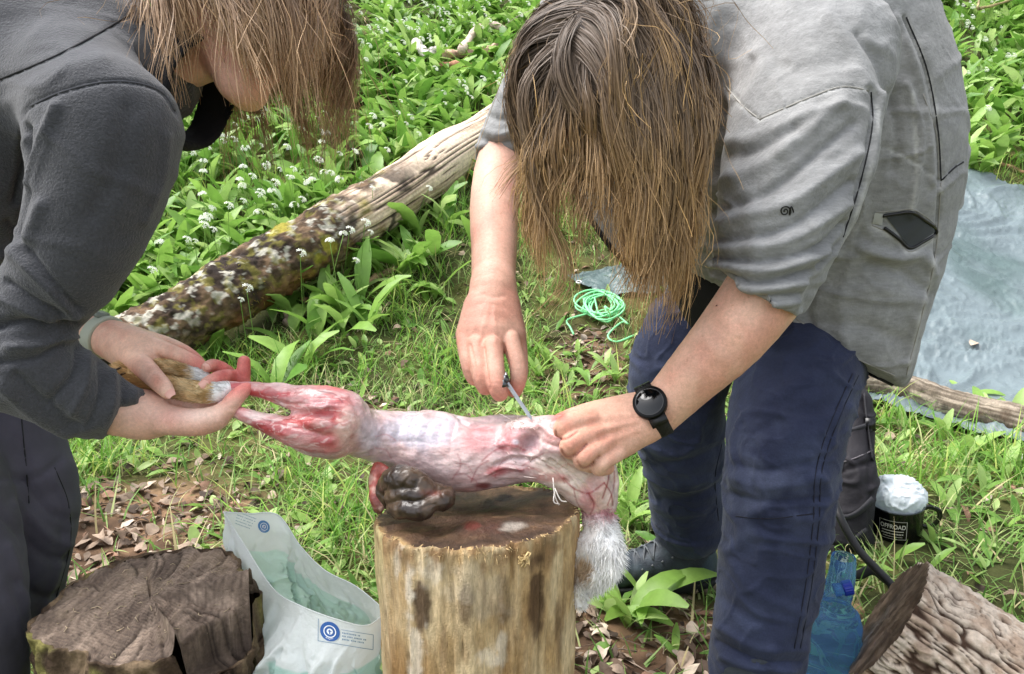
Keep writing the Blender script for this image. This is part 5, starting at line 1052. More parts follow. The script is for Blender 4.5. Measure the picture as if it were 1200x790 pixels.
# person on the left: mousey hair thrown forward, hiding most of the face
def combL(d):
    near_ = sstep(.25, -.25, d[:, 2]); return np.stack([1.1+.1*d[:, 0], -.1+0*near_, -.8*near_+.8*(1-near_)], 1)
def okL(a, b, c_): return (b > -.55) & ((a < .62+.3*b) | (b > .6)) & ((a < .35) | (b > .0)) & ((c_ > -.55) | (b > -.1))
def lenL(d):
    z = (FL_c-.012*fL+.03*uL)[2] + ((d*np.array([.098, .085, .077])*1.03)@np.stack([fL, uL, sL]))[:, 2]; h = np.abs(np.sin(d[:, 0]*37+d[:, 1]*23+d[:, 2]*51)); far = d[:, 2] > .05
    ty = np.where(far, np.where(h > .86, 150+40*h, 84+26*h), np.where(h > .93, 140+20*h, 74+26*h)); zt = CP[2]+1.07*(FW[2]+UP[2]*(395-ty)/FPX); return np.clip((z-zt)*1.12+.02, .05, .33)
hairdo('hair', personL, FL_c, fL, uL, sL, 8500, 300, combL, lenL, okL, hcol((110, 92, 79), (152, 126, 104), (184, 152, 116)), 12, swell=(1.04, 1.2), spread=.011, grav=.12, wave=.004, pull=lambda p, gd, t: (RT*(.03 if t < .35 else 0.))[None] - np.clip((p[:, :1]-P(375, 60, 1.07)[0])/.03, 0, 1.2)*.22*RT)
hairdo('flyaway_hair', personL, FL_c, fL, uL, sL, 170, 80, combL, lambda d: lenL(d)*1.05, okL, hcol((130, 110, 92), (170, 140, 110), (205, 168, 122)), 32, swell=(1.1, 1.45), grav=.10, wave=.022, spread=.03, clump=.2, rad=.0004)
# front locks that hang across the faces
hairdo('front_hair', personR, HR_c, fR, uR, sR, 1500, 46, lambda d: np.stack([1.+0*d[:, 0], -.2+0*d[:, 0], .5*(d[:, 2]-part0)], 1), lambda d: .125+.05*np.abs(np.sin(d[:, 2]*60)), lambda a, b, c_: (a > .2) & (b > .1) & (a < .8) & (c_ > -.6) & (c_ < .25), hcol((96, 82, 70), (136, 112, 86), (176, 142, 98), .4), 41, swell=(1.03, 1.15), grav=.34, wave=.0025, spread=.008)
hairdo('front_hair', personL, FL_c, fL, uL, sL, 700, 60, combL, lambda d: .105+.06*np.abs(np.sin(d[:, 1]*70+d[:, 0]*40)), lambda a, b, c_: (c_ < -.25) & (b > -.15) & (b < .6) & (a > -.2) & (a < .6), hcol((120, 100, 84), (160, 134, 108), (190, 158, 120)), 42, swell=(1.04, 1.2), spread=.012, grav=.16, wave=.004)
# scalp under the hair takes its colour
for per, c0, f, u, s, ok, cl, k0 in ((personR, HR_c, fR, uR, sR, okR, (66, 52, 42), 0), (personL, FL_c, fL, uL, sL, okL, (88, 70, 58), 0)):
    me = per.data; n = len(me.vertices); Vv = np.empty(n*3, np.float32); me.vertices.foreach_get('co', Vv); Vv = Vv.reshape(-1, 3); cc = np.empty(n*4, np.float32); me.color_attributes['Col'].data.foreach_get('color', cc); cc = cc.reshape(-1, 4)
    q = ((Vv-(c0-.012*f+.03*u))@np.stack([f, u, s]).T)/np.array([.098, .085, .077]); l = np.linalg.norm(q, axis=1); d = q/l[:, None]; m = (l < 1.12) & (l > .8) & ok(d[:, 0], d[:, 1], d[:, 2]); cc[m, :3] = lin(cl); me.color_attributes['Col'].data.foreach_set('color', cc.ravel())
# ------------------------------------------------------------------ carrier bag between the stumps
M_film = mat('plastic_film', None, .33, [(28, .5, 4, None, .01), (90, .35, 3, None, .004)], spec=.5, two=.4)
rimF = np.array([P(262, 600, 1.20), P(287, 640, 1.17), P(320, 690, 1.10), P(352, 710, 1.045), P(395, 726, 1.025), P(430, 733, 1.03), P(453, 717, 1.06)])
rimB = np.array([P(262, 600, 1.20), P(292, 602, 1.22), P(326, 604, 1.24), P(352, 640, 1.22), P(380, 668, 1.20), P(418, 688, 1.15), P(453, 717, 1.06)])
bag_base = np.array([(-.33, 1.10), (-.27, 1.02), (-.20, .965), (-.165, .965)]) 
def bag_pt(u, v, front):
    """u across the mouth, v from rim down"""
    r = spline(rimF if front else rimB, 201)[np.clip((u*200).astype(int), 0, 200)]
    b0, b1 = np.array([P(262, 600, 1.20)[0]+.05, P(262, 600, 1.2)[1]-.03, .0]), np.array([P(440, 790, 1.0)[0]-.005, P(440, 790, 1.0)[1]+.06, .0])
    b = b0+(b1-b0)*u[:, None]; nrm = np.array([b1[1]-b0[1], -(b1[0]-b0[0]), 0]); nrm /= np.linalg.norm(nrm); nrm = nrm if nrm@FW < 0 else -nrm
    b = b + nrm*(np.where(u < .5, .045, .07)*np.sin(math.pi*u)**.7 if front else -.06*np.sin(math.pi*u)**.7)[:, None]; b[:, 2] = .012
    p = r*(1-v)[:, None]+b*v[:, None]; bulge = np.sin(math.pi*np.clip(v*1.1, 0, 1))*np.sin(math.pi*u)
    p = p + nrm*((.035 if front else -.02)*bulge)[:, None]
    q = np.stack([u*3, v*3, np.full_like(u, 0. if front else 9.)], 1)
    cre = np.abs(vnoise(np.stack([u*9+v*2.5, v*2.2, 0*u+(1 if front else 5)], 1))); c2 = np.abs(vnoise(np.stack([u*5-v*4, v*5, 0*u+(11 if front else 15)], 1))); c3 = np.abs(vnoise(np.stack([u*15+v*9, v*12-u*4, 0*u+(21 if front else 25)], 1)))
    return p + nrm*(.014*sstep(0, .12, v)*fbm(q, 1.6, 3)+.016*sstep(.01, .25, v)*(sstep(.18, 0, cre)-.5*sstep(.15, 0, c2)+.35*sstep(.2, 0, c3)))[:, None]
bag = empty('carrier_bag', ((rimF[0]+rimF[-1])/2*np.array([1, 1, 0])), 'open pale white and mint plastic bag standing between the dark stump and the chopping stump', 'plastic bag')
U, Vv = np.meshgrid(np.linspace(0, 1, 120), np.linspace(0, 1, 110), indexing='ij'); u, v = U.ravel(), Vv.ravel()
wht, mint, mint2 = lin((240, 244, 244)), lin((188, 222, 213)), lin((214, 236, 229))
for front in (True, False):
    Q = bag_pt(u, v, front); band = .155+.035*np.sin(u*3.1)*front + .02*fbm(np.stack([u, v, 0*u], 1), 6, 2)
    c = mix(wht, mint if front else mint2, sstep(-.004, .004, v-band)*(np.where(u > .46, 1., .55*sstep(.40, .2, u)) if front else 1.))
    if front: c = mix(c, mint, sstep(.5, .52, v)*sstep(.46, .44, u)*.8)
    b_o = mesh('front_sheet' if front else 'back_sheet', Q, grid_faces(120, 110), M_film, c); under(b_o, bag)
    m = MB(); rim = bag_pt(np.linspace(0, 1, 120), np.zeros(120), front); m.tube(rim, .0011, 5, lin((238, 242, 242))); under(m.build('rim_weld', M_film), bag)
    if front: bag_front = b_o
# emblem and print on the front, a second one printed at the far corner
M_blue = mat('blue_print', (44, 92, 160), .5); M_wht = mat('white_print', (236, 240, 242), .5); M_gryp = mat('grey_print', (124, 150, 176), .6)
bvf = bvh_of(bag_front)
def stamp(b, cx, cy, ux, uy, pts2, name, mt, parent, lift):
    """flat print: 2-D shapes laid on the surface"""
    m = MB(); n_ = 0
    for poly in pts2:
        W_ = []; 
        for a, k in poly:
            h = on_surf(b, cx+a*ux[0]+k*uy[0], cy+a*ux[1]+k*uy[1], lift)
            if h is None: W_ = []; break
            W_.append(h[0])
        if len(W_) > 2: m.add(W_, np.array([list(range(len(W_)))])); n_ += 1
    if not n_: return None
    o = m.build(name, mt, smooth=False)
    if parent.parent is None: under(o, parent)
    else: o.parent = parent
    return o
circ = lambda r0, n=28: [(r0*math.cos(i/n*6.2832), r0*math.sin(i/n*6.2832)) for i in range(n)]
def ringp(r0, r1, n=28): return [[(r0*math.cos(i/n*6.2832), r0*math.sin(i/n*6.2832)), (r1*math.cos(i/n*6.2832), r1*math.sin(i/n*6.2832)), (r1*math.cos((i+1)/n*6.2832), r1*math.sin((i+1)/n*6.2832)), (r0*math.cos((i+1)/n*6.2832), r0*math.sin((i+1)/n*6.2832))] for i in range(n)]
rect = lambda x0, y0, x1, y1: [(x0, y0), (x1, y0), (x1, y1), (x0, y1)]
bvb = bvh_of(bpy.data.objects['back_sheet'])
for cx, cy, sc_, front in ((387, 740, 1., True), (309, 617, .62, False)):
    ux, uy = ((1, .16), (-.02, 1)) if front else ((.95, .42), (-.25, .95)); b = bvf if front else bvb
    e = stamp(b, cx, cy, ux, uy, ringp(0.01, 11.5*sc_), 'emblem', M_blue if front else mat('blue_print_faded', (92, 140, 190), .5), bag, .0012)
    if e is None: continue
    stamp(b, cx, cy, ux, uy, ringp(6.2*sc_, 7.4*sc_)+ringp(0.01, 3.6*sc_, 16), 'emblem_ring', M_wht, e, .0018)
    stamp(b, cx, cy, ux, uy, [rect(-.7*sc_, -2.2*sc_, .7*sc_, 2.8*sc_), rect(-2*sc_, -1*sc_, 2*sc_, -.1*sc_)], 'emblem_figure', M_blue, e, .0023)
    stamp(b, cx, cy, ux, uy, [rect(-4.5*sc_+i*1.3*sc_, 8.4*sc_-abs(i-3)*.5*sc_, -3.9*sc_+i*1.3*sc_, 9.8*sc_-abs(i-3)*.5*sc_) for i in range(7)], 'emblem_lettering', M_wht, e, .0018)
rl = np.random.default_rng(4)
def textline(x0, x1, y, h):
    out_ = []; x = x0
    while x < x1:
        w = rl.uniform(.7, 1.5); out_.append(rect(x, y, x+w, y+h)); x += w+(.5 if rl.random() < .85 else 1.8)
    return out_
stamp(bvf, 387, 740, (1, .16), (-.02, 1), textline(14, 36, -1.5, 1.5)+textline(14, 41, 2.2, 1.5)+textline(14, 39, 5.9, 1.5), 'small_print', M_gryp, bag, .0012)
stamp(bvf, 387, 740, (1, .16), (-.02, 1), [rect(-14, -13, -13.3, 13.4)]+[rect(13+i*3.7, -4.6, 13+i*3.7+3.7, -4.) for i in range(10)]+[rect(49.4, -4, 50.1, 12.6)]+[rect(-14+i*4, 12.8, -10+i*4, 13.5) for i in range(16)], 'print_border', M_gryp, bag, .0011)
bs_ = bpy.data.objects['back_sheet']; stamp(bvb, 290, 612, (.95, .35), (-.25, .95), [q for j in range(5) for q in textline(-14, 8-j, -8+j*3.4, 1.)], 'small_print', mat('grey_print_faded', (168, 186, 198), .6), bag, .0012)
# handle slit in the mouth: small dark cut edge
m = MB(); 
# ------------------------------------------------------------------ mug
mg = ong(1049, 628); mug = empty('enamel_mug', mg, 'black enamel mug with a white lettered frame, stuffed with a crumpled white bag', 'mug')
dm = float(proj(mg[None])[2][0]); rM = RR(28.5, dm); hM = .088
tilt = Matrix.Rotation(math.radians(-5), 3, 'Y'); 
def mugv(V): return (np.asarray(V)@np.array(tilt).T)+mg+np.array([0, 0, .004])
a = np.linspace(0, 2*math.pi, 65)[:-1]
def lathe(prof, f=lambda V: V, n=64):
    a = np.linspace(0, 2*math.pi, n, endpoint=False); V = np.stack([np.stack([r*np.cos(a), r*np.sin(a), 0*a+z], 1) for r, z in prof]).reshape(-1, 3); return f(V), grid_faces(len(prof), n, True)
M_enam = mat('black_enamel', (10, 13, 13), .16, [(30, .06, 2)], spec=.5)
V, Fm = lathe([(.0005, .001), (rM*.86, 0), (rM*.93, .003), (rM*.965, .012), (rM, hM-.004), (rM*1.0, hM), (rM*.96, hM), (rM*.94, .01), (.0005, .006)], mugv)
o = mesh('mug_body', V, Fm, M_enam); under(o, mug)
rp = np.stack([rM*1.005*np.cos(a), rM*1.005*np.sin(a), 0*a+hM], 1); rp = np.vstack([rp, rp[:2]]); m = MB(); m.tube(mugv(rp), .0018, 8, caps=False); under(m.build('rim', mat('rim_steel', (90, 96, 100), .25, metal=.7)), mug)
hp_ = spline([(rM*.99, -.0, hM*.80), (rM*1.28, -.0, hM*.84), (rM*1.62, -.0, hM*.70), (rM*1.60, 0, hM*.42), (rM*1.28, 0, hM*.22), (rM*.96, 0, hM*.24)], 30); ca_ = math.radians(-8); hp_ = hp_@np.array([[math.cos(ca_), math.sin(ca_), 0], [-math.sin(ca_), math.cos(ca_), 0], [0, 0, 1]]); m = MB(); m.tube(mugv(hp_), .0062, 10, flat=.45); under(m.build('handle', M_enam), mug)
def text_mesh(txt, size):
    cu = bpy.data.curves.new('lettering', 'FONT'); cu.body = txt; cu.size = size; cu.align_x = 'CENTER'; cu.align_y = 'CENTER'; cu.offset = size*.018; t = bpy.data.objects.new('lettering', cu); COL.objects.link(t)
    bpy.context.view_layer.update(); ev = t.evaluated_get(bpy.context.evaluated_depsgraph_get()); me = ev.to_mesh(); me.calc_loop_triangles()
    V = np.array([v.co[:] for v in me.vertices]); F = np.array([tuple(x.vertices) for x in me.loop_triangles]); ev.to_mesh_clear(); bpy.data.objects.remove(t); bpy.data.curves.remove(cu); return V, F
M_let = mat('cream_print', (206, 204, 192), .5); toc = math.atan2(-mg[1], -mg[0])-math.radians(4)
def wrap(V2, zc, lift=.0009):
    V2 = np.asarray(V2); th_ = toc+V2[:, 0]/rM; z = zc+V2[:, 1]; r = rM*(.965+.035*np.clip((z-.012)/(hM-.016), 0, 1))+lift; return mugv(np.stack([r*np.cos(th_), r*np.sin(th_), z], 1))
tp = MB(); V2, F2 = text_mesh('OFFROAD', .0160); V2[:, 0] *= .80; tp.add(wrap(V2, .0515), F2)
def rrect(m, x0, y0, x1, y1, zc):
    n_ = max(2, int(abs(x1-x0)/.002)); xs = np.linspace(x0, x1, n_); V2 = np.array([(x, y) for x in xs for y in (y0, y1)]); m.add(wrap(V2, zc), grid_faces(n_, 2))
o = tp.build('lettering', M_let, smooth=False); under(o, mug)
fm = MB()
for q in ((-.032, .0245, .032, .0235), (-.032, -.0235, .032, -.0245), (-.032, -.0245, -.031, .0245), (.031, -.0245, .032, .0245)): rrect(fm, *q, .0425)
under(fm.build('printed_frame', M_let, smooth=False), mug)
lm_ = MB(); rrect(lm_, -.025, -.0035, .025, -.0015, .0425)
x = -.025
while x < .024:
    w = rl.uniform(.0012, .0026); rrect(lm_, x, -.0120, x+w, -.0085, .0425); x += w+rl.uniform(.0007, .0016)
x = -.022
while x < .022:
    w = rl.uniform(.001, .002); rrect(lm_, x, -.0185, x+w, -.0165, .0425); x += w+.0008
under(lm_.build('small_lettering', M_let, smooth=False), mug)
# crumpled bag stuffed in the mug
F = Field(mg+np.array([-.1, -.1, .05]), mg+np.array([.1, .1, .2]), .0024); top = mugv([[0, 0, hM]])[0]
F.ell(top+np.array([-.002, 0, .024]), [np.array([rM*1.05, 0, 0]), np.array([0, rM*.98, 0]), np.array([0, 0, .036])], .01).cone(top+np.array([0, 0, -.02]), top+np.array([0, 0, .01]), rM*.84, rM*.9, .012)
F.cone(top+np.array([-.030, -.005, .04]), top+np.array([-.037, -.005, .066]), .016, .0115, .012); F.cone(top+np.array([-.050, -.01, .02]), top+np.array([-.052, -.01, .048]), .010, .006, .012)
V, Fq = F.nets(); N = vnormals(V, Fq); w_ = fbm(V, 9, 2)[:, None]*.02; A_ = np.abs(vnoise((V+w_)*np.array([55, 55, 26]))); B_ = np.abs(vnoise((V+w_)*np.array([90, 90, 50])+9.)); V = V+N*(.0055*(sstep(.25, 0, A_)-.3)+.0025*sstep(.25, 0, B_))[:, None]
sb = mesh('crumpled_bag', V, [Fq], mat('white_film', None, .45, [(200, .2, 2, None, .002)], spec=.4, two=.3), np.repeat(lin((226, 234, 238))[None], len(V), 0)); tag(sb, 'crumpled white plastic bag stuffed into the black mug', 'plastic bag')

# ------------------------------------------------------------------ blue water bottle standing behind the near trouser leg
bt0 = ong(968, 806); db = float(proj(bt0[None])[2][0]); rb = RR(31, db); bottle = empty('water_bottle', bt0, 'blue plastic water bottle with a dark blue cap, half hidden by a navy trouser leg', 'bottle')
z_at = lambda py: (lambda r: CP[2]+r[2]*(bt0[1]/r[1]))(FW+UP*((395-py)/FPX))-bt0[2]
zz = [z_at(p) for p in (806, 797, 775, 745, 722, 712, 706, 692, 672, 657, 652)]
M_pet = mat('blue_plastic', (138, 190, 246), .06, [(60, .2, 2, None, .003)], spec=.6, trans=.8); M_pet.node_tree.nodes['Principled BSDF'].inputs['IOR'].default_value = 1.12
prof = [(.0005, .004), (rb*.8, 0)] + [(r*rb, z) for r, z in zip((.95, .99, 1.0, .99, .84, .60, .50, .50, .49, .44, .40), zz)]
pr = spline(np.array(prof), 90); ribs = 1+.02*np.sin(np.arange(90)*1.1)*(np.arange(90) > 18)*(np.arange(90) < 70)
V, Fm = lathe([(max(.0005, r*k), z) for (r, z), k in zip(pr, ribs)], lambda V: V*np.array([1, 1, 1])+bt0); 
N = vnormals(V, Fm); V = V+N*(.0022*fbm(V, 30, 2))[:, None]; under(mesh('bottle_body', V, Fm, M_pet), bottle)
wtr = [(r*.97, z) for r, z in pr if z < zz[5]-.006]; wtr = wtr + [(.0005, wtr[-1][1])]; V, Fm = lathe(wtr, lambda V: V+bt0); 
# cap on a spout that leans out to the right
sp0 = np.array([P(975, 662, db)[0], bt0[1]-rb*.55, 0]); sp0[2] = P(972, 662, db)[2]; cdir = RT*.85+UP*.25-FW*.15; cdir /= np.linalg.norm(cdir)
m = MB(); c0 = P(986, 690, db-.05-rb*.62); m.tube([c0-cdir*.012, c0+cdir*.004], [.012, .0105], 20); under(m.build('spout', M_pet), bottle)
m = MB(); n_ = 40; a_ = np.arange(n_); e1 = np.cross(cdir, UP); e1 /= np.linalg.norm(e1); e2 = np.cross(cdir, e1); rr_ = [.0001, .0118, .0130, .0130, .0118, .0001]; hh = [0, 0, .0015, .0145, .016, .016]
V = np.stack([c0+cdir*(.002+h)+((r*(1+.05*(a_ % 2)*(0 < k < 5)))[:, None])*(np.cos(a_/n_*6.2832)[:, None]*e1+np.sin(a_/n_*6.2832)[:, None]*e2) for k, (r, h) in enumerate(zip(rr_, hh))]).reshape(-1, 3)
m.add(V, grid_faces(6, n_, True)); under(m.build('cap', mat('blue_cap', (22, 48, 150), .3), smooth=False), bottle)

# ------------------------------------------------------------------ rucksack behind the leg, with its drinking hose
M_pack = mat('black_nylon', None, .7, [(800, .35, 2, None, .002), (26, .25, 3, None, .01)], [(20, .25), (400, .12)], spec=.3)
pc = ong(985, 640); pk_ = empty('rucksack', pc, 'black rucksack leaning behind the trouser leg, near the mug', 'backpack'); dp = float(proj(pc[None])[2][0])
def pp3(px, py, dd=0.): return P(px, py, dp+dd)
F = Field(np.minimum(pp3(860, 700), pp3(1050, 440))-np.array([.0, .16, .05]), np.maximum(pp3(860, 640), pp3(1050, 440))+np.array([0, .3, .08]), .006)
F.chain([list(pp3(968, 470, .12))+[.085], list(pp3(968, 540, .10))+[.10], list(pp3(960, 610, .08))+[.11], list(pp3(955, 640, .08))+[.10]], .04, n=6); F.chain([list(pp3(920, 500, .16))+[.09], list(pp3(900, 600, .12))+[.10]], .04)
F.chain([list(pp3(1000, 470, .06))+[.045], list(pp3(1000, 560, .0))+[.058], list(pp3(990, 620, .0))+[.062]], .02)
V, Fq = F.nets(); V = relax(V, Fq, 2); N = vnormals(V, Fq); V = V+N*(.006*fbm(V, 11, 3)+.006*sstep(.2, 0, np.abs(vnoise(V*np.array([9, 9, 16])))))[:, None]
V = creases(V, N, [([(1000, 480), (990, 520), (985, 560)], 3, -.006), ([(970, 555), (1000, 548), (1026, 540)], 3, -.006), ([(965, 600), (1000, 600), (1024, 585)], 4, .005), ([(1012, 470), (1020, 520), (1018, 580)], 3, -.005)])
packo = mesh('pack_body', V, [Fq], M_pack, np.repeat(lin((34, 32, 37))[None], len(V), 0)); under(packo, pk_); bp = bvh_of(packo)
for pts, r, nm in (([(968, 512), (990, 508), (1012, 500), (1026, 498)], .007, 'strap'), ([(1012, 462), (1016, 500), (1022, 540)], .007, 'strap'), ([(960, 585), (985, 606), (1006, 600), (1022, 585)], .008, 'strap'), ([(966, 640), (990, 640), (1015, 620)], .006, 'strap')):
    o_ = seam_on(bp, pts, nm, mat('webbing', (44, 44, 48), .8, [(400, .3, 1)]), pk_, r, lift=.002, flat=.35)
for pts in ([(975, 545), (1000, 538), (1022, 528)], [(990, 470), (988, 520), (984, 560)]): seam_on(bp, pts, 'zip', mat('grey_zip', (96, 92, 96), .6), pk_, .0018, lift=.001)
h = on_surf(bp, 1018, 498, .004)
if h is not None: m = MB(); m.box(h[0], (RT*.012, UP*.016, FW*.006)); under(m.build('buckle', M_blackp), pk_)
m = MB(); hw_ = np.array([P(972, 560, dp-.12), P(982, 600, dp-.20), P(1003, 640, dp-.25), P(1028, 668, dp-.29), P(1046, 688, dp-.31), P(1052, 708, dp-.33)]); m.tube(spline(hw_, 50), .0085, 12); under(m.build('drinking_hose', mat('hose', (22, 22, 24), .45)), pk_)
m = MB(); m.tube(spline(np.array([P(975, 640, dp-.1), P(980, 668, dp-.13), P(1000, 676, dp-.18), P(1022, 668, dp-.2), P(1040, 680, dp-.22)]), 30), .011, 10, flat=.3); under(m.build('strap', mat('webbing_dark', (26, 26, 29), .8)), pk_)

# ------------------------------------------------------------------ tarpaulin
M_tarp = mat('tarpaulin', None, .36, [(22, .55, 5, None, .012), (90, .35, 3, None, .004)], [(8, .12)], spec=.5)
def tarp(corners, nu, nv, amp, seed, name, label, lift=.03, fr=1.):
    a, b, c_, d = [np.array(ong(*p)) for p in corners]; U, Vv = np.meshgrid(np.linspace(0, 1, nu), np.linspace(0, 1, nv), indexing='ij'); u, v = U.ravel()[:, None], Vv.ravel()[:, None]
    q = (a*(1-u)+b*u)*(1-v)+(d*(1-u)+c_*u)*v; z = ground_h(q[:, 0], q[:, 1]); w = .35*np.stack([fbm(q, 2.2, 2, seed), fbm(q, 2.2, 2, seed+5), 0*q[:, 0]], 1); s_ = (q+w)@np.array([[5, 3., 0], [-3.5, 6.5, 0], [0, 0, 0]])*fr
    r1 = 1-np.abs(vnoise(s_+seed))*2.2; r2 = 1-np.abs(vnoise(s_*2.1+seed+3))*2.2; r3 = 1-np.abs(vnoise(s_*4.3+seed+9))*2.; q[:, 2] = z+lift+amp*(np.clip(r1, -.3, 1)+.6*np.clip(r2, -.3, 1)**3+.7*np.clip(r3, -.4, 1)**3+.6*fbm(q, 3, 2))
    cc = mix(lin((106, 119, 123)), lin((78, 96, 95)), sstep(-.2, .7, fbm(q, 2.4, 3, seed+2)))
    o = mesh(name, q, grid_faces(nu, nv), M_tarp, cc); return tag(o, label, 'tarpaulin'), q.reshape(nu, nv, 3)
t1, tq = tarp([(1010, 476), (1420, 590), (1420, 300), (1060, 180)], 150, 150, .015, 1., 'tarpaulin', 'large wrinkled blue-grey tarpaulin spread on the slope behind the grey pullover', .035)
t2, tq2 = tarp([(664, 331), (705, 352), (860, 352), (840, 296)], 60, 50, .014, 4., 'tarpaulin', 'corner of tarpaulin with an eyelet beside the coiled green cord', .02)
h = onz(676, 336, 0); g_ = ong(676, 337); k_ = tq2.reshape(-1, 3); j_ = np.argmin(np.hypot(*(np.array(proj(k_)[:2])-np.array([[676], [336]])))); e_ = k_[j_]+np.array([0, 0, .004])
m = MB(); a_ = np.linspace(0, 6.2832, 25); nrm_ = np.array([0, -.3, 1.]); nrm_ /= np.linalg.norm(nrm_); x_ = np.array([1., 0, 0]); y_ = np.cross(nrm_, x_); m.tube(e_+.011*(np.cos(a_)[:, None]*x_+np.sin(a_)[:, None]*y_), .0038, 8, caps=False); o = m.build('eyelet', mat('eyelet_ring', (220, 222, 224), .3, metal=.3)); o.parent = t2
# fallen leaf lying on the large tarpaulin, hem rope along the edge log
def leaf_geo(L, w, curl=.2, n=7, fold=.25, lobes_=0.):
    t = np.linspace(0, 1, n); ww = w*np.sin(np.pi*np.clip(t*.96+.03, 0, 1))**.8*(1+lobes_*np.sin(t*22)); z = curl*L*(t-t*t)*2
    V = np.concatenate([np.stack([-ww, t*L, z+fold*ww], 1), np.stack([0*t, t*L, z], 1), np.stack([ww, t*L, z+fold*ww], 1)]).reshape(3, n, 3).transpose(1, 0, 2).reshape(-1, 3); return V, grid_faces(n, 3)
# ------------------------------------------------------------------ coil of green cord
M_cord = mat('green_cord', (132, 214, 152), .5, [(900, .4, 2, None, .001)]); cc0 = ong(704, 368); rc = np.random.default_rng(8); pts = []
for i in range(260):
    a_ = i/260*6.2832*11; ra = .058+.022*math.sin(i*.31)+.012*math.sin(i*.083+1); rb_ = .085+.02*math.sin(i*.05)
    x = cc0[0]+math.cos(a_)*ra*1.15+.015*math.sin(i*.02); y = cc0[1]+math.sin(a_)*rb_*.95+.02*math.sin(i*.033); pts.append((x, y, float(ground_h(x, y))+.03+.010*math.sin(i*.21)+.012*(i/260)))
tail = [ong(690, 398), ong(668, 388), ong(664, 384), ong(680, 376)]; pts = [tuple(p+np.array([0, 0, .03])) for p in (ong(672, 402), ong(668, 392), ong(664, 385), ong(680, 379))] + pts + [tuple(p+np.array([0, 0, .03])) for p in (ong(735, 388), ong(728, 386), ong(712, 402), ong(722, 410), ong(742, 402))]
m = MB(); m.tube(spline(np.array(pts), 1100), .0040, 6); tag(m.build('cord', M_cord), 'loose coil of bright green cord lying by the tarpaulin corner', 'cord')
# pale splintered wood on the slope and sticks in the clearing
M_stick = mat('stick_bark', None, .85, [(120, .5, 4)], [(60, .25)], spec=.2)
def stick(pts, rad, label, colr, name='stick', cat='stick', lift=None, group=None, branch=None):
    q = [ong(*p) if len(p) == 2 else ong(*p[:2])+np.array([0, 0, p[2]]) for p in pts]; q = [p+np.array([0, 0, (rad if lift is None else lift)]) for p in q]; s_ = spline(np.array(q), 28); s_ = s_+.25*rad*np.stack([fbm(s_, 30, 2), fbm(s_, 30, 2, 5.), fbm(s_, 30, 2, 9.)], 1)
    m = MB(); V, Fs = tube_geo(s_, rad*(1+.18*np.sin(np.arange(28)*.9))*np.linspace(1, .75, 28), 10); m.add(V, Fs, mix(lin(colr), lin(colr)*.45, sstep(-.1, .6, fbm(V, 35, 3)))); 
    if branch: V, Fs = tube_geo(spline(np.array([s_[branch[0]], s_[branch[0]]+np.array(branch[1])]), 6), np.linspace(rad*.7, rad*.4, 6), 8); m.add(V, Fs, lin(colr)*.8)
    return tag(m.build(name, M_stick), label, cat, group)
stick([(335, 385), (352, 374), (378, 366)], .018, 'grey forked stub of branch lying below the fallen log', (150, 130, 118), branch=(3, (-.01, -.02, .05)))
stick([(352, 358), (378, 352), (402, 346)], .015, 'brown broken branch just under the mossy side of the fallen log', (142, 108, 80))
stick([(430, 336), (448, 326), (474, 316)], .018, 'short pale branch with a split end in the grass under the bare log', (170, 140, 110))
stick([(812, 694), (835, 697), (862, 694)], .012, 'thin stick on the ground behind the navy trouser leg', (176, 160, 140))
stick([(405, 655), (440, 660), (470, 662)], .005, 'thin brown twig in the grass behind the plastic bag', (120, 96, 74))
stick([(1125, 168), (1160, 190), (1200, 207)], .018, 'thin brown branch in the wild garlic above the large tarpaulin', (146, 112, 84))
stick([(1140, 50), (1170, 42), (1230, 15)], .012, 'dry bent branch arching over the garlic at the top of the slope', (150, 136, 96), lift=.25)
stick([(1138, 54), (1150, 24), (1190, 20), (1230, 30)], .008, 'slender pale twig arching above the dry bent branch', (170, 156, 116), lift=.28)
stick([(540, 84), (565, 52), (592, 56)], .030, 'pale bent splinter of wood standing out of the garlic', (222, 200, 186), name='wood_splinter', lift=.14)
stick([(520, 82), (560, 78), (600, 66)], .030, 'pinkish split piece of wood lying behind the log top', (214, 178, 158), name='wood_splinter', lift=.10)
stick([(488, 70), (500, 84), (512, 78)], .035, 'short white chunk of split wood among the garlic', (226, 218, 212), name='wood_splinter', lift=.12)
stick([(505, 98), (530, 92), (556, 94)], .028, 'reddish brown slab of split wood below the pale splinters', (190, 138, 112), name='wood_splinter', lift=.09)
# stones
def stone(px, py, r, label, colr):
    c0 = ong(px, py); th, ph = np.meshgrid(np.linspace(0, math.pi, 16), np.linspace(0, 2*math.pi, 24, endpoint=False), indexing='ij'); d = np.stack([np.sin(th)*np.cos(ph), np.sin(th)*np.sin(ph), np.cos(th)], -1).reshape(-1, 3); V = c0+d*r*np.array([1.2, .9, .7])*(1+.25*fbm(d, 1.6, 3, px))[:, None]+np.array([0, 0, r*.4])
    tag(mesh('stone', V, grid_faces(16, 24, True), M_stick, mix(lin(colr), lin(colr)*.6, sstep(-.2, .6, fbm(V, 40, 3)))), label, 'stone')
stone(999, 722, .022, 'tan pebble beside the blue bottle', (186, 154, 112)); stone(1197, 549, .035, 'pale grey stone in the trampled grass below the tarpaulin log', (196, 190, 182))
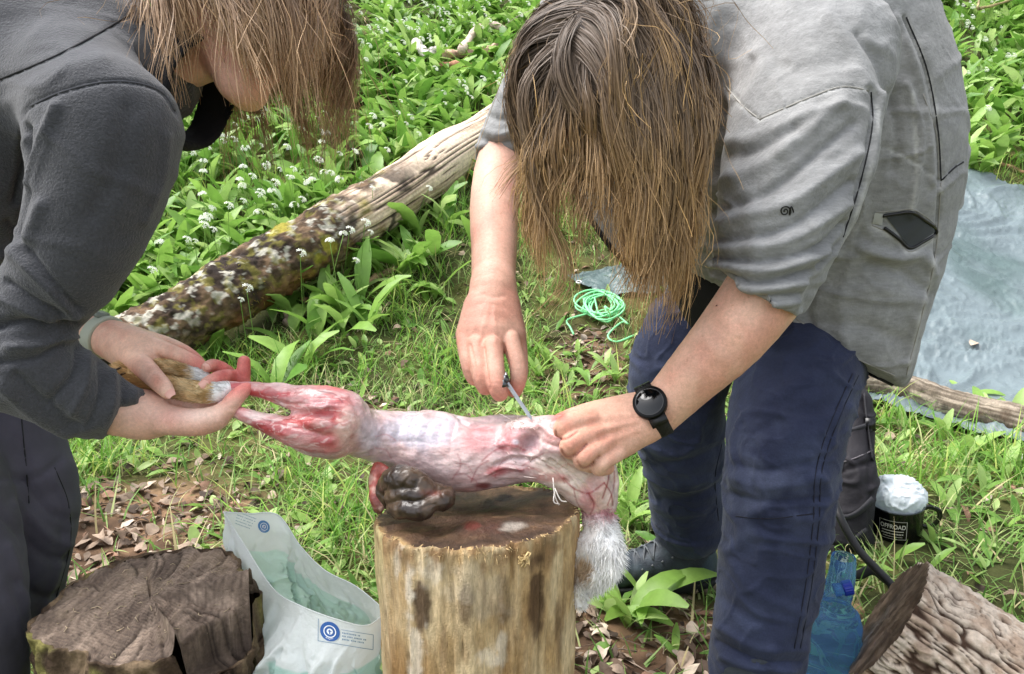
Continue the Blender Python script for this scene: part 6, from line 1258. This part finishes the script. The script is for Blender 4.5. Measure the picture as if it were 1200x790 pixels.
# ------------------------------------------------------------------ plants
M_leaf = mat('garlic_leaf', None, .42, [(60, .2, 2, None, .003)], [(30, .12)], spec=.4, two=.38)
M_grass = mat('grass_blade', None, .55, spec=.3, two=.35)
M_petal = mat('white_petal', None, .6, spec=.3, two=.4)
M_dead = mat('dead_leaf', None, .8, [(90, .4, 3, None, .003)], [(60, .25)], spec=.2, two=.15)
rp = np.random.default_rng(21)
def blades(root, yaw, L, W_, lean, curl, rows, fold=.25, prof=None, twist=None, three=True):
    n = len(root); t = np.linspace(0, 1, rows); ang = lean[:, None]+curl[:, None]*t[None]; ds = L[:, None]/(rows-1)
    h = np.concatenate([np.zeros((n, 1)), np.cumsum(np.sin((ang[:, 1:]+ang[:, :-1])/2)*ds, 1)], 1); z = np.concatenate([np.zeros((n, 1)), np.cumsum(np.cos((ang[:, 1:]+ang[:, :-1])/2)*ds, 1)], 1)
    D = np.stack([np.cos(yaw), np.sin(yaw), 0*yaw], 1); S = np.stack([-np.sin(yaw), np.cos(yaw), 0*yaw], 1)
    p = root[:, None]+h[..., None]*D[:, None]; p[..., 2] += z
    nrm = -np.cos(ang)[..., None]*D[:, None]; nrm[..., 2] += np.sin(ang)
    tw = (twist if twist is not None else np.zeros(n))[:, None]*t[None]; S3 = S[:, None]*np.cos(tw)[..., None]+nrm*np.sin(tw)[..., None]
    pr = (np.sin(np.pi*np.clip(t*.93+.035, 0, 1))**.75 if prof is None else prof(t))[None]*W_[:, None]
    if three: V = np.stack([p-S3*pr[..., None]+nrm*(fold*pr)[..., None], p, p+S3*pr[..., None]+nrm*(fold*pr)[..., None]], 2); c = 3
    else: V = np.stack([p-S3*pr[..., None], p+S3*pr[..., None]], 2); c = 2
    f = grid_faces(rows, c); F = (f[None]+(np.arange(n)*rows*c)[:, None, None]).reshape(-1, 4); return V.reshape(-1, 3), F, rows*c
G0 = np.array(P(95, 425, 2.82))[:2]; G1 = np.array(P(600, 140, 4.65))[:2]; gd_ = (G1-G0)/np.linalg.norm(G1-G0); gn_ = np.array([-gd_[1], gd_[0]])
def logside(x, y): return (x-G0[0])*gn_[0]+(y-G0[1])*gn_[1]
tpoly = np.array([ong(*p)[:2] for p in [(1004, 480), (1420, 590), (1420, 300), (1050, 182)]]); tpoly2 = np.array([ong(*p)[:2] for p in [(664, 331), (705, 352), (860, 352), (840, 296)]])
def inpoly(x, y, p):
    r = np.zeros(len(x), bool)
    for i in range(len(p)):
        a, b = p[i], p[i-1]; k = (a[1] > y) != (b[1] > y); r ^= k & (x < (b[0]-a[0])*(y-a[1])/(b[1]-a[1]+1e-12)+a[0])
    return r
blockers = [(cS[0], cS[1], rS+.02), (cL[0], cL[1], rL+.03), (mg[0], mg[1], .055), (mg[0]-.02, mg[1]-.07, .045), (mg[0]+.02, mg[1]-.07, .045), (mg[0]-.03, mg[1]-.12, .04), (bt0[0], bt0[1], .06), (bt0[0], bt0[1]-.1, .05), (bt0[0]+.01, bt0[1]-.18, .05), (h1[0]-.02, h1[1], .06), (h1[0]-.12, h1[1]-.01, .06), (h1[0]-.2, h1[1]-.02, .05), (-.26, 1.03, .09), (-.20, .99, .08), (pc[0]-.03, pc[1]+.12, .14)]
def free(x, y):
    ok = ~inpoly(x, y, tpoly) & ~inpoly(x, y, tpoly2)
    for a, b, r in blockers: ok &= (x-a)**2+(y-b)**2 > r*r
    s = logside(x, y); u = (x-G0[0])*gd_[0]+(y-G0[1])*gd_[1]; ok &= ~((np.abs(s) < .14) & (u > -.1) & (u < 2.6))
    s2 = (x-A0[0])*ax[0]+(y-A0[1])*ax[1]; w2 = np.abs(-(x-A0[0])*ax[1]+(y-A0[1])*ax[0]); return ok & ~((s2 > -.02) & (w2 < .12))
def gz_of(x, y): return ground_h(x, y)+.012*fbm(np.stack([x, y, 0*x], 1), 6, 3)*(np.abs(x) < 4)-.004
def scatter(n, y0, y1, dens, wide=.78, near=1.):
    """random ground points, denser near the path where dens says so"""
    y = (y0**near+(y1**near-y0**near)*rp.random(n*4))**(1/near); x = rp.uniform(-1, 1, n*4)*(wide*y+.45); k = (rp.random(n*4) < dens(x, y)) & free(x, y); x, y = x[k][:n], y[k][:n]; return x, y
def garlic_d(x, y):
    s = logside(x, y); n = fbm(np.stack([x, y, 0*x], 1), 1.6, 2, 3.); left = sstep(.05, .25, s)*sstep(2.55, 3.0, y+.2*n); right = sstep(-.75, -.1, s)*.45*sstep(2.7, 3.3, y+.3*n)
    up = sstep(4.1, 5.0, y+.4*n); rt = sstep(1.2, 1.5, x)*sstep(1.9, 2.4, y)*.5; bare = 1-.8*np.exp(-(((x+.42)/.35)**2+((y-4.25)/.35)**2))
    return np.clip(np.maximum.reduce([left, right, up, rt]), 0, 1)*np.clip(.72+.5*n, .25, 1)*bare
gl1, gl2, gl3 = lin((92, 138, 54)), lin((150, 186, 90)), lin((186, 210, 134))
def green(n, k=0.): r = rp.random(n); c = mix(mix(gl1, gl2, r), gl3, (rp.random(n) < .26+k)*rp.random(n)); return c
def exact_leaves(x, y, nl, scale=1.):
    n = len(x)*nl; x = np.repeat(x, nl)+rp.normal(0, .025, n); y = np.repeat(y, nl)+rp.normal(0, .025, n); root = np.stack([x, y, gz_of(x, y)], 1)
    return blades(root, rp.uniform(0, 6.283, n), rp.uniform(.13, .25, n)*scale, rp.uniform(.016, .033, n)*scale, rp.uniform(.1, .75, n), rp.uniform(.5, 1.7, n), 5, twist=rp.normal(0, .5, n)), n
# ground cover too dense to count
x, y = scatter(5200, 2.45, 10.5, garlic_d, .78, 1.15); (V, F_, k), n = exact_leaves(x, y, 4, 1.2)
mg_ = tag(mesh('wild_garlic_foliage', V, F_, M_leaf, np.repeat(green(n), k, 0)), 'dense carpet of wild garlic leaves', kind='stuff')
def umbel(m, c, r, rg, nf=9, pet=5):
    d = rg.normal(0, 1, (nf, 3)); d[:, 2] = np.abs(d[:, 2])*.8+.1; d /= np.linalg.norm(d, axis=1)[:, None]
    for q in d:
        p = c+q*r; e1 = np.cross(q, [.3, .5, .8]); e1 /= np.linalg.norm(e1); e2 = np.cross(q, e1); a0 = rg.random()*6
        for j in range(pet):
            a = a0+j*6.283/pet; dd = math.cos(a)*e1+math.sin(a)*e2; ss = -math.sin(a)*e1+math.cos(a)*e2; L = r*.52
            m.add([p, p+dd*L*.55+ss*L*.22+q*L*.12, p+dd*L+q*L*.08, p+dd*L*.55-ss*L*.22+q*L*.12], np.array([[0, 1, 2, 3]]), lin((246, 248, 240)))
        m.add([p-q*.002+e1*.002, p-q*.002-e1*.002, p+q*.004], np.array([[0, 1, 2]]), lin((196, 214, 130)))
# one flower head and stalk repeated by arithmetic in the carpet
x, y = scatter(2000, 2.5, 10.5, lambda x, y: garlic_d(x, y)*sstep(-.7, .3, fbm(np.stack([x, y, 0*x], 1), 1.1, 2, 8.))*1., .78, 1.1); n = len(x); base = np.stack([x, y, gz_of(x, y)], 1)
hgt = rp.uniform(.19, .34, n); lean_ = rp.normal(0, .05, (n, 2)); tipp = base+np.concatenate([lean_, hgt[:, None]], 1); um = MB(); umbel(um, np.zeros(3), .021, rp, 9, 5); uv_, uc = np.vstack(um.V), np.vstack(um.C)
Vs = (uv_[None]*rp.uniform(.6, 1.2, n)[:, None, None]+tipp[:, None]).reshape(-1, 3); off = (np.arange(n)*len(uv_))[:, None, None]; Fs_ = [(np.vstack(um.F[4])[None]+off).reshape(-1, 4), (np.vstack(um.F[3])[None]+off).reshape(-1, 3)]
tag(mesh('wild_garlic_blossom', Vs, Fs_, M_petal, np.tile(uc, (n, 1))), 'white flowers over the wild garlic', kind='stuff')
st, nstl = [], 3; T3 = np.stack([base, (base+tipp)/2+np.array([0, 0, .01]), tipp], 1); a3 = np.arange(3)*2.094; R3 = .0016*np.stack([np.cos(a3), np.sin(a3), 0*a3], 1); V = (T3[:, :, None]+R3[None, None]).reshape(-1, 3); f = grid_faces(3, 3, True); F_ = (f[None]+(np.arange(n)*9)[:, None, None]).reshape(-1, 4)
tag(mesh('wild_garlic_stems', V, F_, M_grass, np.repeat(lin((128, 166, 82))[None], len(V), 0)), 'stalks of the wild garlic', kind='stuff')
# single plants one can tell apart, along the log and in the clearing
protos = []
for i in range(7):
    n = 1; V, F_, k = blades(np.zeros((1, 3)), np.zeros(1), np.array([rp.uniform(.16, .26)]), np.array([rp.uniform(.019, .030)]), np.array([.15+.09*i]), np.array([.7+.16*i]), 8, twist=rp.normal(0, .4, 1)); o = mesh('leaf', V, F_, M_leaf, np.repeat(green(1, .1), k, 0)); protos.append(o.data); bpy.data.objects.remove(o)
fprotos = []
for i in range(4):
    m = MB(); h_ = .20+.035*i; bend = spline(np.array([(0, 0, 0), (.01*i, .006, h_*.5), (.03*i-.02, .012, h_)]), 7); V, Fs = tube_geo(bend, .0017, 5); m.add(V, Fs, lin((138, 172, 90))); s_ = m.build('flower_stalk', M_grass); m = MB(); umbel(m, bend[-1], rp.uniform(.017, .024), rp, 10, 6); f_ = m.build('flower_head', M_petal); fprotos.append((s_.data, f_.data)); bpy.data.objects.remove(s_); bpy.data.objects.remove(f_)
def plant(x, y, nl, flower, sc, label, group):
    r = empty('wild_garlic', (x, y, float(gz_of(np.array([x]), np.array([y]))[0])), label, 'plant', group); a0 = rp.random()*6.28
    for j in range(nl):
        o = bpy.data.objects.new('leaf', protos[rp.integers(0, 7)]); COL.objects.link(o); o.parent = r; o.rotation_euler = (rp.normal(0, .12), rp.normal(0, .12), a0+j*6.28/nl+rp.normal(0, .35)); s_ = sc*rp.uniform(.75, 1.15); o.scale = (s_, s_, s_)
    if flower:
        k = fprotos[rp.integers(0, 4)]; s_ = bpy.data.objects.new('flower_stalk', k[0]); COL.objects.link(s_); s_.parent = r; s_.rotation_euler = (rp.normal(0, .12), rp.normal(0, .12), rp.random()*6.28); f_ = bpy.data.objects.new('flower_head', k[1]); COL.objects.link(f_); f_.parent = s_
x, y = scatter(170, 2.5, 4.4, lambda x, y: garlic_d(x, y), .70, 1.)
for a, b in zip(x, y):
    fl = rp.random() < .6; s_ = float(logside(a, b)); far_ = ((a-G0[0])*gd_[0]+(b-G0[1])*gd_[1]) > 1.25
    where = ('beyond the bare pale half of the fallen log' if far_ else 'beyond the lichen covered half of the fallen log') if s_ > 0 else ('beside the tarpaulin slope' if a > .9 else 'in front of the bare pale half of the fallen log' if far_ else 'in front of the lichen covered half of the fallen log')
    plant(a, b, int(rp.integers(4, 7)), fl, rp.uniform(.65, 1.02), ('white flowered wild garlic plant ' if fl else 'flowerless wild garlic plant ')+where, 'wild garlic plants around the fallen log')
spots = [(ong(px, py)) for px, py in ((640, 430), (660, 445), (690, 455), (622, 462), (710, 432), (675, 420), (700, 470), (650, 470), (720, 452), (630, 446), (738, 600), (735, 615), (728, 590))]
for q in spots: plant(q[0], q[1], 6, False, .52, 'low leafy plant growing between the knife hand and the navy trousers', 'low leafy plants behind the knife hand')
for px, py in ((728, 712), (742, 722), (755, 712), (715, 722), (735, 732), (1128, 470), (1150, 490), (1085, 480), (1060, 505), (1105, 515), (1180, 560), (1110, 600), (1150, 580), (1090, 640), (1130, 540), (1180, 620), (1185, 500)):
    q = ong(px, py); plant(q[0], q[1], 4, False, rp.uniform(.45, .75), 'trampled wild garlic plant lying in the grass at the feet of the pullover wearer', 'trampled garlic plants in the grass')
# grass
def grass_d(x, y):
    n = fbm(np.stack([x, y, 0*x], 1), 3.2, 3, 4.); return np.clip(.85-litter_mask(x, y)*.66+.35*n, .08, 1)*(1-.7*garlic_d(x, y))
x, y = scatter(31000, .85, 4.6, grass_d, .76, 1.3); n = len(x); cl = fbm(np.stack([x, y, 0*x], 1), 9, 2, 2.); root = np.stack([x, y, gz_of(x, y)], 1)
lie = rp.random(n) < .55; lean = np.where(lie, rp.uniform(.9, 1.5, n), rp.uniform(.05, .6, n)); L = np.where(cl > .15, rp.uniform(.07, .17, n), rp.uniform(.04, .10, n))
V, F_, k = blades(root, rp.uniform(0, 6.283, n)+1.2*cl, L, rp.uniform(.0014, .0032, n), lean, np.where(lie, rp.uniform(-.1, .5, n), rp.uniform(.3, 1.5, n)), 5, prof=lambda t: (1-t**1.8)*.9+.04, three=False)
gr = rp.random(n)[:, None]; c = mix(mix(lin((88, 130, 58)), lin((134, 168, 86)), rp.random(n)), lin((200, 204, 144)), (rp.random(n) < .35)*rp.random(n)); c = mix(c, lin((204, 188, 146)), (rp.random(n) < .13)*.9)
tag(mesh('grass', V, F_, M_grass, np.repeat(c, k, 0)), 'short trampled grass of the clearing', kind='stuff')
x, y = scatter(9000, 1.6, 5.2, lambda x, y: (fbm(np.stack([x, y, 0*x], 1), 4.5, 2, 14.) > .15)*(1-litter_mask(x, y))*1., .74, 1.); n = len(x); root = np.stack([x, y, gz_of(x, y)], 1)
V, F_, k = blades(root, rp.uniform(0, 6.283, n), rp.uniform(.10, .24, n), rp.uniform(.0016, .0034, n), rp.uniform(.05, .7, n), rp.uniform(.5, 1.9, n), 6, prof=lambda t: (1-t**1.8)*.9+.04, three=False)
c = mix(mix(lin((84, 134, 46)), lin((136, 178, 72)), rp.random(n)), lin((190, 200, 110)), (rp.random(n) < .2)*.8); tag(mesh('tall_grass', V, F_, M_grass, np.repeat(c, k, 0)), 'longer tufts of grass', kind='stuff')
# small broad leaves scattered flat in the turf
x, y = scatter(2600, .95, 4.2, lambda x, y: grass_d(x, y)*.8, .76, 1.2); n = len(x); root = np.stack([x, y, gz_of(x, y)+.006], 1)
V, F_, k = blades(root, rp.uniform(0, 6.283, n), rp.uniform(.03, .09, n), rp.uniform(.007, .016, n), rp.uniform(.5, 1.4, n), rp.uniform(0, .7, n), 5, twist=rp.normal(0, .4, n)); tag(mesh('herb_leaves', V, F_, M_leaf, np.repeat(green(n, .2), k, 0)), 'small broad leaves in the turf', kind='stuff')
# leaf litter
dl = [lin(c) for c in ((138, 120, 104), (166, 146, 128), (112, 94, 80), (190, 170, 152), (150, 118, 98), (98, 84, 74), (206, 190, 172))]
lprot = []
for i in range(10):
    V, Fl = leaf_geo(rp.uniform(.035, .07), rp.uniform(.010, .020), rp.uniform(-.5, .6), 8, rp.uniform(-.6, .8), .2); V = V+.0035*np.stack([fbm(V, 60, 2, i), fbm(V, 60, 2, i+5.), fbm(V, 60, 2, i+9.)], 1); V[:, 1] -= V[:, 1].mean(); lprot.append((V, Fl))
def litter_d(x, y): return np.clip(litter_mask(x, y)*1.0+.09, 0, 1)*(1-.6*sstep(4., 5., y))
x, y = scatter(5200, .85, 5., litter_d, .78, 1.2); n = len(x); z = gz_of(x, y); VV, FF, CC = [], [], []; nv = len(lprot[0][0])
for i in range(n):
    V = lprot[i % 10][0]*np.array([rp.uniform(.5, 1.3), 1, 1])*rp.uniform(.35, .95); R_ = np.array(Matrix.Rotation(rp.random()*6.28, 3, 'Z')@Matrix.Rotation(rp.normal(0, .35), 3, 'X')@Matrix.Rotation(rp.normal(0, .35), 3, 'Y')); VV.append(V@R_.T+np.array([x[i], y[i], z[i]+.009])); FF.append(lprot[i % 10][1]+i*nv); CC.append(np.repeat((dl[i % 7]*rp.uniform(.5, 1.15))[None], nv, 0))
tag(mesh('leaf_litter', np.vstack(VV), np.vstack(FF), M_dead, np.vstack(CC)), 'brown leaf litter', kind='stuff')
lme = []
for i in range(10):
    for c in (dl[i % 7], dl[(i*3+1) % 7]): o = mesh('fallen_leaf', lprot[i][0], lprot[i][1], M_dead, np.repeat(c[None], nv, 0)); lme.append(o.data); bpy.data.objects.remove(o)
x, y = scatter(150, 1.05, 3.6, lambda x, y: np.clip(litter_d(x, y)+.12, 0, 1), .70, 1.)
def dead(x, y, z, sc, label, group=None):
    o = bpy.data.objects.new('fallen_leaf', lme[rp.integers(0, 20)]); COL.objects.link(o); o.location = (x, y, z); o.rotation_euler = (rp.normal(0, .3), rp.normal(0, .3), rp.random()*6.28); o.scale = (sc, sc, sc); tag(o, label, 'leaf', group)
for a, b in zip(x, y): dead(a, b, float(gz_of(np.array([a]), np.array([b]))[0])+.020, rp.uniform(.5, .95), 'dry brown fallen leaf on the ground '+('behind the dark stump and the plastic bag' if a < -.25 and b < 2.2 else 'below the fallen log' if a < 0 else 'between the chopping stump and the boots' if b < 1.75 else 'in the bare patch behind the knife hand' if a < .6 else 'near the mug and the tarpaulin'), 'dry leaves on the clearing floor')
i_ = np.unravel_index(np.argmin(np.hypot(proj(tq.reshape(-1, 3))[0]-1140, proj(tq.reshape(-1, 3))[1]-407)), tq.shape[:2]); q = tq[i_]; dead(q[0], q[1], q[2]+.008, .9, 'single dry leaf lying on the blue-grey tarpaulin')
x, y = scatter(700, .9, 3.4, lambda x, y: np.clip(litter_d(x, y)+.1, 0, 1), .74, 1.); n = len(x); z = gz_of(x, y); m = MB()
for i in range(n):
    a = rp.random()*6.28; L = rp.uniform(.015, .09); p = np.array([x[i], y[i], z[i]+.010]); d = np.array([math.cos(a), math.sin(a), rp.normal(0, .12)]); m.tube([p-d*L/2, p+rp.normal(0, L*.06, 3), p+d*L/2], [.0013, .0015, .0008], 4, dl[rp.integers(0, 7)]*rp.uniform(.5, 1.1))
tag(m.build('twig_litter', M_stick), 'fine twigs and stalks in the litter', kind='stuff')
